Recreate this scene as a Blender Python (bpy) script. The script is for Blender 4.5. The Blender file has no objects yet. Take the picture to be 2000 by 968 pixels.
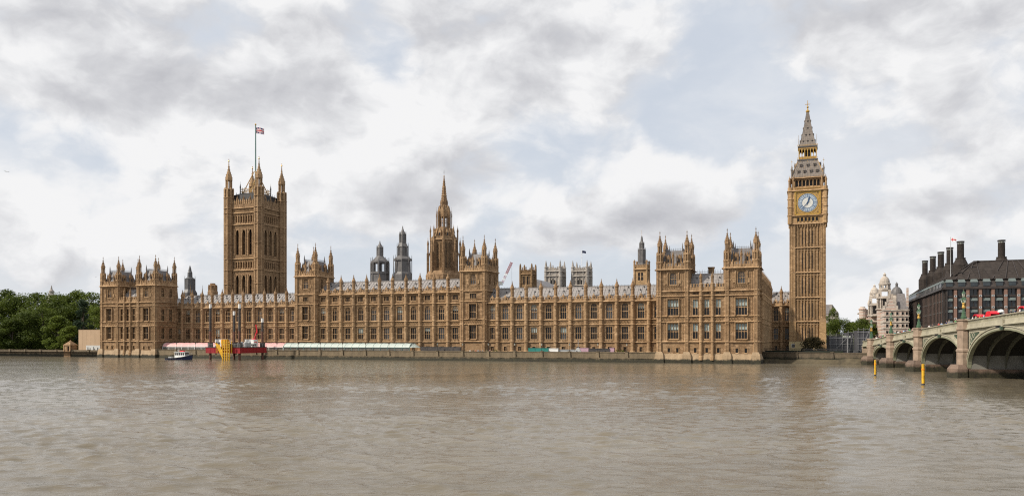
import bpy, bmesh, math, random
from mathutils import Matrix, Vector
random.seed(7)
C = bpy.context.scene
COL = C.collection
R = math.radians

# ------------------------------------------------------------------ camera
F_PX, EYE, HOR = 1588.0, 7.56, 662.0          # focal length and horizon of the 2000 px wide photograph
cam_d = bpy.data.cameras.new("camera")
cam_d.sensor_width = 36.0
cam_d.lens = 36.0 * F_PX / 2000.0
cam_d.shift_y = (HOR - 484.0) / 2000.0
cam_d.clip_start = 0.5
cam_d.clip_end = 30000.0
cam = bpy.data.objects.new("camera", cam_d)
COL.objects.link(cam)
cam.location = (0, 0, EYE)
cam.rotation_euler = (R(90), 0, 0)
C.camera = cam

# ------------------------------------------------------------------ light
SUN_AZ, SUN_EL = -110.0, 42.0      # azimuth measured from +Y (view direction) clockwise; negative = from the left
SUN_STRENGTH = 5.0
C.view_settings.view_transform = 'Standard'
C.view_settings.look = 'None'
C.view_settings.exposure = 0.0
C.view_settings.gamma = 1.0
C.view_settings.use_curve_mapping = False
sd = bpy.data.lights.new("sun", 'SUN')
sd.energy = SUN_STRENGTH
sd.angle = R(2.5)
sd.color = (1.0, 0.91, 0.78)
so = bpy.data.objects.new("sun", sd)
COL.objects.link(so)
sv = Vector((math.sin(R(SUN_AZ)) * math.cos(R(SUN_EL)), math.cos(R(SUN_AZ)) * math.cos(R(SUN_EL)), math.sin(R(SUN_EL))))
so.rotation_euler = sv.to_track_quat('Z', 'Y').to_euler()
so.location = (-200, 0, 300)


class NT:
    """small helper round a node tree"""
    def __init__(s, tree):
        s.t = tree
        s.n = tree.nodes
        s.n.clear()

    def node(s, kind, **kw):
        n = s.n.new(kind)
        for k, v in kw.items():
            if k.startswith('i_'):
                key = k[2:]
                key = int(key) if key.isdigit() else key.replace('_', ' ')
                s.put(n, key, v)
            else:
                setattr(n, k, v)
        return n

    def put(s, n, key, v):
        sock = n.inputs[key]
        if isinstance(v, bpy.types.NodeSocket):
            s.t.links.new(v, sock)
        else:
            sock.default_value = v

    def math(s, op, a, b=None, c=None, clamp=False):
        n = s.n.new('ShaderNodeMath')
        n.operation = op
        n.use_clamp = clamp
        s.put(n, 0, a)
        if b is not None:
            s.put(n, 1, b)
        if c is not None:
            s.put(n, 2, c)
        return n.outputs[0]

    def noise(s, vec, scale, detail=4.0, rough=0.55, dist=0.0):
        n = s.n.new('ShaderNodeTexNoise')
        s.put(n, 'Vector', vec)
        n.inputs['Scale'].default_value = scale
        n.inputs['Detail'].default_value = detail
        n.inputs['Roughness'].default_value = rough
        n.inputs['Distortion'].default_value = dist
        return n.outputs[0]

    def ramp(s, fac, stops, mode='LINEAR'):
        n = s.n.new('ShaderNodeValToRGB')
        s.put(n, 0, fac)
        cr = n.color_ramp
        cr.interpolation = mode
        while len(cr.elements) < len(stops):
            cr.elements.new(0.5)
        for e, (p, c) in zip(cr.elements, stops):
            e.position = p
            e.color = (c, c, c, 1) if isinstance(c, (int, float)) else (c[0], c[1], c[2], 1)
        return n.outputs[0]

    def mix(s, fac, a, b, mode='MIX'):
        n = s.n.new('ShaderNodeMix')
        n.data_type = 'RGBA'
        n.blend_type = mode
        s.put(n, 0, fac)
        for i, v in ((6, a), (7, b)):
            if isinstance(v, tuple) and len(v) == 3:
                v = (v[0], v[1], v[2], 1)
            s.put(n, i, v)
        return n.outputs[2]

    def combine(s, x, y, z):
        n = s.n.new('ShaderNodeCombineXYZ')
        for i, v in enumerate((x, y, z)):
            s.put(n, i, v)
        return n.outputs[0]

    def scale(s, vec, sx, sy, sz):
        n = s.n.new('ShaderNodeVectorMath')
        n.operation = 'MULTIPLY'
        s.put(n, 0, vec)
        n.inputs[1].default_value = (sx, sy, sz)
        return n.outputs[0]


def smooth(nt, x, a, b):
    n = nt.node('ShaderNodeMapRange', interpolation_type='SMOOTHSTEP')
    nt.put(n, 0, x)
    n.inputs[1].default_value = a
    n.inputs[2].default_value = b
    return n.outputs[0]


# ------------------------------------------------------------------ sky: Nishita blue seen through broken cloud
SKY_STRENGTH = 0.10
CLOUD = 1.0
world = bpy.data.worlds.new("World")
C.world = world
world.use_nodes = True
w = NT(world.node_tree)
sky = w.node('ShaderNodeTexSky', sky_type='NISHITA', sun_disc=False)
sky.sun_elevation = R(SUN_EL)
sky.sun_rotation = R(SUN_AZ)
sky.air_density = 1.0
sky.dust_density = 2.0
bg_sky = w.node('ShaderNodeBackground', i_Strength=SKY_STRENGTH)
# thin milky veil over the blue
veil = w.mix(0.80, sky.outputs[0], (7.1, 7.6, 8.35))
w.put(bg_sky, 'Color', veil)
tc = w.node('ShaderNodeTexCoord')
sp = w.node('ShaderNodeSeparateXYZ')
w.put(sp, 0, tc.outputs['Generated'])
dx, dy, dz = sp.outputs
AZ = w.math('ARCTAN2', dx, dy)
EL = w.math('ARCSINE', dz)
# cloud deck: the direction projected on a horizontal layer, so clouds shrink towards the horizon
dzp = w.math('ADD', w.math('MAXIMUM', dz, 0.0), 0.30)
lay = w.combine(w.math('DIVIDE', dx, dzp), w.math('DIVIDE', dy, dzp), 0.0)
warp = w.node('ShaderNodeTexNoise', i_Scale=1.3, i_Detail=3.0)
w.put(warp, 'Vector', lay)
wv = w.node('ShaderNodeVectorMath', operation='MULTIPLY_ADD')
w.put(wv, 0, warp.outputs['Color'])
wv.inputs[1].default_value = (0.55, 0.55, 0.55)
w.put(wv, 2, lay)
LV = wv.outputs[0]
sph = w.combine(AZ, w.math('MULTIPLY', EL, 1.5), 0.3)      # angular coordinates for the heaped clouds low down
n_soft = w.noise(LV, 0.38, 5, 0.5)


def bump(az, el, sa, se, k):
    """a soft lump of cloud at a compass direction (degrees), k = weight"""
    a = w.math('DIVIDE', w.math('SUBTRACT', AZ, R(az)), R(sa))
    e = w.math('DIVIDE', w.math('SUBTRACT', EL, R(el)), R(se))
    d = w.math('ADD', w.math('MULTIPLY', a, a), w.math('MULTIPLY', e, e))
    return w.math('MULTIPLY', w.math('EXPONENT', w.math('MULTIPLY', d, -1.0)), k)


def total(items):
    t = items[0]
    for i in items[1:]:
        t = w.math('ADD', t, i)
    return t


# one heaped-cloud density, sampled twice: the step towards the sun gives each lump a bright and a grey side
def density(vec):
    f = w.noise(vec, 4.2, 10, .60)
    v = w.node('ShaderNodeTexVoronoi', feature='F1', normalize=True, i_Scale=9.5, i_Detail=2.0, i_Roughness=.5)
    w.put(v, 'Vector', vec)
    return w.math('ADD', w.math('MULTIPLY', f, .66), w.math('MULTIPLY', w.math('SUBTRACT', 1.0, v.outputs['Distance']), .34))


wp = w.node('ShaderNodeVectorMath', operation='MULTIPLY_ADD')
wn = w.node('ShaderNodeTexNoise', i_Scale=9.0, i_Detail=4.0)
w.put(wn, 'Vector', sph)
w.put(wp, 0, wn.outputs['Color'])
wp.inputs[1].default_value = (.07, .05, 0)
w.put(wp, 2, sph)
CP = wp.outputs[0]
st = w.node('ShaderNodeVectorMath', operation='ADD')
w.put(st, 0, CP)
st.inputs[1].default_value = (-.016, .045, 0)
D0, D1 = density(CP), density(st.outputs[0])


def lump(px, py, sx, sy, k):
    """a lump of cloud in the direction seen at a point of the photograph, sizes in its pixels"""
    x, y = (px - 1000) / F_PX, (HOR - py) / F_PX
    h = math.hypot(1, x)
    return bump(math.degrees(math.atan(x)), math.degrees(math.atan(y / h)), math.degrees(sx / F_PX / h ** 2), math.degrees(sy / F_PX / h), k)


cover = total([lump(150, 90, 330, 130, .10), lump(350, 210, 330, 90, .10), lump(560, 110, 100, 110, .10), lump(120, 350, 330, 70, .05), lump(720, 380, 130, 55, .20), lump(860, 410, 60, 50, .10),
               lump(1080, 70, 250, 100, .12), lump(900, 210, 200, 70, .06), lump(1340, 385, 95, 60, .22), lump(1220, 430, 120, 45, .14), lump(960, 330, 60, 35, .10), lump(1520, 320, 80, 50, .08),
               lump(1650, 80, 300, 90, .12), lump(1900, 330, 160, 90, .08), lump(1800, 440, 220, 60, .10), lump(1030, 485, 120, 35, .08), lump(200, 470, 300, 50, .03), lump(640, 200, 160, 80, .08),
               lump(1385, 115, 90, 95, -.12), lump(1440, 230, 160, 45, -.08), lump(1060, 285, 130, 45, -.09), lump(760, 150, 50, 70, -.08), lump(1130, 350, 70, 40, -.08), lump(640, 420, 40, 40, -.06)])
grey = total([lump(110, 45, 190, 60, .28), lump(330, 235, 210, 50, .48), lump(180, 140, 120, 50, .22), lump(500, 225, 120, 40, .30), lump(650, 165, 120, 50, .32), lump(760, 18, 130, 26, .36), lump(1090, 80, 200, 42, .46),
              lump(1580, 60, 260, 40, .26), lump(1900, 50, 130, 60, .42), lump(800, 415, 95, 26, .46), lump(1385, 440, 95, 26, .36), lump(1800, 425, 110, 26, .30), lump(20, 410, 60, 26, .36),
              lump(1750, 365, 100, 22, .20), lump(1560, 200, 200, 30, .16), lump(1950, 180, 80, 50, .2), lump(560, 80, 70, 60, -.25), lump(740, 350, 90, 30, -.22), lump(1350, 360, 80, 28, -.28), lump(200, 340, 260, 50, -.14)])
cm = smooth(w, w.math('ADD', D0, cover), .485, .63)
grey = total([bump(-28, 21.5, 5.5, 3.4, .34), bump(-22.5, 16.4, 8, 2.0, .48), bump(-15, 18.0, 5, 2.4, .26), bump(-6, 21.8, 6, 1.9, .30), bump(2, 19.3, 5.5, 2.0, .34),
              bump(20, 19.8, 9, 1.8, .28), bump(30, 21.8, 6, 2.6, .38), bump(-7.5, 9.2, 3.4, 1.0, .42), bump(13.0, 8.3, 3.6, .9, .36), bump(27, 8.2, 5, .9, .28), bump(-33, 8.4, 3, 1.4, .3),
              bump(28, 15.5, 5, 1.4, .20), bump(-9.6, 12.4, 4, 1.2, -.25), bump(11.6, 11.4, 4, 1.2, -.25), bump(-28, 12.6, 8, 2.0, -.22), bump(-13.5, 23, 3, 2, -.15)])
rel = w.math('MULTIPLY', w.math('SUBTRACT', D1, D0), 4.6)
thick = w.math('MULTIPLY', smooth(w, w.math('ADD', D0, cover), .60, .98), .42)          # thick cloud lets less light through
g = w.math('ADD', w.math('ADD', w.math('ADD', rel, thick), grey), w.math('MULTIPLY', smooth(w, n_soft, .35, .70), .22), clamp=True)
ccol = w.ramp(g, [(0.0, (.91, .91, .915)), (.20, (.81, .815, .83)), (.50, (.655, .66, .685)), (1.0, (.49, .495, .53))])
# high thin sheet between the heaps
n_sheet = w.noise(LV, 1.1, 10, .60)
sheet = w.mix(smooth(w, n_sheet, .38, .60), (.745, .78, .835), (.85, .86, .88))
bg_c = w.node('ShaderNodeBackground', i_Strength=CLOUD)
w.put(bg_c, 'Color', w.mix(cm, sheet, ccol))
mx = w.node('ShaderNodeMixShader')
w.put(mx, 0, w.math('MAXIMUM', w.math('MULTIPLY', smooth(w, n_sheet, .40, .60), .55), cm))
w.put(mx, 1, bg_sky.outputs[0])
w.put(mx, 2, bg_c.outputs[0])
wo = w.node('ShaderNodeOutputWorld')
w.put(wo, 0, mx.outputs[0])
world.cycles.sampling_method = 'MANUAL'
world.cycles.sample_map_resolution = 1024
C.cycles.filter_width = 1.15
C.cycles.use_denoising = False
C.cycles.sample_clamp_direct = 6.0
C.cycles.sample_clamp_indirect = 4.0
# ------------------------------------------------------------------ frames
PL = Vector((-804 / F_PX * 342.6, 342.6, 0))
PR = Vector((482 / F_PX * 250.0, 250.0, 0))
ANG = math.atan2(PL.y - PR.y, PR.x - PL.x)
CA, SA = math.cos(ANG), math.sin(ANG)
PAL = Matrix.Translation(PL) @ Matrix.Rotation(-ANG, 4, 'Z')    # u along the river front, v back from it
I4 = Matrix.Identity(4)


def W(u, v, z=0.0):
    return PAL @ Vector((u, v, z))


def at(px, py, Y):
    """world point on the ray through a pixel of the photograph at distance Y"""
    return Vector(((px - 1000) / F_PX * Y, Y, EYE + (HOR - py) / F_PX * Y))


def uv_of(p):
    q = PAL.inverted() @ Vector(p)
    return q.x, q.y


def Tr(x, y, z=0.0):
    return Matrix.Translation((x, y, z))


def Rz(a):
    return Matrix.Rotation(a, 4, 'Z')


# ------------------------------------------------------------------ mesh builder
class MB:
    def __init__(s, *mats):
        s.v, s.f, s.mi, s.mats = [], [], [], list(mats)
        s.T = I4.copy()

    def _m(s, m):
        if m is None:
            return 0
        if isinstance(m, int):
            return m
        if m not in s.mats:
            s.mats.append(m)
        return s.mats.index(m)

    def poly(s, pts, m=None):
        n = len(s.v)
        for p in pts:
            s.v.append(tuple(s.T @ Vector(p)))
        s.f.append(tuple(range(n, n + len(pts))))
        s.mi.append(s._m(m))

    def faces(s, pts, fs, m=None):
        n = len(s.v)
        k = s._m(m)
        T = s.T
        for p in pts:
            s.v.append(tuple(T @ Vector(p)))
        for f in fs:
            s.f.append(tuple(i + n for i in f))
            s.mi.append(k)

    def box(s, x0, x1, y0, y1, z0, z1, m=None):
        p = [(x0, y0, z0), (x1, y0, z0), (x1, y1, z0), (x0, y1, z0), (x0, y0, z1), (x1, y0, z1), (x1, y1, z1), (x0, y1, z1)]
        s.faces(p, [(3, 2, 1, 0), (4, 5, 6, 7), (0, 1, 5, 4), (1, 2, 6, 5), (2, 3, 7, 6), (3, 0, 4, 7)], m)

    def frustum(s, x0, x1, y0, y1, z0, X0, X1, Y0, Y1, z1, m=None):
        p = [(x0, y0, z0), (x1, y0, z0), (x1, y1, z0), (x0, y1, z0), (X0, Y0, z1), (X1, Y0, z1), (X1, Y1, z1), (X0, Y1, z1)]
        s.faces(p, [(3, 2, 1, 0), (4, 5, 6, 7), (0, 1, 5, 4), (1, 2, 6, 5), (2, 3, 7, 6), (3, 0, 4, 7)], m)

    def lathe(s, cx, cy, prof, n=8, m=None, rot=None, caps=True, sx=1.0, sy=1.0):
        rot = math.pi / n if rot is None else rot
        pts, fs = [], []
        for r, z in prof:
            for i in range(n):
                a = rot + 2 * math.pi * i / n
                pts.append((cx + r * math.cos(a) * sx, cy + r * math.sin(a) * sy, z))
        for k in range(len(prof) - 1):
            for i in range(n):
                j = (i + 1) % n
                fs.append((k * n + i, k * n + j, (k + 1) * n + j, (k + 1) * n + i))
        if caps:
            fs.append(tuple(range(n - 1, -1, -1)))
            t = (len(prof) - 1) * n
            fs.append(tuple(range(t, t + n)))
        s.faces(pts, fs, m)

    def tube(s, a, b, r, m=None, n=6, r2=None):
        a, b = Vector(a), Vector(b)
        r2 = r if r2 is None else r2
        d = (b - a).normalized()
        u = d.orthogonal().normalized()
        v = d.cross(u)
        pts = []
        for c, q in ((a, r), (b, r2)):
            for i in range(n):
                t = 2 * math.pi * i / n
                pts.append(tuple(c + u * q * math.cos(t) + v * q * math.sin(t)))
        fs = [(i, (i + 1) % n, n + (i + 1) % n, n + i) for i in range(n)]
        fs += [tuple(range(n - 1, -1, -1)), tuple(range(n, 2 * n))]
        s.faces(pts, fs, m)

    def ball(s, c, r, m=None, n=8, k=5, sz=1.0):
        prof = [(max(.001, r * math.sin(math.pi * i / k)), c[2] - r * sz * math.cos(math.pi * i / k)) for i in range(k + 1)]
        s.lathe(c[0], c[1], prof, n, m, caps=False)

    def mesh(s, name):
        me = bpy.data.meshes.new(name)
        me.from_pydata(s.v, [], s.f)
        for m in s.mats:
            me.materials.append(M[m])
        if len(s.mats) > 1:
            me.polygons.foreach_set('material_index', s.mi)
        me.update()
        return me

    def build(s, name, parent=None, mw=None, smooth_=False):
        me = s.mesh(name)
        if smooth_:
            me.polygons.foreach_set('use_smooth', [True] * len(me.polygons))
        return link(name, me, parent, mw)


def link(name, me, parent=None, mw=None):
    o = bpy.data.objects.new(name, me)
    COL.objects.link(o)
    if parent is not None:
        o.parent = parent
    if mw is not None:
        o.matrix_basis = mw
    return o


def tag(o, label, cat=None, group=None, kind=None):
    o['label'] = label
    if cat:
        o['category'] = cat
    if group:
        o['group'] = group
    if kind:
        o['kind'] = kind
    return o


def thing(name, label, cat, mw=None, group=None):
    o = bpy.data.objects.new(name, None)
    COL.objects.link(o)
    o.empty_display_size = .5
    if mw is not None:
        o.matrix_world = mw
    return tag(o, label, cat, group)


def dup(o, mw, label=None, parent=None):
    """a thing and its parts and sub-parts once more"""
    c = o.copy()
    COL.objects.link(c)
    if parent is None:
        c.matrix_world = mw
        if label:
            c['label'] = label
    else:
        c.parent = parent
        c.matrix_basis = o.matrix_basis
    for ch in [q for q in bpy.data.objects if q.parent == o] if parent is None else KIDS.get(o.name, ()):
        KIDS.setdefault(ch.name, [q for q in bpy.data.objects if q.parent == ch])
        dup(ch, None, None, c)
    return c


KIDS = {}


# ------------------------------------------------------------------ gothic pieces
def wall_holes(mb, x0, x1, z0, z1, holes, depth=.45, y=0.0, m=None):
    """a wall face at depth y with real openings and their reveals"""
    xs = sorted({x0, x1, *[h[0] for h in holes], *[h[1] for h in holes]})
    zs = sorted({z0, z1, *[h[2] for h in holes], *[h[3] for h in holes]})
    for j in range(len(zs) - 1):
        za, zb = zs[j], zs[j + 1]
        row = [h for h in holes if h[2] <= za + 1e-6 and h[3] >= zb - 1e-6]
        cuts = sorted({x0, x1, *[h[0] for h in row], *[h[1] for h in row]})
        for i in range(len(cuts) - 1):
            xa, xb = cuts[i], cuts[i + 1]
            mid = (xa + xb) / 2
            if any(h[0] < mid < h[1] for h in row):
                continue
            mb.poly([(xa, y, za), (xb, y, za), (xb, y, zb), (xa, y, zb)], m)
    for a, b, c, d in holes:
        e = y + depth
        mb.poly([(a, y, c), (a, e, c), (a, e, d), (a, y, d)], m)
        mb.poly([(b, e, c), (b, y, c), (b, y, d), (b, e, d)], m)
        mb.poly([(a, y, d), (a, e, d), (b, e, d), (b, y, d)], m)
        mb.poly([(a, e, c), (a, y, c), (b, y, c), (b, e, c)], m)
        mb.poly([(a, e, c), (b, e, c), (b, e, d), (a, e, d)], m)


def string(mb, x0, x1, z, h=.28, p=.22, m=None, y=0.0):
    p *= 1.75
    mb.frustum(x0, x1, y - p, y + .02, z, x0, x1, y - p * .35, y + .02, z + h, m)
    mb.box(x0, x1, y - p * .30, y + .02, z - h * .55, z, m)


def ribs(mb, x0, x1, z0, z1, step, m=None, y=0.0, p=.10, wd=.10):
    n = max(1, round((x1 - x0) / step))
    for i in range(n + 1):
        x = x0 + (x1 - x0) * i / n
        mb.box(x - wd / 2, x + wd / 2, y - p, y + .02, z0, z1, m)


def tracery(mb, x0, x1, z0, z1, m=None, y=0.0, step=.62):
    """blind panelling: thin uprights with a little cusped head and a mid rail"""
    n = max(1, round((x1 - x0) / step))
    wd = (x1 - x0) / n
    ribs(mb, x0, x1, z0, z1, wd, m, y)
    for i in range(n):
        a = x0 + i * wd
        for zt in (z1, z0 + (z1 - z0) * .5):
            mb.poly([(a + .05, y - .07, zt), (a + .05, y - .07, zt - .4), (a + wd / 2, y - .07, zt - .1)], m)
            mb.poly([(a + wd - .05, y - .07, zt), (a + wd / 2, y - .07, zt - .1), (a + wd - .05, y - .07, zt - .4)], m)
    mb.box(x0, x1, y - .07, y + .02, z0 + (z1 - z0) * .5, z0 + (z1 - z0) * .5 + .12, m)


def carved(mb, x0, x1, z0, z1, m=None, y=0.0, step=1.0, dark='dark_stone'):
    """a band of carved shields in square frames"""
    n = max(1, round((x1 - x0) / step))
    wd = (x1 - x0) / n
    h = z1 - z0
    mb.poly([(x0, y - .012, z0), (x1, y - .012, z0), (x1, y - .012, z1), (x0, y - .012, z1)], dark)
    for i in range(n):
        a = x0 + i * wd
        c, zc = a + wd / 2, (z0 + z1) / 2
        mb.box(a, a + .10, y - .14, y, z0, z1, m)
        mb.lathe(0, 0, [(min(wd, h) * .30, -.16), (min(wd, h) * .20, -.26)], 6, m) if False else None
        r = min(wd, h) * .33
        mb.frustum(c - r, c + r, y - .03, y, zc - r, c - r, c + r, y - .22, y, zc + r * .9, m)
        for sx in (-1, 1):
            for sz in (-1, 1):
                mb.box(c + sx * wd * .40 - .07, c + sx * wd * .40 + .07, y - .12, y, zc + sz * h * .38 - .1, zc + sz * h * .38 + .1, m)
    mb.box(x1 - .10, x1, y - .14, y, z0, z1, m)


def battlement(mb, x0, x1, z0, z1, m=None, y=0.0, step=.95, th=.35):
    """pierced parapet with merlons"""
    h = z1 - z0
    mb.box(x0, x1, y - .18, y + th - .18, z0, z0 + h * .52, m)
    n = max(1, round((x1 - x0) / step))
    wd = (x1 - x0) / n
    for i in range(n):
        a = x0 + i * wd
        mb.box(a + wd * .22, a + wd * .78, y - .18, y + th - .18, z0 + h * .52, z1 - h * .12, m)
        mb.box(a + wd * .15, a + wd * .85, y - .26, y + th - .10, z1 - h * .12, z1, m)
        mb.box(a + wd * .40, a + wd * .60, y - .24, y - .17, z0 + h * .1, z0 + h * .85, m)


def turret(mb, cx, cy, r, zs, m='stone', m2='trim', open_=False, fin='dark_stone', rings=(), cap='stone'):
    """octagonal turret: zs = base, top of shaft, top of slit stage, top of lantern, tip"""
    z0, z1, z2, z3, z4 = zs
    mb.lathe(cx, cy, [(r * 1.0, z0), (r * 1.0, z1)], 8, m)
    for i in range(8):
        a = math.pi / 8 + math.pi / 4 * i
        x, y = cx + r * math.cos(a), cy + r * math.sin(a)
        mb.lathe(x, y, [(.13 * r, z0), (.13 * r, z1)], 4, m2)
    for z in rings:
        mb.lathe(cx, cy, [(r * 1.05, z - .15), (r * 1.16, z), (r * 1.16, z + .18), (r * 1.02, z + .34)], 8, m2)
    # slit stage: slim corner shafts round a deep-set core
    mb.lathe(cx, cy, [(r * 1.02, z1 - .25), (r * 1.2, z1), (r * 1.2, z1 + .2), (r, z1 + .35)], 8, m2)
    mb.lathe(cx, cy, [(r * .70, z1), (r * .70, z2)], 8, m)
    for i in range(8):
        a = math.pi / 8 + math.pi / 4 * i
        x, y = cx + r * .92 * math.cos(a), cy + r * .92 * math.sin(a)
        mb.lathe(x, y, [(r * .20, z1), (r * .20, z2 + .25), (.02, z2 + .95)], 4, m2)
        b = a + math.pi / 8
        mb.lathe(cx + r * .78 * math.cos(b), cy + r * .78 * math.sin(b), [(r * .07, z1), (r * .07, z2)], 4, m2)
    mb.lathe(cx, cy, [(r * .98, z2 - .35), (r * 1.08, z2 - .1), (r * 1.08, z2 + .1), (r * .8, z2 + .3)], 8, m2)
    # lantern
    r2 = r * .68
    if not open_:
        mb.lathe(cx, cy, [(r2 * .62, z2), (r2 * .62, z3)], 8, m)
    for i in range(8):
        a = math.pi / 8 + math.pi / 4 * i
        mb.lathe(cx + r2 * .9 * math.cos(a), cy + r2 * .9 * math.sin(a), [(r2 * .19, z2), (r2 * .19, z3), (.01, z3 + .8)], 4, m2)
    h = z4 - z3
    mb.lathe(cx, cy, [(r2 * 1.0, z3 - .3), (r2 * 1.16, z3 - .1), (r2 * 1.16, z3 + h * .05), (r2 * 1.08, z3 + h * .13), (r2 * .88, z3 + h * .24),
                      (r2 * .60, z3 + h * .36), (r2 * .36, z3 + h * .48), (r2 * .20, z3 + h * .62), (r2 * .12, z3 + h * .80), (r2 * .10, z3 + h * .86)], 8, cap)
    for t, q in ((.13, 1.12), (.25, .90), (.37, .62), (.48, .40), (.62, .25)):
        for i in range(8):
            a = math.pi / 8 + math.pi / 4 * i
            mb.box(cx + r2 * q * math.cos(a) - .09, cx + r2 * q * math.cos(a) + .09, cy + r2 * q * math.sin(a) - .09, cy + r2 * q * math.sin(a) + .09,
                   z3 + h * t - .1, z3 + h * t + .16, cap)
    mb.ball((cx, cy, z3 + h * .88), r2 * .26, fin, 8, 4)
    mb.lathe(cx, cy, [(.07, z3 + h * .86), (.05, z4)], 4, fin)
    mb.ball((cx, cy, z3 + h * .96), r2 * .14, fin, 6, 4)


def pinnacle(mb, cx, cy, r, z0, z1, m='stone', fin='dark_stone'):
    h = z1 - z0
    mb.lathe(cx, cy, [(r, z0), (r, z0 + h * .56)], 8, m)
    mb.lathe(cx, cy, [(r * 1.22, z0 + h * .54), (r * 1.28, z0 + h * .58), (r * 1.12, z0 + h * .64), (r * .62, z0 + h * .74), (r * .28, z0 + h * .84), (r * .12, z0 + h * .93), (.04, z1)], 8, m)
    for t, q in ((.63, 1.12), (.71, .74), (.79, .44)):
        for i in range(4):
            a = math.pi / 2 * i
            mb.box(cx + r * q * math.cos(a) - .07, cx + r * q * math.cos(a) + .07, cy + r * q * math.sin(a) - .07, cy + r * q * math.sin(a) + .07,
                   z0 + h * t - .08, z0 + h * t + .1, m)
    mb.ball((cx, cy, z0 + h * .9), r * .32, fin, 6, 4)


WIN = {}


def window_mesh(wd, h, lights, arched=False, blind=0.0, transom=True, gl='glass', fr='trim'):
    """window whose foot is at the origin, outer face on y = 0: stone mullions, tracery head, leaded glass"""
    key = (wd, h, lights, arched, blind, transom, gl, fr)
    if key in WIN:
        return WIN[key]
    b = MB(fr, gl)
    x = wd / 2
    b.poly([(-x, .42, 0), (x, .42, 0), (x, .42, h), (-x, .42, h)], gl)
    if blind > 0:
        b.poly([(-x, .40, h * (1 - blind)), (x, .40, h * (1 - blind)), (x, .40, h * .97), (-x, .40, h * .97)], 'blind')
    t = .07
    b.box(-x, -x + t, .12, .36, 0, h)
    b.box(x - t, x, .12, .36, 0, h)
    b.box(-x, x, .12, .36, h - t, h)
    b.frustum(-x - .12, x + .12, -.14, .30, -.20, -x - .12, x + .12, -.05, .36, .06)
    for i in range(1, lights):
        q = -x + wd * i / lights
        b.box(q - .048, q + .048, .20, .40, 0, h)
    if transom:
        b.box(-x, x, .22, .40, h * .47, h * .47 + .10)
    lw = wd / lights
    if arched:
        ar = min(wd * .62, h * .35)                       # four-centred head filling the corners
        for sx in (-1, 1):
            pts = []
            for k in range(7):
                q = k / 6
                pts.append((sx * x * (1 - q), .13, h - ar + ar * (1 - (1 - q) ** 2) ** .62))
            for k in range(6):
                p0, p1 = pts[k], pts[k + 1]
                b.poly([p0, p1, (p1[0], .13, h), (p0[0], .13, h)])
        for i in range(lights):
            c = -x + lw * (i + .5)
            b.box(c - .03, c + .03, .22, .40, h - ar, h)
        b.box(-x, x, .22, .40, h - ar - .04, h - ar + .04)
    for i in range(lights):                               # cusped light heads
        a = -x + lw * i
        for zt in ((h - t, h * .47) if transom else (h - t,)):
            b.poly([(a, .2, zt), (a, .2, zt - .3), (a + lw / 2, .2, zt)])
            b.poly([(a + lw, .2, zt), (a + lw / 2, .2, zt), (a + lw, .2, zt - .3)])
    b.box(-x - .16, -x, -.07, .02, 0, h)                  # moulded jambs and hood
    b.box(x, x + .16, -.07, .02, 0, h)
    b.box(-x - .22, x + .22, -.13, .02, h, h + .16)
    WIN[key] = b.mesh('window')
    return WIN[key]


def add_window(parent, T, x, z, *a, **k):
    return link('window', window_mesh(*a, **k), parent, T @ Tr(x, 0, z))


def dormer_bits(mb, x, y, z, m='iron'):
    """little gabled roof vent with a spike"""
    mb.box(x - .32, x + .32, y - .35, y + .7, z, z + .6, m)
    mb.faces([(x - .45, y - .42, z + .6), (x + .45, y - .42, z + .6), (x, y - .42, z + 1.2), (x - .45, y + 1.1, z + .6), (x + .45, y + 1.1, z + .6), (x, y + 1.1, z + 1.2)],
             [(0, 1, 2), (3, 5, 4), (0, 2, 5, 3), (1, 4, 5, 2)], m)
    mb.lathe(x, y - .35, [(.07, z + 1.1), (.05, z + 2.6)], 4, m)
    mb.box(x - .22, x + .22, y - .4, y - .3, z + 1.9, z + 2.0, m)


def cresting(mb, a, b, z, step=.7, h=.8, m='iron'):
    a, b = Vector(a), Vector(b)
    n = max(1, round((b - a).length / step))
    for i in range(n + 1):
        p = a + (b - a) * i / n
        mb.lathe(p.x, p.y, [(.06, z), (.05, z + h)], 4, m)
    mb.tube((a.x, a.y, z + h * .45), (b.x, b.y, z + h * .45), .05, m, 4)


def pitched_roof(mb, x0, x1, y0, z0, y1, z1, depth=6.0, m='roof', vents=()):
    """front slope up to a ridge and back down"""
    yb = y1 + depth
    mb.faces([(x0, y0, z0), (x1, y0, z0), (x1, y1, z1), (x0, y1, z1), (x0, yb, z0), (x1, yb, z0)],
             [(0, 1, 2, 3), (3, 2, 5, 4), (0, 3, 4), (1, 5, 2)], m)
    mb.box(x0, x1, y1 - .15, y1 + .15, z1 - .05, z1 + .2, m)
    n = max(1, round((x1 - x0) / 1.3))
    for i in range(n + 1):                                # standing seams
        x = x0 + (x1 - x0) * i / n
        mb.faces([(x - .06, y0, z0 + .02), (x + .06, y0, z0 + .02), (x + .06, y1, z1 + .02), (x - .06, y1, z1 + .02),
                  (x - .06, y0, z0 + .14), (x + .06, y0, z0 + .14), (x + .06, y1, z1 + .14), (x - .06, y1, z1 + .14)],
                 [(4, 5, 6, 7), (0, 4, 7, 3), (1, 2, 6, 5), (0, 1, 5, 4)], m)
    for x, t in vents:                                    # small dark louvres in the slope
        y, z = y0 + (y1 - y0) * t, z0 + (z1 - z0) * t
        mb.box(x - .16, x + .16, y - .25, y + .2, z + .05, z + .36, 'iron')
        mb.frustum(x - .22, x + .22, y - .32, y + .3, z + .36, x - .02, x + .02, y - .32, y + .3, z + .6, 'lead')
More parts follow.
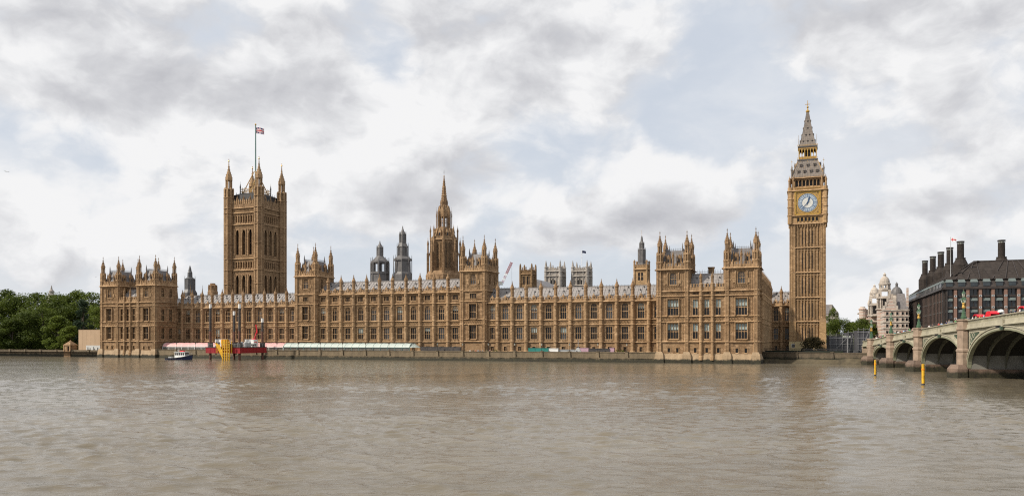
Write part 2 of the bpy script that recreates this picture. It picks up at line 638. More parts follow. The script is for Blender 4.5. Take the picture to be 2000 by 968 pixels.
# ------------------------------------------------------------------ materials
def new_mat(name):
    m = bpy.data.materials.new(name)
    m.use_nodes = True
    nt = NT(m.node_tree)
    out = nt.node('ShaderNodeOutputMaterial')
    b = nt.node('ShaderNodeBsdfPrincipled')
    nt.put(out, 0, b.outputs[0])
    return m, nt, b


def pos(nt):
    return nt.node('ShaderNodeNewGeometry').outputs['Position']


def add_bump(nt, b, h, strength, dist):
    bp = nt.node('ShaderNodeBump')
    bp.inputs['Strength'].default_value = strength
    bp.inputs['Distance'].default_value = dist
    nt.put(bp, 'Height', h)
    nt.put(b, 'Normal', bp.outputs[0])


def mat(name, col, rough=.7, var=.25, scale=1.0, metal=0.0, spec=.4, bump_d=0.0):
    """a plain surface with uneven colour"""
    m, nt, b = new_mat(name)
    p = pos(nt)
    n = nt.noise(p, scale, 5, .6)
    lo = tuple(c * (1 - var) for c in col)
    hi = tuple(min(1, c * (1 + var)) for c in col)
    nt.put(b, 'Base Color', nt.ramp(n, [(.3, lo), (.7, hi)]))
    b.inputs['Roughness'].default_value = rough
    b.inputs['Metallic'].default_value = metal
    b.inputs['Specular IOR Level'].default_value = spec
    if bump_d:
        add_bump(nt, b, n, .6, bump_d)
    return m


def stone(name, lo, hi, dirt=.5, dirtcol=(.085, .062, .042), streak=(1.1, .10), block=True):
    """weathered ashlar: patchy colour, vertical rain streaks, soot in the grain, mottled carving"""
    m, nt, b = new_mat(name)
    p = pos(nt)
    big = nt.noise(p, .22, 4, .6)
    mid = nt.noise(p, 1.6, 5, .65)
    fine = nt.noise(p, 5.5, 3, .6)
    st = nt.noise(nt.scale(p, streak[0], streak[0], streak[1]), 1.0, 5, .65)
    f = nt.math('ADD', nt.math('MULTIPLY', big, .45), nt.math('MULTIPLY', mid, .55))
    c = nt.ramp(f, [(.34, lo), (.66, hi)])
    d = nt.math('MULTIPLY', nt.math('ADD', nt.math('MULTIPLY', smooth(nt, st, .50, .74), .8), nt.math('MULTIPLY', smooth(nt, fine, .52, .78), .55)), dirt, clamp=True)
    c = nt.mix(d, c, dirtcol)
    wide_ = nt.noise(p, .028, 3, .6)                      # cleaned and uncleaned stretches
    c = nt.mix(nt.ramp(wide_, [(.40, .0), (.62, .38)]), c, nt.mix(.55, c, (.17, .135, .095)))
    patch = nt.noise(nt.scale(p, 1, 1, .6), .13, 4, .65)
    c = nt.mix(nt.ramp(patch, [(.50, .0), (.66, .42)]), c, nt.mix(.5, c, (.12, .085, .055)))
    c = nt.mix(nt.ramp(patch, [(.34, .35), (.47, .0)]), c, nt.mix(.5, c, (.50, .36, .215)))
    if block:                                   # single replaced or bleached stones
        v = nt.node('ShaderNodeTexVoronoi', i_Scale=1.0)
        nt.put(v, 'Vector', nt.scale(p, 1.0, 1.0, 2.0))
        sc = nt.node('ShaderNodeSeparateColor')
        nt.put(sc, 0, v.outputs['Color'])
        c = nt.mix(nt.math('MULTIPLY', smooth(nt, sc.outputs[0], .86, .93), .34), c, tuple(min(1, x * 1.35 + .05) for x in hi))
        c = nt.mix(nt.math('MULTIPLY', smooth(nt, sc.outputs[1], .84, .92), .45), c, tuple(x * .6 for x in lo))
    nt.put(b, 'Base Color', c)
    b.inputs['Roughness'].default_value = .9
    b.inputs['Specular IOR Level'].default_value = .2
    add_bump(nt, b, nt.math('ADD', mid, fine), .6, .12)
    return m


M = {}
M['stone'] = stone('honey_stone', (.182, .107, .055), (.365, .236, .130), .80)
M['trim'] = stone('dressed_stone', (.258, .160, .084), (.445, .297, .168), .52)
M['dark_stone'] = stone('sooty_stone', (.13, .078, .038), (.27, .175, .09), .7)
M['tower_stone'] = stone('tower_stone', (.178, .105, .055), (.325, .206, .113), .62)
M['clock_stone'] = stone('cleaned_stone', (.305, .188, .092), (.485, .320, .166), .38)
M['abbey'] = stone('white_abbey_stone', (.29, .265, .24), (.43, .40, .365), .55, (.13, .115, .105))
M['quay'] = None
M['lead'] = mat('grey_lead', (.118, .112, .110), .55, .3, .8)
M['iron'] = mat('dark_grey_iron', (.075, .075, .078), .5, .3, 1.5)
M['gold'] = mat('gilding', (.50, .31, .08), .45, .2, 2.0, .6)
M['goldpaint'] = mat('gilded_stonework', (.36, .225, .085), .55, .35, 2.0, .25)
M['slate'] = mat('dark_slate', (.15, .14, .14), .55, .3, 1.2)
M['black'] = mat('black_iron', (.02, .02, .022), .5, .3, 2)
M['white'] = mat('white_paint', (.72, .72, .70), .5, .08, 1)


def roof_mat():
    m, nt, b = new_mat('pale_iron_roof_tiles')
    p = pos(nt)
    rot = nt.node('ShaderNodeVectorRotate', rotation_type='Z_AXIS')
    nt.put(rot, 'Vector', p)
    rot.inputs['Angle'].default_value = ANG
    s = nt.node('ShaderNodeSeparateXYZ')
    nt.put(s, 0, rot.outputs[0])
    br = nt.node('ShaderNodeTexBrick', i_Scale=1.0)
    br.inputs['Color1'].default_value = (.285, .262, .248, 1)
    br.inputs['Color2'].default_value = (.25, .232, .22, 1)
    br.inputs['Mortar'].default_value = (.17, .158, .152, 1)
    br.inputs['Mortar Size'].default_value = .07
    br.inputs['Brick Width'].default_value = 1.3
    br.inputs['Row Height'].default_value = .85
    br.offset = .5
    nt.put(br, 'Vector', nt.combine(s.outputs[0], s.outputs[2], 0.0))
    n = nt.noise(p, .35, 5, .65)
    c = nt.mix(nt.ramp(n, [(.45, 0.0), (.75, .35)]), br.outputs[0], (.17, .155, .15))
    nt.put(b, 'Base Color', c)
    b.inputs['Roughness'].default_value = .5
    b.inputs['Specular IOR Level'].default_value = .5
    return m


def glass(name, col, rough=.12, spec=.5):
    m, nt, b = new_mat(name)
    p = pos(nt)
    n = nt.noise(p, .9, 3, .6)
    nt.put(b, 'Base Color', nt.ramp(n, [(.35, tuple(c * .55 for c in col)), (.65, col)]))
    b.inputs['Roughness'].default_value = rough
    b.inputs['Specular IOR Level'].default_value = spec
    return m


M['glass'] = glass('dark_leaded_glass', (.015, .014, .014), .22, .4)
M['glass_lit'] = glass('grey_sky_glass', (.10, .105, .11), .2, .5)
M['blind'] = mat('pale_window_blind', (.30, .36, .35), .6, .15, 1)


def tide_stone(name, lo, hi, weed_top):
    """river wall: granite above, dark green weed up to the tide line"""
    m, nt, b = new_mat(name)
    p = pos(nt)
    s = nt.node('ShaderNodeSeparateXYZ')
    nt.put(s, 0, p)
    n = nt.noise(nt.scale(p, .6, .6, .25), 1.0, 6, .65)
    n2 = nt.noise(p, 2.5, 4, .6)
    c = nt.ramp(nt.math('ADD', nt.math('MULTIPLY', n, .6), nt.math('MULTIPLY', n2, .4)), [(.35, lo), (.65, hi)])
    weed = nt.ramp(n2, [(.35, (.012, .010, .006)), (.62, (.034, .031, .013))])
    edge = nt.math('ADD', s.outputs[2], nt.math('MULTIPLY', nt.math('SUBTRACT', n, .5), 1.6))
    k = smooth(nt, edge, weed_top + .30, weed_top - .35)
    nt.put(b, 'Base Color', nt.mix(k, c, weed))
    b.inputs['Roughness'].default_value = .8
    add_bump(nt, b, n2, .6, .1)
    return m


M['quay'] = tide_stone('river_wall_granite', (.105, .080, .048), (.215, .165, .102), 1.15)
M['plinth'] = tide_stone('pale_plinth_stone', (.24, .168, .098), (.40, .29, .178), 1.25)
M['pierbase'] = tide_stone('pier_base_granite', (.085, .06, .045), (.19, .13, .095), 1.25)
M['shade_wall'] = tide_stone('weedy_painted_shade_wall', (.055, .042, .027), (.125, .096, .060), 1.9)  # weedy granite with cloud shade painted into its darker stone colours
M['granite'] = mat('pink_granite', (.275, .205, .152), .75, .3, .8, bump_d=.03)
M['bridge'] = mat('pale_green_bridge_paint', (.37, .345, .262), .6, .24, .45)
M['bridge2'] = mat('mid_green_bridge_paint', (.215, .22, .15), .55, .2, .7)
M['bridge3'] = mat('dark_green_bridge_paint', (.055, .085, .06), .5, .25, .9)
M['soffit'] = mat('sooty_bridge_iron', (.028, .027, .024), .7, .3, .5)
M['pierwall'] = mat('pale_pier_wall', (.21, .205, .18), .8, .2, .5)
M['asphalt'] = mat('asphalt', (.05, .05, .05), .9, .2, 1)
M['lampgreen'] = mat('dark_green_lamp_paint', (.05, .10, .055), .4, .2, 1)
M['lampglass'] = mat('milky_lamp_glass', (.45, .48, .42), .25, .1, 1)
M['red'] = mat('red_hull_paint', (.26, .012, .018), .5, .2, .6)
M['brightred'] = mat('bright_red_canvas', (.62, .015, .03), .45, .1, 1)
M['yellow'] = mat('yellow_paint', (.60, .345, .02), .55, .3, 1.6)
M['orange'] = mat('orange_paint', (.72, .26, .015), .5, .15, 1)
M['rust'] = mat('brown_rusty_steel', (.11, .048, .032), .7, .4, 1.2)
M['tar'] = mat('dark_weathered_steel', (.055, .048, .045), .6, .45, 1.2)
M['navy'] = mat('navy_hull_paint', (.012, .02, .06), .35, .2, 1)
M['greypaint'] = mat('grey_paint', (.36, .37, .37), .5, .2, 1)
M['ply'] = mat('tan_hoarding_board', (.40, .285, .185), .8, .07, .35)
M['net'] = mat('grey_scaffold_sheeting', (.062, .062, .07), .7, .3, .35)
M['scafpole'] = mat('galvanised_tube', (.30, .30, .31), .45, .2, 1)
M['teal'] = mat('teal_canvas', (.02, .18, .155), .6, .15, .6)
M['pink'] = mat('pink_canvas', (.62, .33, .32), .6, .1, .5)
M['paleteal'] = mat('pale_green_canvas', (.40, .455, .42), .55, .12, .5)
M['tealframe'] = mat('teal_frame_paint', (.12, .20, .185), .5, .1, 1)
M['tentglass'] = glass('clear_tent_wall', (.16, .15, .13), .2, .6)
M['cream'] = mat('cream_plaster', (.55, .43, .24), .8, .1, .6)
M['soil'] = mat('muddy_foreshore', (.075, .06, .035), .8, .4, .5, bump_d=.2)
M['grass'] = mat('lawn', (.05, .075, .02), .9, .3, .6)
M['bark'] = mat('grey_bark', (.09, .075, .055), .9, .3, 2)
M['panel'] = mat('pale_printed_board', (.48, .48, .46), .6, .1, 1)
M['lilac'] = mat('lilac_canvas', (.42, .27, .33), .6, .1, 1)


def leaf_mat(name, lo, hi):
    m, nt, b = new_mat(name)
    p = pos(nt)
    oi = nt.node('ShaderNodeObjectInfo')
    n = nt.noise(p, .28, 4, .6)
    f = nt.noise(p, 2.2, 2, .5)
    k = nt.math('ADD', nt.math('ADD', nt.math('MULTIPLY', n, .5), nt.math('MULTIPLY', f, .35)), nt.math('MULTIPLY', oi.outputs['Random'], .15))
    nt.put(b, 'Base Color', nt.ramp(k, [(.34, lo), (.66, hi)]))
    b.inputs['Roughness'].default_value = .65
    b.inputs['Specular IOR Level'].default_value = .25
    tl = nt.node('ShaderNodeBsdfTranslucent')
    nt.put(tl, 0, b.inputs['Base Color'].links[0].from_socket)
    ms = nt.node('ShaderNodeMixShader', i_0=.30)
    nt.put(ms, 1, b.outputs[0])
    nt.put(ms, 2, tl.outputs[0])
    nt.put(nt.n['Material Output'], 0, ms.outputs[0])
    return m


M['leaf'] = leaf_mat('plane_tree_leaves', (.028, .046, .007), (.145, .190, .026))
M['leaf_dark'] = leaf_mat('blue_green_leaves', (.016, .034, .018), (.045, .072, .035))
M['leaf_red'] = leaf_mat('brown_green_leaves', (.028, .024, .010), (.075, .058, .022))


def color_mat(name, rough=.8):
    """cloth dyed by the object's own colour"""
    m, nt, b = new_mat(name)
    oi = nt.node('ShaderNodeObjectInfo')
    nt.put(b, 'Base Color', oi.outputs['Color'])
    b.inputs['Roughness'].default_value = rough
    return m


M['shirt'] = color_mat('shirt_cloth')
M['trousers'] = mat('dark_trouser_cloth', (.04, .045, .065), .9, .2, 4)
M['skin'] = mat('skin', (.46, .27, .19), .6, .1, 4)
M['hair'] = mat('brown_hair', (.05, .032, .022), .7, .2, 6)


def striped_stone():
    """pale Portland stone with thin bands of red brick"""
    m, nt, b = new_mat('banded_brick_and_stone')
    p = pos(nt)
    s = nt.node('ShaderNodeSeparateXYZ')
    nt.put(s, 0, p)
    fr = nt.math('FRACT', nt.math('DIVIDE', s.outputs[2], 1.5))
    k = smooth(nt, fr, .62, .70)
    n = nt.noise(p, 1.2, 5, .65)
    a = nt.ramp(n, [(.3, (.40, .34, .29)), (.7, (.58, .51, .45))])
    c = nt.mix(nt.math('MULTIPLY', k, .55), a, (.40, .20, .14))
    nt.put(b, 'Base Color', c)
    b.inputs['Roughness'].default_value = .85
    return m


M['striped'] = striped_stone()
M['portland'] = stone('portland_stone', (.42, .37, .32), (.60, .54, .47), .4, (.18, .15, .13))
M['ribs'] = mat('dull_green_rib_paint', (.115, .115, .085), .6, .3, .7)
M['bronze'] = mat('brown_bronze_cladding', (.045, .036, .032), .5, .3, .8, .2)
M['brownbrick'] = mat('reddish_stone_pier', (.21, .125, .095), .85, .15, 1)
M['pglass'] = glass('blue_grey_glass', (.035, .045, .052), .12, .5)


def bronze_roof():
    m, nt, b = new_mat('bronze_roof_panels')
    b.inputs['Specular IOR Level'].default_value = .15
    p = pos(nt)
    s = nt.node('ShaderNodeSeparateXYZ')
    nt.put(s, 0, p)
    fr = nt.math('FRACT', nt.math('DIVIDE', s.outputs[2], .8))
    k = smooth(nt, fr, .80, .88)
    n = nt.noise(p, .8, 5, .6)
    c = nt.ramp(n, [(.3, (.025, .021, .019)), (.7, (.052, .043, .038))])
    nt.put(b, 'Base Color', nt.mix(nt.math('MULTIPLY', k, .7), c, (.03, .022, .019)))
    b.inputs['Roughness'].default_value = .8
    return m


M['bronzeroof'] = bronze_roof()
M['shelf'] = mat('grey_green_light_shelf', (.11, .135, .13), .45, .2, 1)
M['roof'] = roof_mat()
# ------------------------------------------------------------------ the palace: one building, its wings and towers are parts
palace = thing('gothic_palace', 'long honey coloured gothic palace with rows of mullioned windows along the river terrace', 'palace', PAL)
BUT = {}


def buttress_mesh(z0, ztop, tip, strings, r=.72):
    key = (z0, ztop, tip, tuple(strings), r)
    if key not in BUT:
        b = MB('trim', 'stone')
        b.lathe(0, -.30, [(r * 1.45, z0), (r * 1.45, z0 + 1.0), (r * 1.1, z0 + 1.5)], 8)
        b.lathe(0, -.30, [(r, z0 + 1), (r, ztop)], 8)
        for z in strings:
            b.lathe(0, -.30, [(r * 1.02, z - .2), (r * 1.25, z), (r * 1.25, z + .14), (r * 1.0, z + .32)], 8)
        for za, zb in zip(strings, list(strings[1:]) + [ztop]):    # a niche and canopy on the front of each stage
            if zb - za > 2.5:
                b.box(-.20, .20, -.30 - r * 1.02, -.30 - r * .9, za + (zb - za) * .62, za + (zb - za) * .80, 'stone')
                b.frustum(-.26, .26, -.30 - r * 1.22, -.30, za + (zb - za) * .80, -.05, .05, -.30 - r * .95, -.30, za + (zb - za) * .94)
        pinnacle(b, 0, -.30, r * .84, ztop - .6, tip)
        b.lathe(0, -.30, [(r * 1.15, ztop - .3), (r * 1.15, ztop), (r * .8, ztop + .35)], 8)
        BUT[key] = b.mesh('buttress')
    return BUT[key]


def curtain(name, us, T, attic=False, z0=2.2, ground=True, wide=2.25, sideways=False, first=True, last=True, blinds=.26, gl2='glass_lit', tip=None):
    """a stretch of river front: us are the bay lines (in x of the frame T)"""
    x0, x1 = us[0], us[-1]
    b = MB('stone', 'trim')
    b.T = T
    top = 25.0 if attic else 20.8
    ptop = 26.5 if attic else 22.4
    cs = [((us[i] + us[i + 1]) / 2, us[i + 1] - us[i]) for i in range(len(us) - 1)]
    holes, wins = [], []
    rnd = random.Random(int(abs(x0 * 10)) + 3)
    for c, bw in cs:
        wd = min(wide, bw * .42)
        if ground:
            holes.append((c - .55, c + .55, 3.3, 5.0)); wins.append((c, 3.3, (1.1, 1.7, 2, False, 0.0, False, 'glass')))
        bl = rnd.choice([.3, .45, .7]) if rnd.random() < blinds else 0.0
        holes.append((c - wd / 2, c + wd / 2, 7.5, 11.9)); wins.append((c, 7.5, (round(wd, 2), 4.4, 3, False, bl, True, 'glass_lit' if rnd.random() < .18 else 'glass')))
        bl = rnd.choice([.35, .45]) if rnd.random() < blinds else 0.0
        holes.append((c - wd / 2, c + wd / 2, 14.6, 20.0)); wins.append((c, 14.6, (round(wd, 2), 5.4, 3, True, bl, True, gl2 if rnd.random() < .45 else 'glass')))
        if attic:
            holes.append((c - wd / 2, c + wd / 2, 21.95, 23.9)); wins.append((c, 21.95, (round(wd, 2), 1.95, 4, False, 0.0, False, 'glass')))
    wall_holes(b, x0, x1, z0, top, holes, .45, 0.0, 'stone')
    for z, h, p in ((6.55, .30, .25), (12.55, .26, .24), (14.22, .26, .24), (top - .35, .38, .48)):
        string(b, x0, x1, z, h, p, 'trim')
    if attic:
        string(b, x0, x1, 20.75, .28, .28, 'trim')
    for c, bw in cs:
        wd = min(wide, bw * .42)
        e = bw / 2 - .62
        for s in (-1, 1):
            a, d = sorted((c + s * (wd / 2 + .18), c + s * e))
            for za, zb in ((7.1, 12.3), (14.6, 20.3)):
                tracery(b, a, d, za, zb, 'trim')
            if attic:
                tracery(b, a, d, 21.3, 24.5, 'trim')
            b.box(a, d, -.06, .02, 5.3, 5.5, 'trim')
        carved(b, c - e, c + e, 12.88, 14.05, 'trim', step=.95)
        carved(b, c - wd / 2, c + wd / 2, 6.92, 7.28, 'trim', step=.5)
        if attic:
            carved(b, c - e, c + e, 24.15, 24.62, 'trim', step=.6)
            ribs(b, c - wd / 2, c + wd / 2, 21.1, 21.9, .3, 'trim')
        else:
            ribs(b, c - e, c + e, 20.12, 20.42, .35, 'trim')
    battlement(b, x0, x1, top, ptop, 'trim')
    for c, bw in cs:                                        # a taller carved crest over the middle of each bay
        b.box(c - .5, c + .5, -.22, .2, ptop - .2, ptop + .35, 'trim')
        b.frustum(c - .3, c + .3, -.2, .15, ptop + .35, c - .06, c + .06, -.05, .05, ptop + 1.0, 'trim')
    wall = b.build(name, palace)
    for x, z, k in wins:
        add_window(wall, T, x, z, *k[:7])
    st = (6.55, 12.55, 14.22, 20.75, top - .3) if attic else (6.55, 12.55, 14.22, top - .3)
    me = buttress_mesh(z0, ptop, (ptop + 6.0) if tip is None else tip, st)
    for i, u in enumerate(us):
        if (i == 0 and not first) or (i == len(us) - 1 and not last):
            continue
        link('buttress', me, wall, T @ Tr(u, 0, 0))
    r = MB('roof')
    r.T = T
    zr = 29.9 if attic else 26.0
    vents = []
    for c, bw in cs:
        vents += [(c - bw * .2, .66), (c + bw * .2, .66), (c, .86)]
    pitched_roof(r, x0, x1, .7, top + .3, 6.2, zr, 5.5, 'roof', vents)
    cresting(r, (x0, 6.2, 0), (x1, 6.2, 0), zr + .1, 1.1, .55)
    for c, bw in cs:
        dormer_bits(r, c, .9, top + .9)
    r.build('roof', wall)
    return wall


US_L = [29.3, 33.0, 38.2, 43.4, 48.5, 53.6, 58.8, 64.1, 69.3, 74.5, 79.8, 85.1, 89.8]
US_C = [99.4, 104.4, 110.2, 115.8, 121.5, 127.1, 132.7, 138.4, 144.25, 150.0, 155.7, 161.2]
US_R = [171.0, 175.3, 180.9, 186.2, 191.7, 197.1, 202.5, 208.0, 213.5, 218.9, 224.4, 229.9, 235.6]
VM = 11.7
curtain('river_wall', US_L, Tr(0, VM), first=False, last=False)
curtain('river_wall', US_C, Tr(0, VM), attic=True, first=False, last=False, gl2='glass_lit', blinds=.2)
curtain('river_wall', US_R, Tr(0, VM), first=False, last=False)
# north return of the river front, facing the clock tower's green
NR = Tr(265.6, 0) @ Rz(math.pi / 2)
curtain('north_wall', [11.0 + i * 5.0 for i in range(14)], NR, first=False, blinds=.3, tip=30.5)
# short link facing the river between the return and the clock tower
curtain('link_wall', [265.9, 270.0, 274.6], Tr(0, 72.0), first=False, last=False)
curtain('south_wall', [-70.0 + i * 5.4 for i in range(12)], Tr(.6, 0) @ Rz(-math.pi / 2), first=False, tip=30.5)


def tower(u0, wd, d, v0, hi, oriel, left_open=True, name='corner_tower', z0=1.0, skip_base=False):
    """square tower with four octagonal turrets; hi lifts the storeys above the main cornice"""
    T = Tr(u0, v0)
    b = MB('stone', 'trim')
    z3a, z3b, cor, par = 24.9 + hi, 28.7 + hi, 30.0 + hi, 32.0 + hi
    faces = [(T, wd, True), (T @ Tr(wd, 0) @ Rz(math.pi / 2), d, False), (T @ Tr(wd, d) @ Rz(math.pi), wd, False), (T @ Tr(0, d) @ Rz(-math.pi / 2), d, False)]
    wins = []
    for FT, L, front in faces:
        b.T = FT
        holes = []
        c = L / 2

        def w(x, z, k):
            holes.append((x - k[0] / 2, x + k[0] / 2, z, z + k[1]))
            wins.append((FT, x, z, k))
        if front:
            ow = oriel
            if not skip_base:
                for q in (-1.35, 1.35):
                    w(c + q, 3.3, (.85, 1.5, 1, False, 0.0, False, 'glass'))
            w(c, 7.7, (ow, 4.9, 4, False, .42 if oriel > 3 and u0 > 100 else 0.0, True, 'glass'))
            w(c, 15.1, (ow, 5.1, 4, False, .45 if oriel > 3 and u0 > 200 else 0.0, True, 'glass'))
            if hi:
                w(c, 22.1, (ow * .85, 2.1, 4, False, 0.0, False, 'glass'))
            w(c, z3a, (2.2, z3b - z3a, 3, True, 0.0, True, 'glass_lit'))
        else:
            for q in (-L * .19, L * .19):
                w(c + q, 7.7, (1.75, 4.6, 2, False, 0.0, True, 'glass'))
                w(c + q, 15.1, (1.75, 5.0, 2, False, 0.0, True, 'glass'))
                w(c + q, z3a, (1.6, z3b - z3a, 2, True, 0.0, True, 'glass'))
        wall_holes(b, 0, L, z0, cor, holes, .45, 0.0, 'stone')
        sts = [(6.7, .3, .28), (13.0, .26, .25), (14.75, .26, .25), (21.2, .28, .28), (22.7 if not hi else 25.0, .28, .28), (cor - .4, .42, .5)]
        for z, h, p in sts:
            string(b, 0, L, z, h, p, 'trim')
        e = 1.35
        hw = {True: (oriel / 2 + .25), False: L * .19 + .9}[front]
        for s in (0, 1):
            x0, x1 = (e, c - hw) if s == 0 else (c + hw, L - e)
            if x1 - x0 > .4:
                tracery(b, x0, x1, 7.1, 12.7, 'trim')
                tracery(b, x0, x1, 15.1, 20.9, 'trim')
                tracery(b, x0, x1, 23.2 + hi, cor - .7, 'trim')
        if front:
            for q in (-1, 1):                               # niches beside the top window
                b.box(c + q * 1.75 - .12, c + q * 1.75 + .12, -.28, .02, z3a - .3, z3b, 'trim')
                b.box(c + q * 2.2 - .3, c + q * 2.2 + .3, -.2, .02, z3a + .2, z3a + 1.6, 'trim')
            carved(b, c - 2.4, c + 2.4, z3a - 1.1, z3a - .4, 'trim', step=.55)
            # shallow oriel bay: side cheeks, bracket and flat hood round the two great windows
            for za, zb in ((7.7, 12.6), (15.1, 20.2)):
                for s in (-1, 1):
                    b.box(c + s * (oriel / 2 + .12) - .12, c + s * (oriel / 2 + .12) + .12, -.55, .02, za - .2, zb + .2, 'trim')
                b.box(c - oriel / 2 - .25, c + oriel / 2 + .25, -.60, .02, zb + .2, zb + .42, 'trim')
                b.frustum(c - oriel * .2, c + oriel * .2, -.05, .02, za - 1.0, c - oriel / 2 - .2, c + oriel / 2 + .2, -.55, .02, za - .2, 'trim')
        carved(b, e, L - e, 13.35, 14.6, 'trim', step=.95)
        carved(b, e, L - e, 21.55, 22.4, 'trim', step=.8)
        carved(b, e, L - e, cor - 1.05, cor - .6, 'trim', step=.55)
        battlement(b, 0, L, cor, par - .3, 'trim')
        for i in range(1, 4):
            b.box(L * i / 4 - .16, L * i / 4 + .16, -.32, .1, cor, par + .3, 'trim')
        pinnacle(b, c, -.05, .34, cor + .2, par + 4.2)
    b.T = T
    if not skip_base:                                       # battered granite foot standing in the river
        b.frustum(-.9, wd + .9, -.9, d, -1.5, -.75, wd + .75, -.75, d, 1.2, 'plinth')
        b.frustum(-.75, wd + .75, -.75, d, 1.2, -.1, wd + .1, -.1, d, 3.0, 'plinth')
        for x in (.9, wd - .9):
            b.frustum(x - 1.7, x + 1.7, -1.5, 1.0, -1.5, x - 1.3, x + 1.3, -1.0, 1.0, 2.6, 'plinth')
            b.frustum(x - 1.3, x + 1.3, -1.0, 1.0, 2.6, x - .9, x + .9, -.7, 1.0, 3.6, 'plinth')
    wall = b.build(name, palace)
    for FT, x, z, k in wins:
        add_window(wall, FT, x, z, *k)
    tb = MB('stone', 'trim')
    turret(tb, 0, 0, 1.08, (1.0, par, par + 2.6, par + 5.4, par + 10.2 + (.6 if hi else 0)), open_=False,
           rings=(6.7, 13.0, 14.75, 21.2, 22.7 + hi, cor - .3, par - .2))
    me = tb.mesh('turret')
    for x, y in ((.9, .6), (wd - .9, .6), (.9, d - .6), (wd - .9, d - .6)):
        link('turret', me, wall, T @ Tr(x, y))
    r = MB('slate')
    r.T = T
    r.frustum(.9, wd - .9, .9, d - .9, par - 1.2, 2.6, wd - 2.6, 2.6, d - 2.6, par + 4.0, 'slate')
    for i in range(5):
        x = 1.6 + (wd - 3.2) * i / 4
        r.tube((x, .95, par - 1.0), (2.8 + (wd - 5.6) * i / 4, 2.62, par + 4.0), .07, 'slate', 4)
    cresting(r, (2.6, 2.6, 0), (wd - 2.6, 2.6, 0), par + 4.0, .55, .8)
    cresting(r, (wd - 2.6, 2.6, 0), (wd - 2.6, d - 2.6, 0), par + 4.0, .55, .8)
    cresting(r, (2.6, 2.6, 0), (2.6, d - 2.6, 0), par + 4.0, .55, .8)
    for k, L_ in ((0, wd), (1, d), (3, d)):                   # tall stone dormers and little pinnacles rising behind the parapet
        r.T = T @ (I4, Tr(wd, 0) @ Rz(math.pi / 2), None, Tr(0, d) @ Rz(-math.pi / 2))[k]
        for q in (.27, .40, .60, .73):
            pinnacle(r, L_ * q, 1.15, .17, par - .6, par + 3.4, 'stone', 'stone')
        for q in (.335, .665):
            r.box(L_ * q - .42, L_ * q + .42, 1.15, 2.6, par - .6, par + 1.5, 'stone')
            r.box(L_ * q - .22, L_ * q + .22, 1.10, 1.2, par + .1, par + 1.2, 'glass')
            r.frustum(L_ * q - .5, L_ * q + .5, 1.1, 2.7, par + 1.5, L_ * q - .04, L_ * q + .04, 1.2, 2.9, par + 2.7, 'stone')
    r.T = T
    for x in (wd * .33, wd * .67):
        r.box(x - .4, x + .4, 1.4, 2.4, par + .8, par + 1.6, 'slate')
        r.frustum(x - .5, x + .5, 1.3, 2.4, par + 1.6, x - .04, x + .04, 1.5, 2.3, par + 2.5, 'slate')
    for x, y in ((2.6, 2.6), (wd - 2.6, 2.6), (2.6, d - 2.6), (wd - 2.6, d - 2.6)):
        r.lathe(x, y, [(.25, par + 3.9), (.2, par + 5.2), (.04, par + 6.4)], 6, 'slate')
    r.build('roof', wall)
    return wall


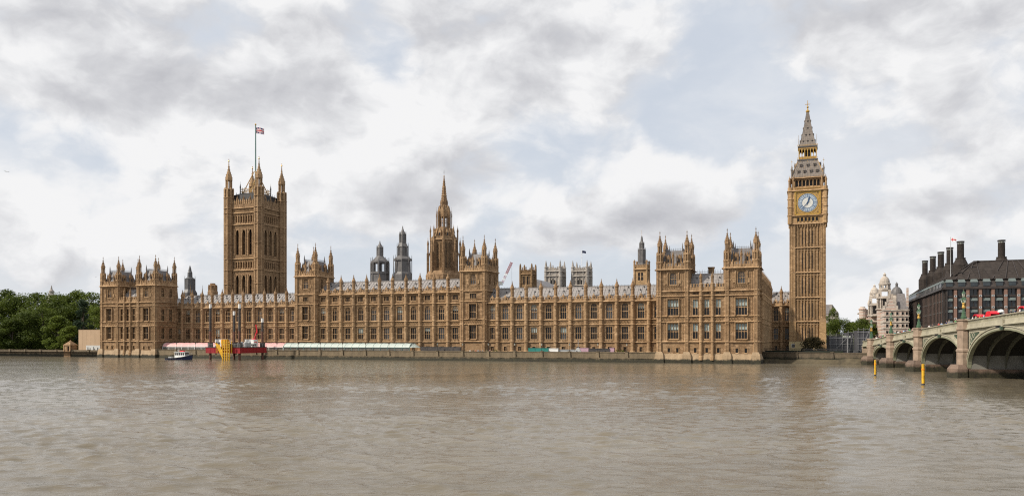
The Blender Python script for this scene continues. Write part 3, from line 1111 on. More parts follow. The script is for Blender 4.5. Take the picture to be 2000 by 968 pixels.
def pavilion_mid(x0, x1, n, v0, blinds):
    T = Tr(0, v0)
    b = MB('stone', 'trim')
    b.T = T
    us = [x0 + (x1 - x0) * i / n for i in range(n + 1)]
    holes, wins = [], []
    for i in range(n):
        c = (us[i] + us[i + 1]) / 2
        for z, k in ((3.3, (.9, 1.6, 1, False, 0.0, False, 'glass')), (7.7, (1.6, 4.9, 2, False, blinds, True, 'glass')), (15.1, (1.6, 5.1, 2, False, blinds, True, 'glass')),
                     (21.6, (1.5, .95, 3, False, 0.0, False, 'glass'))):
            holes.append((c - k[0] / 2, c + k[0] / 2, z, z + k[1])); wins.append((c, z, k))
    top, ptop = 22.9, 25.0
    wall_holes(b, x0, x1, 1.0, top, holes, .45, 0, 'stone')
    for z, h, p in ((6.7, .3, .28), (13.0, .26, .25), (14.75, .26, .25), (21.2, .28, .28), (top - .3, .36, .45)):
        string(b, x0, x1, z, h, p, 'trim')
    for i in range(n):
        c = (us[i] + us[i + 1]) / 2
        e = (us[i + 1] - us[i]) / 2 - .5
        for s in (-1, 1):
            a, d = sorted((c + s * .88, c + s * e))
            tracery(b, a, d, 7.1, 12.7, 'trim', step=.4)
            tracery(b, a, d, 15.1, 20.9, 'trim', step=.4)
        carved(b, c - e, c + e, 13.35, 14.6, 'trim', step=.8)
        ribs(b, c - e, c + e, 21.5, 22.6, .4, 'trim')
    battlement(b, x0, x1, top, ptop, 'trim', step=.9)
    b.frustum(x0, x1, -.75, 2, -1.5, x0, x1, -.6, 2, 1.2, 'plinth')
    b.frustum(x0, x1, -.6, 2, 1.2, x0, x1, -.05, 2, 3.0, 'plinth')
    wall = b.build('pavilion_wall', palace)
    for c, z, k in wins:
        add_window(wall, T, c, z, *k)
    me = buttress_mesh(1.0, ptop, ptop + 4.0, (6.7, 13.0, 14.75, 21.2, top - .3), .5)
    for u in us[1:-1]:
        link('buttress', me, wall, T @ Tr(u, 0))
    r = MB('roof')
    r.T = T
    vents = [((us[i] + us[i + 1]) / 2, .7) for i in range(n)]
    pitched_roof(r, x0, x1, .8, top + .6, 5.4, 28.4, 5.0, 'roof', vents)
    cresting(r, (x0, 5.4, 0), (x1, 5.4, 0), 28.5, .8, 1.3)
    for i in range(n):
        dormer_bits(r, (us[i] + us[i + 1]) / 2, 1.2, top + 1.3)
    r.build('roof', wall)
    ch = MB('stone', 'trim')
    ch.T = T
    xc = x0 + (x1 - x0) * .56
    ch.box(xc - .9, xc + .9, 5.9, 7.2, 27.0, 30.3, 'dark_stone')
    ch.box(xc - 1.05, xc + 1.05, 5.75, 7.35, 30.3, 30.7, 'dark_stone')
    ch.build('chimney', wall)
    return wall


tower(0.0, 10.3, 11.6, 0, 0, 3.0)
pavilion_mid(10.3, 19.7, 3, 0, 0.0)
tower(19.7, 10.3, 11.6, 0, 0, 3.0)
tower(234.6, 10.4, 11.6, 0, 0, 3.5)
pavilion_mid(245.0, 255.6, 3, 0, .55)
tower(255.6, 10.4, 11.6, 0, 0, 3.5)
tower(89.6, 10.0, 12.0, 10.6, 2.5, 2.95, name='inner_tower', skip_base=True, z0=2.2)
tower(160.9, 10.2, 12.0, 10.6, 2.5, 2.95, name='inner_tower', skip_base=True, z0=2.2)
# leaded roofs and courts behind the front
b = MB('stone', 'lead')
for a, c, z in ((2.0, 89, 19.6), (91, 170, 23.8), (172, 264.5, 19.6)):
    b.box(a, c, 24.0, 70.0, 2.2, z - 1.5, 'stone')
    b.frustum(a, c, 24.0, 70.0, z - 1.5, a, c, 32, 62, z + 1.2, 'lead')
b.build('rear_range', palace)
# ------------------------------------------------------------------ the clock tower
def four(b, half, fn):
    """run fn with the frame of each of the four faces; x runs along the face, outer face on y = 0"""
    for k in range(4):
        b.T = Rz(math.pi / 2 * k) @ Tr(0, -half)
        fn(k)
    b.T = I4.copy()


EU, EV = 279.6, 74.4
clock = thing('clock_tower', 'tall slender stone clock tower with gilded dial and pointed iron spire', 'clock tower', PAL @ Tr(EU, EV, 2.4))
DZ = -2.4                                                     # heights below are above the water


def Zt(b):
    b.T = Tr(0, 0, DZ)


def shift_four(b, half, fn):
    for k in range(4):
        b.T = Tr(0, 0, DZ) @ Rz(math.pi / 2 * k) @ Tr(0, -half)
        fn(k)


b = MB('clock_stone', 'trim', 'glass')
HS = 6.15
SL = (5.5, 14.3, 23.6, 33.3, 42.9, 52.0)


def shaft_face(k):
    L = HS - 1.55
    holes = []
    for za, zb in ((6.4, 12.6), (15.4, 22.2), (24.8, 32.0), (34.4, 41.6), (44.0, 50.2)):
        for c in (-1.85, -.78, .78, 1.85):
            holes.append((c - .14, c + .14, za + .5, zb - .6))
    wall_holes(b, -L, L, 2.0, 52.0, holes, .5, .35, 'clock_stone')
    for h in holes:
        b.poly([(h[0], .80, h[2]), (h[1], .80, h[2]), (h[1], .80, h[3]), (h[0], .80, h[3])], 'glass')
    for i in range(9):                                      # seven tall panels between thin shafts
        x = -L + 2 * L * i / 8
        b.box(x - .17, x + .17, -.10, .36, 5.5, 51.0, 'trim')
    for i in range(16):
        x = -L + 2 * L * (i + .5) / 16
        b.box(x - .05, x + .05, .2, .36, 5.5, 51.0, 'trim')
    for i in range(8):                                      # cusped heads of the panels at the top of each stage
        x = -L + 2 * L * (i + .5) / 8
        wd = L / 8
        for z in (13.6, 22.9, 32.6, 42.2, 51.2):
            b.poly([(x - wd, .1, z), (x - wd, .1, z - .8), (x, .1, z - .1)], 'trim')
            b.poly([(x + wd, .1, z), (x, .1, z - .1), (x + wd, .1, z - .8)], 'trim')
    for z in SL[1:-1]:
        string(b, -L, L, z, .4, .30, 'trim', .1)
        b.box(-L, L, .0, .36, z - 1.0, z - .75, 'trim')
        carved(b, -L, L, z + .45, z + 1.0, 'trim', .25, .6)


shift_four(b, HS, shaft_face)
Zt(b)
for sx in (-1, 1):
    for sy in (-1, 1):                                      # clasping corner buttresses
        x, y = sx * (HS - .75), sy * (HS - .75)
        b.box(x - .95, x + .95, y - .95, y + .95, 2.0, 52.5, 'clock_stone')
        for q in (-.85, -.3, .3, .85):
            for p in (-1, 1):
                b.box(x + q - .11, x + q + .11, y + p * .95 - .16, y + p * .95 + .16, 5.5, 52, 'trim')
                b.box(x + p * .95 - .16, x + p * .95 + .16, y + q - .11, y + q + .11, 5.5, 52, 'trim')
        for z in range(8, 52, 3):
            b.box(x - 1.0, x + 1.0, y - 1.0, y + 1.0, z, z + .14, 'trim')
        for z in SL[:-1]:
            b.frustum(x - 1.12, x + 1.12, y - 1.12, y + 1.12, z, x - .98, x + .98, y - .98, y + .98, z + .45, 'trim')
        b.box(x - 1.35, x + 1.35, y - 1.35, y + 1.35, 2.0, 5.2, 'clock_stone')
        b.frustum(x - 1.35, x + 1.35, y - 1.35, y + 1.35, 5.2, x - .95, x + .95, y - .95, y + .95, 6.2, 'trim')
        b.box(x - 1.2, x + 1.2, y - 1.2, y + 1.2, 6.0, 14.3, 'clock_stone')
        b.frustum(x - 1.2, x + 1.2, y - 1.2, y + 1.2, 14.3, x - .95, x + .95, y - .95, y + .95, 16.8, 'trim')
b.box(-HS + .5, HS - .5, -HS + .5, HS - .5, 2.0, 5.5, 'clock_stone')
b.build('shaft', clock)

# corbelled arcade under the dial, then the clock stage
b = MB('clock_stone', 'trim', 'goldpaint', 'glass')
HC = 6.75


def arcade(k):
    string(b, -HC, HC, 52.1, .5, .25, 'trim', .3)
    holes = [(x - .42, x + .42, 53.2, 54.6) for x in (-3.3, -1.98, -.66, .66, 1.98, 3.3)]
    wall_holes(b, -HC, HC, 52.3, 55.6, holes, .7, .15, 'clock_stone')
    for h in holes:
        b.poly([(h[0], .8, h[2]), (h[1], .8, h[2]), (h[1], .8, h[3]), (h[0], .8, h[3])], 'glass')
        b.box(h[0] - .18, h[0], -.05, .2, 52.9, 55.2, 'goldpaint')
        b.box(h[1], h[1] + .18, -.05, .2, 52.9, 55.2, 'goldpaint')
    for i in range(15):
        x = -HC + .3 + (2 * HC - .6) * i / 14
        b.frustum(x - .10, x + .10, .28, .4, 50.9, x - .22, x + .22, -.02, .4, 52.2, 'trim')
    string(b, -HC, HC, 55.3, .35, .35, 'trim', .1)


shift_four(b, HC, arcade)
Zt(b)
b.frustum(-HS, HS, -HS, HS, 51.2, -HC + .3, HC - .3, -HC + .3, HC - .3, 52.3, 'clock_stone')


def stage(k):
    b.box(-HC, HC, .1, .6, 55.5, 65.2, 'clock_stone')
    for s in (-1, 1):                                       # panelled corner piers
        x0, x1 = (-HC - .3, -4.75) if s < 0 else (4.75, HC + .3)
        ribs(b, x0, x1, 56.0, 64.6, .66, 'trim', .1, .22, .15)
        for z in (57.4, 59.6, 61.8, 63.9):
            b.box(x0, x1, -.06, .12, z, z + .16, 'trim')
    string(b, -HC - .25, HC + .25, 64.9, .5, .45, 'trim', .1)
    carved(b, -4.6, 4.6, 65.35, 66.1, 'goldpaint', .08, .75)
    b.box(-HC - .2, HC + .2, .05, .6, 65.3, 66.3, 'clock_stone')


shift_four(b, HC, stage)
Zt(b)
for sx in (-1, 1):
    for sy in (-1, 1):
        x, y = sx * (HC - .55), sy * (HC - .55)
        b.lathe(x, y, [(1.05, 52.3), (1.05, 66.4)], 8, 'clock_stone')
        for z in (55.4, 58.6, 61.8, 64.9):
            b.lathe(x, y, [(1.08, z - .1), (1.22, z + .05), (1.22, z + .25), (1.05, z + .4)], 8, 'trim')
        pinnacle(b, x + sx * .35, y + sy * .35, .36, 66.3, 70.8, 'trim', 'gold')
        pinnacle(b, x - sx * 1.1, y + sy * .2, .28, 66.3, 71.4, 'trim', 'gold')
        pinnacle(b, x + sx * .2, y - sy * 1.1, .28, 66.3, 71.4, 'trim', 'gold')
b.build('clock_stage', clock)

# the dial: one mesh on each face, hands its sub-parts
b = MB('white', 'goldpaint', 'navy', 'gold', 'clock_stone')
ZC = 60.25
M['dial'] = mat('opal_dial_glass', (.62, .62, .58), .35, .08, 2)
M['dialpale'] = mat('pale_blue_dial_glass', (.36, .43, .50), .35, .1, 2)
M['dialblue'] = mat('prussian_blue_dial_iron', (.03, .075, .16), .4, .2, 3)


DS = 1.07


def disc(b, r0, r1, y, m, n=48, a0=0, a1=2 * math.pi):
    r0, r1 = r0 * DS, r1 * DS
    for i in range(n):
        a, c = a0 + (a1 - a0) * i / n, a0 + (a1 - a0) * (i + 1) / n
        p = [(r0 * math.sin(a), y, r0 * math.cos(a)), (r0 * math.sin(c), y, r0 * math.cos(c)), (r1 * math.sin(c), y, r1 * math.cos(c)), (r1 * math.sin(a), y, r1 * math.cos(a))]
        if r0 < 1e-4:
            p = p[1:]
        b.poly(p, m)


def stroke(b, ang, rad0, rad1, off0, off1, y, t, m):
    """a bar between two radii, offset sideways at each end"""
    rad0, rad1 = rad0 * DS, rad1 * DS
    s, c = math.sin(ang), math.cos(ang)
    P = lambda r, o: (r * s + o * c, y, r * c - o * s)
    b.poly([P(rad0, off0 - t), P(rad0, off0 + t), P(rad1, off1 + t), P(rad1, off1 - t)], m)


def numeral(b, ang, txt, y):
    wd = {'I': .14, 'V': .34, 'X': .34}
    x = -sum(wd[c] for c in txt) / 2
    for c in txt:
        q = x + wd[c] / 2
        if c == 'I':
            stroke(b, ang, 2.08, 2.78, q, q, y, .045, 'dialblue')
        elif c == 'V':
            stroke(b, ang, 2.08, 2.78, q, q - .12, y, .05, 'dialblue')
            stroke(b, ang, 2.08, 2.78, q, q + .12, y, .03, 'dialblue')
        else:
            stroke(b, ang, 2.08, 2.78, q - .13, q + .13, y, .05, 'dialblue')
            stroke(b, ang, 2.08, 2.78, q + .13, q - .13, y, .03, 'dialblue')
        x += wd[c]


b = MB('goldpaint', 'gold', 'dial', 'dialblue')
S = 4.45
b.box(-S, S, -.05, .3, -S, S, 'goldpaint')
for s in (-1, 1):
    b.box(s * S - .22, s * S + .22, -.38, .1, -S - .2, S + .2, 'gold')
    b.box(-S - .2, S + .2, -.38, .1, s * S - .2, s * S + .2, 'gold')
    for t in (-1, 1):                                       # carved corner spandrels
        disc_c = (s * 3.62, t * 3.62)
        for q in (.62, .36):
            n = 12
            for i in range(n):
                a, c = 2 * math.pi * i / n, 2 * math.pi * (i + 1) / n
                b.poly([(disc_c[0] + q * math.sin(a), -.07 - .05 * (q < .5), disc_c[1] + q * math.cos(a)),
                        (disc_c[0] + q * math.sin(c), -.07 - .05 * (q < .5), disc_c[1] + q * math.cos(c)), (disc_c[0], -.07 - .05 * (q < .5), disc_c[1])],
                       'gold' if q > .5 else 'dark_stone')
        for q in (1.5, 2.5):
            b.box(s * 4.05 - .1, s * 4.05 + .1, -.14, 0, t * q - .35, t * q + .35, 'gold')
            b.box(s * q - .35, s * q + .35, -.14, 0, t * 4.05 - .1, t * 4.05 + .1, 'gold')
b.lathe(0, 0, [(3.62, 0)], 3) if False else None
disc(b, 3.36, 3.72, -.16, 'gold')
disc(b, 0, 3.40, -.10, 'dial')
disc(b, 3.18, 3.38, -.11, 'dialblue')
disc(b, 2.02, 2.86, -.105, 'dialpale')
disc(b, 2.84, 2.97, -.11, 'dialblue')
disc(b, 1.82, 2.02, -.11, 'dialblue')
disc(b, .0, .34, -.11, 'dialblue', 16)
for i in range(60):
    stroke(b, 2 * math.pi * i / 60, 2.95, 3.2, 0, 0, -.112, .05 if i % 5 else .10, 'dialblue')
for i, t in enumerate(('XII', 'I', 'II', 'III', 'IIII', 'V', 'VI', 'VII', 'VIII', 'IX', 'X', 'XI')):
    numeral(b, 2 * math.pi * i / 12, t, -.114)
    stroke(b, 2 * math.pi * (i + .5) / 12, 2.0, 2.86, 0, 0, -.113, .05, 'dialblue')
for i in range(24):
    stroke(b, 2 * math.pi * i / 24, .9, 1.84, 0, 0, -.112, .018, 'greypaint')
disc(b, .88, .93, -.112, 'greypaint')
dial_me = b.mesh('clock_face')
hb = MB('dialblue')
A = 2 * math.pi * (12 + 37 / 60) / 12
stroke(hb, A, -.7, 1.2, 0, 0, -.24, .17, 'dialblue'); stroke(hb, A, 1.1, 1.75, 0, 0, -.242, .30, 'dialblue'); stroke(hb, A, 1.7, 2.35, 0, 0, -.244, .10, 'dialblue')
hour_me = hb.mesh('hour_hand')
hb = MB('dialblue')
A = 2 * math.pi * 37 / 60
stroke(hb, A, -1.0, 2.6, 0, 0, -.30, .115, 'dialblue'); stroke(hb, A, 2.5, 3.25, 0, 0, -.302, .06, 'dialblue')
min_me = hb.mesh('minute_hand')
for k in range(4):
    o = link('clock_face', dial_me, clock, Tr(0, 0, DZ) @ Rz(math.pi / 2 * k) @ Tr(0, -HC + .05, ZC))
    link('hour_hand', hour_me, o, I4)
    link('minute_hand', min_me, o, I4)

b = MB('clock_stone', 'trim', 'goldpaint', 'gold')
HB = 5.55


def belfry(k):
    holes = [(x - .47, x + .47, 66.9, 69.5) for x in (-3.9, -2.6, -1.3, 0, 1.3, 2.6, 3.9)]
    wall_holes(b, -HB, HB, 66.2, 70.3, holes, 1.0, 0, 'clock_stone')
    for h in holes:
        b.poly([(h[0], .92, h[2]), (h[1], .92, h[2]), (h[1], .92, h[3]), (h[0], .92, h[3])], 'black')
        for x in (h[0] - .15, h[1] + .15):
            b.box(x - .06, x + .06, -.14, .02, 66.5, 69.9, 'trim')
        c = (h[0] + h[1]) / 2
        for s in (-1, 1):
            b.poly([(c + s * .47, .1, 69.5), (c + s * .47, .1, 68.9), (c, .1, 69.5)], 'trim')
    string(b, -HB - .3, HB + .3, 70.0, .5, .5, 'trim', .05)
    ribs(b, -HB, HB, 70.4, 70.9, .45, 'goldpaint', -.25, .1, .15)
    b.box(-HB - .2, HB + .2, -.3, .1, 66.15, 66.5, 'goldpaint')


shift_four(b, HB, belfry)
b.build('belfry', clock)
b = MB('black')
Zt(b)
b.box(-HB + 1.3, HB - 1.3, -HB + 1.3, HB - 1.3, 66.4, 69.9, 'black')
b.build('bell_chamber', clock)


def spire_roof_mat():
    m, nt, bb = new_mat('iron_spire_tiles')
    p = pos(nt)
    s = nt.node('ShaderNodeSeparateXYZ')
    nt.put(s, 0, p)
    n = nt.noise(p, 1.1, 4, .6)
    fr = nt.math('FRACT', nt.math('DIVIDE', s.outputs[2], .9))
    c = nt.ramp(n, [(.3, (.14, .115, .095)), (.7, (.225, .192, .165))])
    nt.put(bb, 'Base Color', nt.mix(nt.math('MULTIPLY', smooth(nt, fr, .8, .9), .5), c, (.09, .08, .075)))
    bb.inputs['Roughness'].default_value = .45
    return m


M['spire'] = spire_roof_mat()
b = MB('spire', 'gold', 'goldpaint', 'iron')
Zt(b)
q0, q1 = 6.0, 3.5
b.frustum(-q0, q0, -q0, q0, 70.45, -q1, q1, -q1, q1, 77.2, 'spire')


def slope(k):
    def P(x, z, out=0.0):
        t = (z - 70.45) / (77.2 - 70.45)
        return (x * (q0 + (q1 - q0) * t), -(q0 + (q1 - q0) * t) - out, z)
    b.T = Tr(0, 0, DZ) @ Rz(math.pi / 2 * k)
    for i in range(13):
        x = -1 + 2 * i / 12
        b.tube(P(x, 70.5, .02), P(x, 77.2, .02), .07 if 0 < i < 12 else .13, 'spire' if 0 < i < 12 else 'goldpaint', 4)
    for z, xs in ((72.1, (-.62, -.21, .21, .62)), (74.6, (-.55, 0, .55))):
        for x in xs:
            c = P(x, z)
            b.box(c[0] - .35, c[0] + .35, c[1] - .35, c[1] + .5, z, z + .75, 'spire')
            b.frustum(c[0] - .5, c[0] + .5, c[1] - .5, c[1] + .6, z + .75, c[0] - .03, c[0] + .03, c[1] - .4, c[1] + .6, z + 1.7, 'spire')
            b.box(c[0] - .2, c[0] + .2, c[1] - .38, c[1] - .34, z + .1, z + .7, 'black')
            b.tube((c[0], c[1] - .4, z + 1.6), (c[0], c[1] - .4, z + 2.2), .05, 'gold', 4)


for k in range(4):
    slope(k)
Zt(b)
for sx in (-1, 1):
    for sy in (-1, 1):
        pinnacle(b, sx * 5.7, sy * 5.7, .33, 70.0, 75.6, 'spire', 'gold')
        b.tube((sx * 5.7, sy * 5.7, 75), (sx * 5.7, sy * 5.7, 77.2), .05, 'gold', 4)
        b.box(sx * 5.7 - .3, sx * 5.7 + .3, sy * 5.7 - .04, sy * 5.7 + .04, 76.3, 76.45, 'gold')
b.build('lower_roof', clock)
b = MB('goldpaint', 'gold', 'iron', 'spire', 'black')
Zt(b)
b.box(-3.75, 3.75, -3.75, 3.75, 77.0, 77.5, 'iron')
b.box(-3.2, 3.2, -3.2, 3.2, 77.5, 78.0, 'goldpaint')
b.box(-1.3, 1.3, -1.3, 1.3, 77.6, 82.0, 'black')


def lantern(k):
    b.T = Tr(0, 0, DZ) @ Rz(math.pi / 2 * k) @ Tr(0, -3.15)
    n = 6
    for i in range(n + 1):
        x = -3.1 + 6.2 * i / n
        b.box(x - .13, x + .13, -.13, .13, 77.6, 82.0, 'gold')
    for i in range(n):
        x = -3.1 + 6.2 * (i + .5) / n
        for s in (-1, 1):
            b.poly([(x + s * .5, -.05, 81.6), (x + s * .5, -.05, 80.6), (x, -.05, 81.5)], 'goldpaint')
        b.box(x - .45, x + .45, -.08, .0, 77.9, 78.6, 'goldpaint')
    b.box(-3.2, 3.2, -.2, .15, 81.5, 82.2, 'goldpaint')
    ribs(b, -3.6, 3.6, 77.5, 78.3, .4, 'gold', -.45, .08, .1)
    ribs(b, -3.6, 3.6, 82.5, 83.1, .4, 'gold', -.35, .08, .1)


for k in range(4):
    lantern(k)
Zt(b)
b.box(-3.55, 3.55, -3.55, 3.55, 82.1, 82.55, 'iron')
b.build('lantern', clock)
b = MB('spire', 'gold')
Zt(b)
prof = [(3.15, 82.5), (2.55, 84.6), (1.85, 87.6), (1.15, 91.2), (.62, 94.4), (.42, 95.4)]
for (r0, za), (r1, zb) in zip(prof, prof[1:]):
    b.frustum(-r0, r0, -r0, r0, za, -r1, r1, -r1, r1, zb, 'spire')


def spire_face(k):
    b.T = Tr(0, 0, DZ) @ Rz(math.pi / 2 * k)
    for (r0, za), (r1, zb) in zip(prof, prof[1:]):
        for x in (-1, -.66, -.33, 0, .33, .66, 1):
            b.tube((x * r0, -r0, za), (x * r1, -r1, zb), .07, 'spire', 4)
    for z, xs, r in ((84.2, (-.6, 0, .6), 2.66), (86.6, (-.3, .3), 2.1), (89.2, (0,), 1.54), (91.8, (0,), 1.05)):
        for x in xs:
            b.box(x * r - .16, x * r + .16, -r - .16, -r + .2, z, z + .35, 'black')
            b.frustum(x * r - .25, x * r + .25, -r - .25, -r + .2, z + .35, x * r - .02, x * r + .02, -r - .2, -r + .2, z + .9, 'spire')
    for sx in (-1, 1):
        b.tube((sx * 3.25, -3.25, 82.5), (sx * 3.25, -3.25, 86.6), .06, 'gold', 4)


for k in range(4):
    spire_face(k)
b.build('spire', clock)
b = MB('gold')
Zt(b)
b.lathe(0, 0, [(.45, 95.3), (.75, 95.7), (.75, 96.0), (.3, 96.4), (.14, 97.0), (.10, 99.9)], 8, 'gold')
b.ball((0, 0, 97.4), .42, 'gold')
b.box(-.8, .8, -.07, .07, 98.4, 98.58, 'gold')
b.box(-.07, .07, -.6, .6, 98.4, 98.58, 'gold')
for s in (-1, 1):
    b.ball((s * .8, 0, 98.5), .14, 'gold', 6, 4)
b.build('finial', clock)



def remap(root, pts, base):
    """fine adjustment of the storey heights of a finished tower"""
    def f(z):
        for (a, fa), (c, fc) in zip(pts, pts[1:]):
            if z <= c:
                return fa + (fc - fa) * (z - a) / (c - a)
        return z + pts[-1][1] - pts[-1][0]
    done = set()
    for o in [q for q in bpy.data.objects if q.parent == root]:
        if o.location.z > 1:
            o.location.z = f(o.location.z + base) - base
        elif o.data.name not in done:
            done.add(o.data.name)
            for v in o.data.vertices:
                v.co.z = f(v.co.z + base) - base


remap(clock, [(2, 2), (7.56, 7.56), (52.3, 51.5), (70.3, 69.2), (77.2, 76.2), (82.4, 81.5), (95.4, 95.2), (99.9, 99.9)], 2.4)

# ------------------------------------------------------------------ the great square tower with the flag
VU, VV, VH = -2.35, 104.65, 9.75
vict = thing('square_tower', 'massive square gothic tower with four corner turrets and flagpole', 'tower', PAL @ Tr(VU, VV, 2.4))
b = MB('tower_stone', 'trim', 'glass')


def vface(k):
    L = VH - 1.9
    holes, arch = [], []
    for x in (-4.2, 0, 4.2):
        holes.append((x - 1.25, x + 1.25, 31.0, 41.0)); arch.append(holes[-1])
        holes.append((x - 1.25, x + 1.25, 51.5, 64.6)); arch.append(holes[-1])
        holes.append((x - 1.25, x + 1.25, 10.0, 25.0)); arch.append(holes[-1])
    for za, zb in ((44.6, 47.6), (68.3, 71.6)):
        for i in range(9):
            x = -L + .55 + (2 * L - 1.1) * (i + .5) / 9
            holes.append((x - .42, x + .42, za, zb))
    wall_holes(b, -L - .5, L + .5, 2.0, 76.0, holes, 1.4, .1, 'tower_stone')
    for h in holes:
        b.poly([(h[0], 1.42, h[2]), (h[1], 1.42, h[2]), (h[1], 1.42, h[3]), (h[0], 1.42, h[3])], 'glass')
    for a, c, z0, z1 in arch:
        x, wd = (a + c) / 2, (c - a) / 2
        for s in (-1, 1):
            pts = [(x + s * wd * (1 - q / 6), .12, z1 - 3.0 + 3.0 * (1 - (1 - q / 6) ** 2) ** .62) for q in range(7)]
            for p0, p1 in zip(pts, pts[1:]):
                b.tube((p0[0], .05, p0[2]), (p1[0], .05, p1[2]), .13, 'trim', 4)
            for p0, p1 in zip(pts, pts[1:]):
                b.poly([p0, p1, (p1[0], .12, z1), (p0[0], .12, z1)], 'tower_stone')
            b.box(x + s * (wd + .18) - .16, x + s * (wd + .18) + .16, -.18, .12, z0 - .3, z1 + .3, 'trim')
        b.box(x - .09, x + .09, .9, 1.4, z0, z1, 'tower_stone')
        b.box(x - wd, x + wd, .95, 1.4, z0 + (z1 - z0) * .45, z0 + (z1 - z0) * .45 + .2, 'tower_stone')
        
    for za, zb in ((44.6, 47.6), (68.3, 71.6)):
        for i in range(10):
            x = -L + .55 + (2 * L - 1.1) * i / 9
            b.box(x - .16, x + .16, -.1, .12, za - .8, zb + .8, 'trim')
    for z in (28.6, 43.2, 49.2, 67.0, 73.0, 75.6):
        string(b, -L - .3, L + .3, z, .5, .42, 'trim', .1)
    for za, zb in ((29.2, 30.6), (49.8, 51.0), (65.6, 66.7), (47.9, 48.8), (73.6, 75.0), (42.0, 42.9)):
        carved(b, -L, L, za, zb, 'trim', .1, .85)
    for s in (-1, 1):
        a, d = sorted((s * 5.7, s * (L - .3)))
        tracery(b, a, d, 31, 42, 'trim', .1, .5)
        tracery(b, a, d, 51.5, 65.5, 'trim', .1, .5)
    b.box(-L, L, -.2, .3, 76.0, 77.8, 'tower_stone')         # openwork parapet
    n = 12
    for i in range(n):
        x = -L + 2 * L * (i + .5) / n
        b.box(x - .42, x + .42, -.25, .3, 77.8, 79.4, 'trim')
        b.frustum(x - .3, x + .3, -.2, .2, 79.4, x - .04, x + .04, -.05, .05, 80.6, 'trim')
        b.box(x - .1, x + .1, -.3, -.15, 76.2, 79.2, 'trim')
    for x in (-4.2, 0, 4.2):
        pinnacle(b, x, 0, .4, 77.5, 82.8)


shift_four(b, VH, vface)
b.build('tower_wall', vict)
tb = MB('tower_stone', 'trim', 'gold')
turret(tb, 0, 0, 2.45, (-.4, 81.2 + DZ, 85.8 + DZ, 90.6 + DZ, 102.0 + DZ), 'tower_stone', 'trim', True, 'gold',
       rings=[z + DZ for z in (10, 19, 28.6, 36, 43.2, 49.2, 57, 67.0, 73.0, 75.6)], cap='trim')
me = tb.mesh('turret')
for sx in (-1, 1):
    for sy in (-1, 1):
        o = link('turret', me, vict, Tr(sx * VH, sy * VH))
b = MB('iron', 'gold')
Zt(b)
b.frustum(-8.8, 8.8, -8.8, 8.8, 77.0, -8.0, 8.0, -8.0, 8.0, 83.0, 'black')
b.frustum(-8.0, 8.0, -8.0, 8.0, 83.0, -5.6, 5.6, -5.6, 5.6, 84.2, 'black')
for k in range(4):
    b.T = Tr(0, 0, DZ) @ Rz(math.pi / 2 * k)
    for i in range(9):
        x = -1 + i / 4
        b.tube((x * 8.8, -8.8, 77), (x * 8.0, -8.0, 83), .14, 'black', 4)
        b.lathe(x * 8.0, -8.0, [(.1, 83), (.07, 84.4)], 4, 'black')
        b.lathe(x * 5.6, -5.6, [(.12, 84), (.09, 87.2)], 4, 'goldpaint')
    b.box(-5.6, 5.6, -5.68, -5.5, 84.9, 85.15, 'goldpaint')
    b.box(-5.6, 5.6, -5.68, -5.5, 86.3, 86.5, 'goldpaint')
    b.tube((4.8, -4.8, 84), (.5, -.5, 96.5), .26, 'goldpaint', 6)      # iron stays of the flagpole crown
    b.tube((4.5, 0, 83), (.5, 0, 92), .16, 'goldpaint', 6)
    for t in (.3, .6):
        b.tube((4.5 - 4 * t, -4.5 + 4 * t, 83 + 11 * t), (4.5 - 4 * t, 4.5 - 4 * t, 83 + 11 * t), .12, 'goldpaint', 5)
    pinnacle(b, 5.6, -5.6, .3, 83, 90.5, 'iron', 'gold')
b.build('roof', vict)
b = MB('tealframe', 'gold')
Zt(b)
b.tube((0, 0, 80), (0, 0, 121.2), .46, 'tealframe', 8, .28)
b.ball((0, 0, 121.4), .5, 'gold')
b.build('flagpole', vict)

remap(vict, [(0, 0), (7.56, 7.56), (121.4, 124.0)], 2.4)


def cloth(w_, h_, nx, ny, waves):
    def P(s, t):
        x = s * w_
        return (x * .93, waves * math.sin(s * 7.0 + t * 1.5) * s, t * h_ - .18 * h_ * s * s + .10 * math.sin(s * 6) * s)
    return P


M['flagblue'] = mat('flag_blue_cloth', (.012, .022, .13), .8, .1, 2)
M['flagred'] = mat('flag_red_cloth', (.50, .015, .03), .8, .1, 2)
M['flagwhite'] = mat('flag_white_cloth', (.75, .74, .73), .8, .05, 2)


def union_flag(w_, h_):
    P = cloth(w_, h_, 0, 0, .35)
    b = MB('flagblue', 'flagwhite', 'flagred')
    n, k = 48, 24
    for i in range(n):
        for j in range(k):
            s, t = (i + .5) / n, (j + .5) / k
            x, y = (s - .5) * 2 * 30, (t - .5) * 30          # 60 x 30 units
            d1, d2 = abs(y - x * .5) * .894, abs(y + x * .5) * .894
            c = 'flagblue'
            if min(d1, d2) < 3:
                c = 'flagwhite'
            if min(d1, d2) < 1.3:
                c = 'flagred'
            if abs(x) < 5 or abs(y) < 5:
                c = 'flagwhite'
            if abs(x) < 3 or abs(y) < 3:
                c = 'flagred'
            b.poly([P(i / n, j / k), P((i + 1) / n, j / k), P((i + 1) / n, (j + 1) / k), P(i / n, (j + 1) / k)], c)
    return b


flag = union_flag(4.6, 3.3).build('flag', None, PAL @ Tr(VU + .3, VV, 119.1) @ Rz(ANG))
tag(flag, 'red white and blue crossed flag flying above the massive square tower', 'flag')

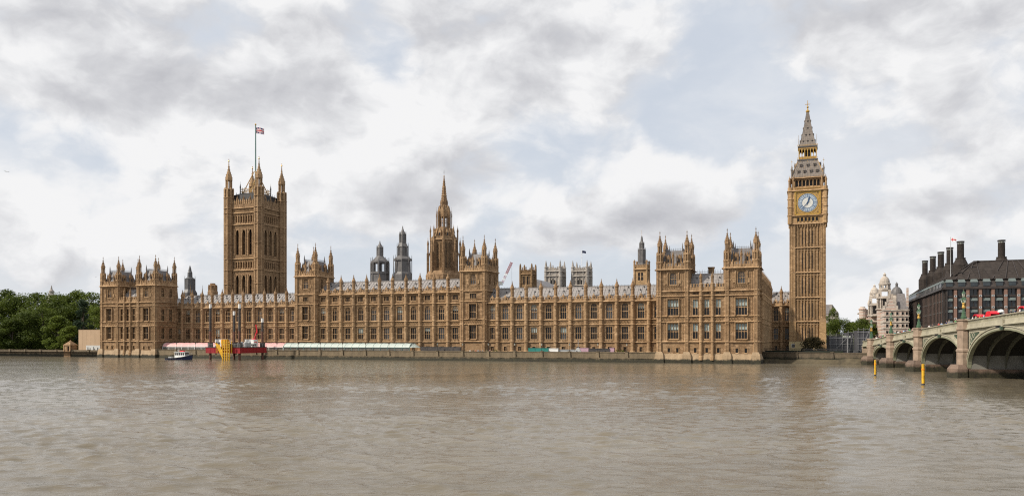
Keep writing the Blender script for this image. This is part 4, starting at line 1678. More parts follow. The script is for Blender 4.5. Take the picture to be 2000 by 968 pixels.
# ------------------------------------------------------------------ the octagonal spire in the middle
cu, cv = uv_of(at(867.3, 560, 395))
cen = thing('octagonal_spire', 'octagonal stone lantern tower ending in a tall tapering spire', 'spire tower', PAL @ Tr(cu, cv, 18))
b = MB('tower_stone', 'trim', 'glass')
b.T = Tr(0, 0, -18)
o8 = lambda r: r / math.cos(math.pi / 8)
b.lathe(0, 0, [(o8(8.2), 16), (o8(8.2), 39.5), (o8(7.2), 41.5)], 8, 'tower_stone')
for k in range(8):
    b.T = Tr(0, 0, -18) @ Rz(math.pi / 4 * k) @ Tr(0, -5.45)
    L = 5.45 * math.tan(math.pi / 8)
    holes = [(-1.45, -.35, 43.0, 56.0), (.35, 1.45, 43.0, 56.0)]
    wall_holes(b, -L, L, 40.0, 57.2, holes, .6, 0, 'tower_stone')
    for h in holes:
        b.poly([(h[0], .55, h[2]), (h[1], .55, h[2]), (h[1], .55, h[3]), (h[0], .55, h[3])], 'glass')
        c = (h[0] + h[1]) / 2
        b.box(c - .07, c + .07, .2, .55, 43, 56, 'trim')
        for z in (46, 49, 52):
            b.box(h[0], h[1], .25, .55, z, z + .15, 'trim')
        for s in (-1, 1):
            b.poly([(c + s * .55, .1, 56), (c + s * .55, .1, 54.9), (c, .1, 56)], 'trim')
    ribs(b, -L, L, 41, 57, .5, 'trim', 0, .08, .1)
    string(b, -L, L, 56.9, .5, .4, 'trim', 0)
    battlement(b, -L - .1, L + .1, 57.3, 58.6, 'trim', -.1, .7)
    b.box(-1.2, 1.2, -3.0, -2.85, 30, 38.5, 'trim')
    # flying buttress and its pinnacle on the corner
    b.T = Tr(0, 0, -18) @ Rz(math.pi / 4 * (k + .5))
    ro = 5.9
    b.box(-.55, .55, -ro - .9, -ro + .6, 38, 57.5, 'tower_stone')
    b.box(-.45, .45, -8.4, -7.2, 36, 50.5, 'tower_stone')
    pinnacle(b, 0, -7.8, .42, 50.3, 58.6)
    b.faces([(-.2, -7.4, 49.5), (.2, -7.4, 49.5), (.2, -6.4, 53.5), (-.2, -6.4, 53.5), (-.2, -7.4, 47.5), (.2, -7.4, 47.5), (.2, -6.4, 52), (-.2, -6.4, 52)],
            [(0, 1, 2, 3), (4, 7, 6, 5), (0, 3, 7, 4), (1, 5, 6, 2)], 'trim')
    pinnacle(b, 0, -6.6, .36, 57.4, 64.6)
    b.frustum(-.28, .28, -5.9, -3.2, 58.0, -.2, .2, -4.2, -3.2, 63.0, 'trim')
b.T = Tr(0, 0, -18)
b.lathe(0, 0, [(o8(5.3), 57.3), (o8(4.6), 58.5), (o8(3.6), 63.0)], 8, 'tower_stone')
for k in range(8):
    b.T = Tr(0, 0, -18) @ Rz(math.pi / 4 * k)
    b.box(-.7, .7, -4.9, -3.4, 58.6, 60.6, 'tower_stone')
    b.frustum(-.8, .8, -5.0, -3.4, 60.6, -.05, .05, -4.6, -3.3, 62.3, 'trim')
    b.box(-.35, .35, -4.95, -4.85, 58.9, 60.4, 'glass')
b.build('octagon', cen)
LS = Tr(0, 0, -18) @ Matrix.Diagonal((.85, .85, 1, 1))
b = MB('tower_stone', 'trim')
b.T = LS.copy()
b.lathe(0, 0, [(o8(3.5), 62.5), (o8(3.5), 63.5)], 8, 'trim')
for k in range(8):
    b.T = LS @ Rz(math.pi / 4 * (k + .5))
    b.box(-.42, .42, -3.8, -2.9, 63, 71.0, 'tower_stone')
    pinnacle(b, 0, -4.35, .26, 63, 73.6)
    b.frustum(-.2, .2, -3.9, -3.2, 71.0, -.05, .05, -2.9, -2.4, 74.4, 'trim')
    b.T = LS @ Rz(math.pi / 4 * k)
    b.box(-.14, .14, -3.25, -2.95, 63, 71, 'trim')
    b.box(-1.4, 1.4, -3.2, -3.0, 68.6, 69.8, 'trim')
    b.box(-1.4, 1.4, -3.3, -2.95, 69.6, 71.4, 'trim')
    b.box(-1.4, 1.4, -3.25, -3.0, 66.2, 66.45, 'trim')
    b.frustum(-1.3, 1.3, -3.4, -2.6, 71.3, -.05, .05, -2.6, -2.2, 74.2, 'trim')
b.T = LS
b.lathe(0, 0, [(o8(3.2), 71.2), (o8(2.3), 73.5), (o8(1.9), 75.0)], 8, 'tower_stone')
for i in range(8):
    a = math.pi / 4 * i
    pinnacle(b, 2.1 * math.cos(a), 2.1 * math.sin(a), .2, 73, 77.5)
b.build('lantern', cen)
b = MB('tower_stone', 'trim')
b.T = Tr(0, 0, -18)
b.lathe(0, 0, [(1.75, 74.6), (1.2, 79.3), (.72, 84.0), (.3, 88.0), (.16, 89.0)], 8, 'tower_stone')
for z, r in ((79.3, 1.2), (83.6, .78)):
    b.lathe(0, 0, [(r + .02, z - .2), (r + .18, z), (r + .15, z + .25), (r - .05, z + .4)], 8, 'trim')
for i in range(8):
    a = math.pi / 8 + math.pi / 4 * i
    for t in range(10):
        z = 75.6 + t * 1.2
        r = 1.75 - (z - 74.6) * .109
        b.box(r * math.cos(a) - .09, r * math.cos(a) + .09, r * math.sin(a) - .09, r * math.sin(a) + .09, z, z + .3, 'trim')
b.ball((0, 0, 89.2), .36, 'trim')
b.lathe(0, 0, [(.07, 89), (.05, 92.3)], 4, 'iron')
b.box(-.4, .4, -.05, .05, 91.1, 91.25, 'iron')
b.build('spire', cen)


remap(cen, [(0, 0), (7.56, 7.56), (92.3, 89.6)], 18)

# ------------------------------------------------------------------ lead ventilation lanterns and other roofs beyond the front
def back(name, label, cat, px, py_base, Y, group=None):
    p = at(px, py_base, Y)
    u, v = uv_of(p)
    t = thing(name, label, cat, PAL @ Tr(u, v, 14.0), group)
    return t, 1588.0 / Y


def zpy(py, Y):
    return EYE + (HOR - py) / F_PX * Y - 14.0


def open_lantern():
    Y = 372
    t, s = back('lead_lantern', 'squat open grey lead lantern with slender corner shafts, smaller of the two grey lanterns', 'roof lantern', 742, 560, Y)
    z = lambda py: zpy(py, Y)
    b = MB('lead', 'iron')
    r = 4.1
    b.lathe(0, 0, [(r, 0), (r, z(533))], 8)
    b.lathe(0, 0, [(r * 1.08, z(535)), (r * 1.08, z(531))], 8)
    ribs_n = 8
    for i in range(8):
        a = math.pi / 8 + math.pi / 4 * i
        x, y = r * math.cos(a), r * math.sin(a)
        b.lathe(x, y, [(.32, z(560)), (.32, z(514)), (.18, z(511)), (.1, z(503))], 6)
        for q in (-.13, .13):
            b.lathe(r * .97 * math.cos(a + q), r * .97 * math.sin(a + q), [(.13, z(533)), (.13, z(514))], 4)
        c = a + math.pi / 8
        b.lathe(r * .92 * math.cos(c), r * .92 * math.sin(c), [(.10, z(533)), (.10, z(514))], 4)
    b.lathe(0, 0, [(.8, z(533)), (.8, z(514))], 8, 'iron')
    b.lathe(0, 0, [(r * 1.03, z(514)), (r * 1.05, z(511)), (r * .7, z(506)), (1.55, z(500)), (1.4, z(485)), (1.55, z(484)), (1.0, z(480)), (.35, z(475)), (.1, z(470))], 8)
    for i in range(8):
        a = math.pi / 8 + math.pi / 4 * i
        b.lathe(1.45 * math.cos(a), 1.45 * math.sin(a), [(.14, z(502)), (.14, z(484)), (.03, z(479))], 4)
    b.build('lantern', t)


def tall_lantern():
    Y = 372
    t, s = back('lead_lantern', 'taller grey lead lantern in three diminishing louvred stages beside the great spire', 'roof lantern', 786.5, 560, Y)
    z = lambda py: zpy(py, Y)
    b = MB('lead', 'iron')
    r = 3.7
    b.lathe(0, 0, [(r * 1.15, 0), (r * 1.15, z(536)), (r, z(531)), (r * .96, z(510)), (r * 1.1, z(509)), (r * 1.1, z(506)), (2.35, z(499)), (2.3, z(484)), (2.5, z(482)),
                   (1.5, z(474)), (1.35, z(459)), (1.5, z(458)), (.75, z(452)), (.3, z(446)), (.1, z(441))], 8)
    for i in range(8):
        a = math.pi / 8 + math.pi / 4 * i
        for rr, za, zb, zc in ((r * 1.12, 545, 508, 498), (2.55, 500, 483, 474), (1.5, 475, 458, 452)):
            b.lathe(rr * math.cos(a), rr * math.sin(a), [(.17, z(za)), (.17, z(zb)), (.05, z(zc))], 4)
    b.build('lantern', t)
    l = MB('iron')
    for k in range(8):
        l.T = Rz(math.pi / 4 * k)
        for q, (rr, za, zb) in enumerate(((r * .93, 531, 511), (2.18, 498, 485))):
            y = -rr * math.cos(math.pi / 8) * 1.0 - .06
            hw = rr * math.sin(math.pi / 8) * .8
            for i in range(3):
                x = -hw + hw * 2 * (i + .5) / 3
                l.box(x - hw * .24, x + hw * .24, y - .02, y + .03, z(za) + .3, z(zb) - .3)
    l.build('louvres', t)


def dark_lantern():
    Y = 410
    t, s = back('dark_roof_turret', 'dark iron ventilation turret flanked by four small pinnacles, beside the left pavilion', 'roof lantern', 371, 575, Y)
    z = lambda py: zpy(py, Y)
    b = MB('iron', 'dark_stone')
    b.lathe(0, 0, [(4.5, 0), (3.6, z(572)), (2.6, z(565)), (2.35, z(546)), (2.6, z(545)), (1.3, z(541)), (1.2, z(532)), (.9, z(530)), (.6, z(524)), (.12, z(518))], 8)
    for k in range(4):
        a = math.pi / 4 + math.pi / 2 * k
        b.lathe(2.4 * math.cos(a), 2.4 * math.sin(a), [(.2, z(565)), (.2, z(546)), (.03, z(538))], 4)
        pinnacle(b, 5.4 * math.cos(a) * 1.1, 5.4 * math.sin(a) * 1.1, .6, 0, z(556), 'dark_stone')
    b.build('turret', t)


def stump():
    Y = 410
    t, s = back('stone_chimney_turret', 'squat octagonal stone turret with arched openings left of the massive square tower', 'turret', 415.5, 580, Y)
    z = lambda py: zpy(py, Y)
    b = MB('tower_stone', 'trim')
    b.lathe(0, 0, [(2.6, 0), (2.6, z(570)), (2.1, z(566)), (2.0, z(558)), (2.15, z(557.5)), (1.3, z(555)), (1.3, z(553))], 8)
    for i in range(8):
        a = math.pi / 8 + math.pi / 4 * i
        b.lathe(2.1 * math.cos(a), 2.1 * math.sin(a), [(.25, z(576)), (.25, z(560)), (.1, z(556))], 4)
    b.build('turret', t)


def grey_topped():
    Y = 335
    t, s = back('ventilation_tower', 'square stone tower crowned by a slender grey lead lantern, beside the right pavilion', 'tower', 1253.5, 560, Y)
    z = lambda py: zpy(py, Y)
    b = MB('clock_stone', 'trim', 'glass')
    h = 2.55
    for k in range(4):
        b.T = Rz(math.pi / 2 * k) @ Tr(0, -h)
        holes = [(-1.05, -.2, z(548), z(533)), (.2, 1.05, z(548), z(533))]
        wall_holes(b, -h, h, 0, z(520), holes, .4, 0)
        for q in holes:
            b.poly([(q[0], .35, q[2]), (q[1], .35, q[2]), (q[1], .35, q[3]), (q[0], .35, q[3])], 'glass')
            b.box(q[0], q[1], .1, .35, (q[2] + q[3]) / 2 - .1, (q[2] + q[3]) / 2 + .1, 'trim')
        string(b, -h, h, z(527), .4, .35, 'trim')
        battlement(b, -h, h, z(521), z(517), 'trim', 0, .6)
    b.T = I4.copy()
    for sx in (-1, 1):
        for sy in (-1, 1):
            b.lathe(sx * h, sy * h, [(.42, 0), (.42, z(518))], 8, 'clock_stone')
            pinnacle(b, sx * h, sy * h, .4, z(518), z(507), 'trim')
    b.build('tower_wall', t)
    l = MB('lead', 'iron', 'gold')
    l.lathe(0, 0, [(1.9, z(521)), (1.85, z(516)), (1.55, z(514)), (1.5, z(489)), (1.65, z(488)), (1.0, z(485)), (.95, z(477)), (1.05, z(476)), (.55, z(471)), (.35, z(463)), (.1, z(460))], 8)
    for i in range(8):
        a = math.pi / 8 + math.pi / 4 * i
        l.lathe(1.55 * math.cos(a), 1.55 * math.sin(a), [(.14, z(515)), (.14, z(489)), (.03, z(483))], 4)
        l.lathe(1.0 * math.cos(a), 1.0 * math.sin(a), [(.1, z(487)), (.1, z(476)), (.02, z(472))], 4)
    l.tube((0, 0, z(461)), (0, 0, z(449)), .05, 'gold', 4)
    l.build('lantern', t)


def bell_tower():
    Y = 372
    t, s = back('brown_tower', 'brown stone tower with eight pinnacles and tall belfry windows, behind the right terrace range', 'tower', 1031.3, 570, Y)
    z = lambda py: zpy(py, Y)
    b = MB('dark_stone', 'stone', 'glass')
    h = 2.75
    for k in range(4):
        b.T = Rz(math.pi / 2 * k) @ Tr(0, -h)
        holes = [(-1.7, -.35, z(556), z(540)), (.35, 1.7, z(556), z(540))]
        wall_holes(b, -h, h, 0, z(530), holes, .5, 0)
        for q in holes:
            b.poly([(q[0], .45, q[2]), (q[1], .45, q[2]), (q[1], .45, q[3]), (q[0], .45, q[3])], 'glass')
            b.box((q[0] + q[1]) / 2 - .08, (q[0] + q[1]) / 2 + .08, .2, .45, q[2], q[3], 'stone')
        string(b, -h, h, z(536), .3, .3, 'stone')
        battlement(b, -h, h, z(530), z(527), 'stone', 0, .7)
        pinnacle(b, 0, 0, .2, z(530), z(520), 'dark_stone')
    b.T = I4.copy()
    for sx in (-1, 1):
        for sy in (-1, 1):
            b.lathe(sx * h, sy * h, [(.5, 0), (.5, z(527)), (.42, z(520)), (.3, z(517)), (.05, z(515))], 8, 'dark_stone')
    b.build('tower_wall', t)


open_lantern(); tall_lantern(); dark_lantern(); stump(); grey_topped(); bell_tower()

# great hall roof beyond
p0 = uv_of(at(1058, 560, 400))
hall = MB('slate', 'dark_stone')
hall.T = Tr(0, 0, -10)
hall.box(-7, 9, 0, 30, 2, 29, 'dark_stone')
hall.faces([(-7, 0, 29), (9, 0, 29), (9, 30, 29), (-7, 30, 29), (-4, 2, 37.8), (4.5, 2, 33.2), (4.5, 28, 33.2), (-4, 28, 37.8)],
           [(0, 1, 5, 4), (1, 2, 6, 5), (2, 3, 7, 6), (3, 0, 4, 7), (4, 5, 6, 7)], 'slate')
o = hall.build('medieval_hall', None, PAL @ Tr(p0[0] - 2, p0[1], 10))
tag(o, 'grey slate hall roof sloping down between the brown tower and the pale abbey tower', 'hall')


def abbey_tower(px, label):
    Y = 520
    p = at(px, 560, Y)
    u, v = uv_of(p)
    t = thing('abbey_tower', label, 'church tower', PAL @ Tr(u, v, 10), 'twin white abbey towers')
    z = lambda py: EYE + (HOR - py) / F_PX * Y - 10
    b = MB('abbey', 'glass')
    h = 4.9
    for k in range(4):
        b.T = Rz(math.pi / 2 * k) @ Tr(0, -h)
        holes = [(-1.5, 1.5, z(556), z(544))]
        wall_holes(b, -h, h, -8, z(527), holes, .6, 0)
        b.poly([(-1.5, .55, z(556)), (1.5, .55, z(556)), (1.5, .55, z(544)), (-1.5, .55, z(544))], 'glass')
        for q in (-.5, .5):
            b.box(q - .1, q + .1, .2, .55, z(556), z(544))
        for s in (-1, 1):
            b.poly([(s * 1.5, .1, z(544)), (s * 1.5, .1, z(549)), (0, .1, z(544))])
            b.box(s * 2.2 - .3, s * 2.2 + .3, -.4, .02, -8, z(528))
        for py in (540, 558, 531):
            string(b, -h, h, z(py), .5, .5)
        battlement(b, -h, h, z(527), z(523), None, 0, 1.3)
        ribs(b, -h + 1.4, h - 1.4, z(540), z(531), .8, None, 0, .15, .2)
        pinnacle(b, 0, 0, .3, z(525), z(518), 'abbey', 'abbey')
    b.T = I4.copy()
    for sx in (-1, 1):
        for sy in (-1, 1):
            b.lathe(sx * (h - .2), sy * (h - .2), [(1.1, -8), (1.1, z(540)), (1.0, z(525)), (.85, z(523)), (.5, z(515)), (.08, z(509))], 8)
            for q in (523, 531, 541):
                b.lathe(sx * (h - .2), sy * (h - .2), [(1.1, z(q) - .2), (1.3, z(q)), (1.1, z(q) + .3)], 8)
    b.build('tower_wall', t)
    return t, u, v


abbey_tower(1084.5, 'white abbey tower with slender pinnacles and no flagpole, nearer the brown tower')
tt, u, v = abbey_tower(1136.5, 'white abbey tower with slender pinnacles and a flagpole on top')
b = MB('white', 'navy')
b.tube((0, 0, 52), (0, 0, 64.5), .16, 'white', 6)
b.build('flagpole', tt, Tr(0, 0, -10 + .0))
b = MB('navy')
P = cloth(2.6, 1.5, 0, 0, .25)
for i in range(10):
    b.poly([P(i / 10, 0), P((i + 1) / 10, 0), P((i + 1) / 10, 1), P(i / 10, 1)])
o = b.build('flag', None, PAL @ Tr(u + .2, v, 62.6) @ Rz(ANG))
tag(o, 'small dark flag flying over the white abbey tower', 'flag')

# tower crane far behind the roofs
c0, c1 = at(979, 556, 470), at(999.5, 512, 470)
cr = thing('tower_crane', 'red and white lattice crane jib rising behind the palace roof', 'crane', Tr(c0.x - 2, 470, 3))
b = MB('red', 'white', 'greypaint')
for i in range(10):
    a = c0 + (c1 - c0) * i / 10 - Vector((c0.x - 2, 470, 3))
    c = c0 + (c1 - c0) * (i + 1) / 10 - Vector((c0.x - 2, 470, 3))
    m = 'red' if i > 4 else 'lilac' if i % 2 else 'white'
    for d in ((-.5, 0, .25), (.5, 0, -.25), (0, .7, 0)):
        b.tube(a + Vector(d), c + Vector(d), .17, m, 5)
    b.tube(a + Vector((-.65, 0, .35)), c + Vector((.65, 0, -.35)), .08, m, 4)
    b.tube(a + Vector((.65, 0, -.35)), c + Vector((-.65, 0, .35)), .08, m, 4)
b.build('jib', cr)
b = MB('greypaint')
mz = c0.z - 3
for sx in (-1, 1):
    for sy in (-1, 1):
        b.tube((sx - 0, sy, 0), (sx, sy, mz), .18, 'greypaint', 4)
for i in range(12):
    b.tube((-1, -1, mz * i / 12), (1, -1, mz * (i + 1) / 12), .12, 'greypaint', 4)
    b.tube((1, 1, mz * i / 12), (-1, 1, mz * (i + 1) / 12), .12, 'greypaint', 4)
b.box(-2, 2.5, -1.3, 1.3, mz, mz + 2.0, 'greypaint')
b.build('mast', cr)
b = MB('black')
q = c1 - Vector((c0.x - 2, 470, 3))
b.tube(q, q - Vector((0, 0, 14)), .05, 'black', 4)
b.build('hoist_rope', cr)
# ------------------------------------------------------------------ river and land
def water_mat():
    m, nt, b = new_mat('silty_river_water')
    p = pos(nt)
    pr = nt.node('ShaderNodeVectorRotate', rotation_type='Z_AXIS')
    nt.put(pr, 'Vector', p)
    pr.inputs['Angle'].default_value = R(-6)
    q = pr.outputs[0]
    n1 = nt.noise(nt.scale(q, .22, .62, 1), 1.0, 5, .62, .3)
    n2 = nt.noise(nt.scale(q, .75, 1.7, 1), 1.0, 5, .62, .4)
    n3 = nt.noise(nt.scale(q, 2.6, 5.0, 1), 1.0, 3, .6, .2)
    big = nt.noise(nt.scale(q, .012, .035, 1), 1.0, 4, .55, .6)
    h = nt.math('ADD', nt.math('ADD', nt.math('MULTIPLY', n1, WAVE[0]), nt.math('MULTIPLY', n2, WAVE[1])), nt.math('MULTIPLY', n3, WAVE[2]))
    h = nt.math('MULTIPLY', h, nt.ramp(big, [(.36, .50), (.64, 1.25)]))
    add_bump(nt, b, h, 1.0, 1.0)
    silt = nt.noise(nt.scale(q, .02, .05, 1), 1.0, 4, .6)
    nt.put(b, 'Base Color', nt.ramp(silt, [(.35, (.122, .102, .070)), (.65, (.168, .144, .104))]))
    b.inputs['Roughness'].default_value = .12
    b.inputs['IOR'].default_value = 1.333
    b.inputs['Specular IOR Level'].default_value = .5
    return m


WAVE = (.032, .075, .030)
M['water'] = water_mat()


def river():
    """a fan of quads that get larger with distance; short wind waves near, the rest is fine ripple in the surface"""
    rnd = random.Random(3)
    wv = []
    for i in range(64):
        lam = .8 * 5.0 ** rnd.random()
        a = R(rnd.gauss(80, 27))
        wv.append((2 * math.pi / lam, math.cos(a), math.sin(a), .0050 * lam ** .85, rnd.uniform(0, 6.28)))
    import numpy as np
    ys = [20.0]
    while ys[-1] < 420:
        y = ys[-1]
        ys.append(y + max(.16, y * y / 17000.0))
    ys = np.array(ys)
    ts = np.linspace(-1.15, 1.15, 1000)
    X = ys[:, None] * ts[None, :]
    Y = np.repeat(ys[:, None], len(ts), 1)
    Z = np.zeros_like(X)
    for k, cx, cy, a, ph in wv:
        s_ = np.sin(k * (X * cx + Y * cy) + ph + .9 * np.sin(.09 * X + .07 * Y + ph))
        Z += a * (1.25 * np.exp(.8 * s_) - 1.4)      # peaked crests, flat troughs
    Z *= .80 + .30 * np.sin(.031 * X + .9 * np.sin(.051 * Y)) * np.sin(.083 * Y + .9 * np.sin(.03 * X)) + .25 * np.sin(.17 * Y + 2.0 * np.sin(.022 * X)) * np.sin(.05 * X + .07 * Y)
    Z *= np.clip((400 - Y) / 250, .25, 1)
    Z *= np.clip((Y - 20) / 6, 0, 1) * np.clip((ys[-1] - Y) / 15, 0, 1) * np.clip((1.15 - np.abs(ts)[None, :]) / .12, 0, 1)
    nr, nc = X.shape
    V = np.stack([X, Y, Z], -1).reshape(-1, 3)
    i = np.arange(nr * nc).reshape(nr, nc)
    Fq = np.stack([i[:-1, :-1], i[:-1, 1:], i[1:, 1:], i[1:, :-1]], -1).reshape(-1, 4)
    me = bpy.data.meshes.new('river')
    me.vertices.add(len(V)); me.vertices.foreach_set('co', V.astype('f').ravel())
    me.loops.add(Fq.size); me.loops.foreach_set('vertex_index', Fq.astype('i').ravel())
    me.polygons.add(len(Fq)); me.polygons.foreach_set('loop_start', np.arange(0, Fq.size, 4).astype('i'))
    me.polygons.foreach_set('loop_total', np.full(len(Fq), 4, 'i'))
    me.polygons.foreach_set('use_smooth', np.ones(len(Fq), bool))
    me.update(calc_edges=True)
    me.materials.append(M['water'])
    o = link('river', me)
    tag(o, 'choppy grey brown river filling the foreground', kind='structure')
    # the rest of the river, beyond the modelled waves
    b = MB('water')
    y0, y1, f = ys[0], float(ys[-1]), 1.15
    b.poly([(-3000, -400, 0), (3000, -400, 0), (3000, y0, 0), (f * y0, y0, 0), (-f * y0, y0, 0), (-3000, y0, 0)])
    b.poly([(-3000, y1, 0), (-f * y1, y1, 0), (f * y1, y1, 0), (3000, y1, 0), (3000, 3000, 0), (-3000, 3000, 0)])
    b.poly([(-3000, y0, 0), (-f * y0, y0, 0), (-f * y1, y1, 0), (-3000, y1, 0)])
    b.poly([(3000, y0, 0), (3000, y1, 0), (f * y1, y1, 0), (f * y0, y0, 0)])
    r = b.build('water')
    tag(r, 'flat muddy river water reaching away past the frame', kind='structure')


river()


def poly_uv(pts, z):
    return [tuple(W(u, v, z)) for u, v in pts]


b = MB('asphalt')
b.poly(poly_uv([(-3000, 1.2), (0, 1.2), (266, 1.2), (266.5, 13.5), (297, 4), (330, 1.5), (3000, 1.5), (3000, 6000), (-3000, 6000)], 2.2))
o = b.build('ground')
tag(o, 'flat city ground behind the embankment', kind='structure')
b = MB('grass')
b.poly(poly_uv([(267.2, 16), (297, 6), (297, 60), (267.2, 60)], 2.35))
o = b.build('lawn')
tag(o, 'strip of lawn at the foot of the clock tower', kind='structure')


def wall_run(name, label, u0, u1, v0, v1, top, thick=.9, piers=9.6, mat_='quay', coping=True):
    a, c = W(u0, v0), W(u1, v1)
    L = (c - a).length
    T = Matrix.Translation(a) @ Rz(math.atan2(c.y - a.y, c.x - a.x))
    b = MB(mat_, 'trim')
    b.frustum(0, L, -.7, thick, -2, 0, L, -.25, thick, 1.25)
    b.box(0, L, -.38, thick, 1.25, 1.5)
    b.box(0, L, 0, thick, 1.5, top)
    if coping:
        b.box(0, L, -.14, thick + .1, top, top + .2)
    n = max(1, round(L / piers))
    for i in range(n + 1):
        x = L * i / n
        b.frustum(x - .55, x + .55, -.42, .2, 1.5, x - .42, x + .42, -.30, .2, top + .05)
        b.box(x - .5, x + .5, -.36, thick + .1, top + .2, top + .38)
    o = b.build(name, None, T)
    tag(o, label, 'wall')
    return T, L, n


TW, TL, TN = wall_run('terrace_wall', 'long stone river wall below the palace terrace with a dark weedy foot', 30.1, 234.5, .3, .3, 3.2)
wall_run('garden_wall', 'dark stone embankment wall in front of the garden trees', -150, -.8, 3.2, 3.2, 2.75)
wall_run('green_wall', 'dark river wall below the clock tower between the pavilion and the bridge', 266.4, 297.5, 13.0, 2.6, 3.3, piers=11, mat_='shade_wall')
wall_run('far_quay_wall', 'stone embankment wall seen dimly through the bridge arches', 299, 700, 2.2, -30, 4.2)
# muddy foreshore below the green
b = MB('soil')
seg = 24
for i in range(seg):
    t0, t1 = i / seg, (i + 1) / seg
    def row(t):
        u = 266 + 31.5 * t
        v = 13 - 10.4 * t
        wv_ = 1.5 + 2.5 * t + .8 * math.sin(t * 23)
        return [W(u, v - wv_, -.3), W(u, v - wv_ * .55, .35 + .2 * math.sin(t * 31)), W(u, v - .2, 1.2 + .45 * t + .15 * math.sin(t * 17))]
    r0, r1 = row(t0), row(t1)
    for k in range(2):
        b.poly([r0[k], r1[k], r1[k + 1], r0[k + 1]])
o = b.build('foreshore')
tag(o, 'muddy weed covered foreshore at the foot of the river wall', kind='structure')

# ------------------------------------------------------------------ the road bridge
BO = Vector((106.7, 240.0, 0))
BD = Vector((-17.2, -80.0, 0)).normalized()
BR = Matrix.Translation(BO) @ Rz(math.atan2(BD.y, BD.x))     # x along the bridge towards the near bank, y across it
PIERS = [0, 23.5, 50.1, 81.8, 121.5, 158.0, 191.0, 220.0]
WIDE = 26.0


def ztop(s):
    pts = [(-40, 6.6), (0, 7.35), (23.5, 8.95), (50.1, 10.0), (81.8, 11.3), (111, 12.2), (135, 12.45), (165, 12.1), (218, 10.2), (260, 9.0)]
    for (a, za), (c, zb) in zip(pts, pts[1:]):
        if s <= c:
            return za + (zb - za) * (s - a) / (c - a)
    return pts[-1][1]


def zs_(s):          # smoothed crown of the road
    return sum(ztop(s + d) for d in (-12, -6, 0, 6, 12)) / 5


bridge = thing('arched_bridge', 'pale green iron road bridge with low arches on granite piers', 'bridge', BR)
HWP = 1.45
par = MB('bridge', 'bridge2')
deck = MB('asphalt', 'soffit', 'granite')
S0, S1 = -14.0, 232.0
n = 164
for i in range(n):
    a, c = S0 + (S1 - S0) * i / n, S0 + (S1 - S0) * (i + 1) / n
    za, zc = zs_(a), zs_(c)

    def band(mb, y0, y1, l0, l1, m):
        mb.faces([(a, y0, za + l0), (c, y0, zc + l0), (c, y1, zc + l0), (a, y1, za + l0), (a, y0, za + l1), (c, y0, zc + l1), (c, y1, zc + l1), (a, y1, za + l1)],
                 [(3, 2, 1, 0), (4, 5, 6, 7), (0, 1, 5, 4), (2, 3, 7, 6)], m)
    for yb, sgn in ((0, 1), (WIDE, -1)):
        f = lambda d0, d1: (yb + sgn * d0, yb + sgn * d1) if sgn > 0 else (yb + sgn * d1, yb + sgn * d0)
        band(par, *f(-.32, .22), -.14, 0.0, 'bridge')
        band(par, *f(-.20, .16), -.95, -.84, 'bridge')
        band(par, *f(-.02, .08), -.86, -.12, 'bridge2')
        band(par, *f(-.28, .30), -1.62, -.93, 'bridge')
        band(par, *f(-.55, .30), -1.86, -1.62, 'bridge')
        band(par, *f(-.34, .30), -1.98, -1.86, 'bridge2')
    band(deck, .3, WIDE - .3, -2.3, -1.12, 'asphalt')
    band(deck, .31, 3.6, -1.12, -.98, 'granite')
    band(deck, WIDE - 3.6, WIDE - .31, -1.12, -.98, 'granite')
s = S0
while s < S1:                                               # pierced trefoil parapet
    z = zs_(s)
    par.box(s - .07, s + .07, -.14, .02, z - .85, z - .13, 'bridge')
    par.frustum(s - .24, s + .24, -.12, .0, z - .30, s - .30, s + .30, -.12, .0, z - .13, 'bridge')
    s += .62
par.build('parapet', bridge)
deck.build('deck', bridge)


def arch_z(x, a, c, zc, lift=0.0):
    m, hw = (a + c) / 2, (c - a) / 2
    q = max(0.0, 1 - ((x - m) / hw) ** 2)
    return 1.9 + (zc - 1.9) * q ** .52 + lift


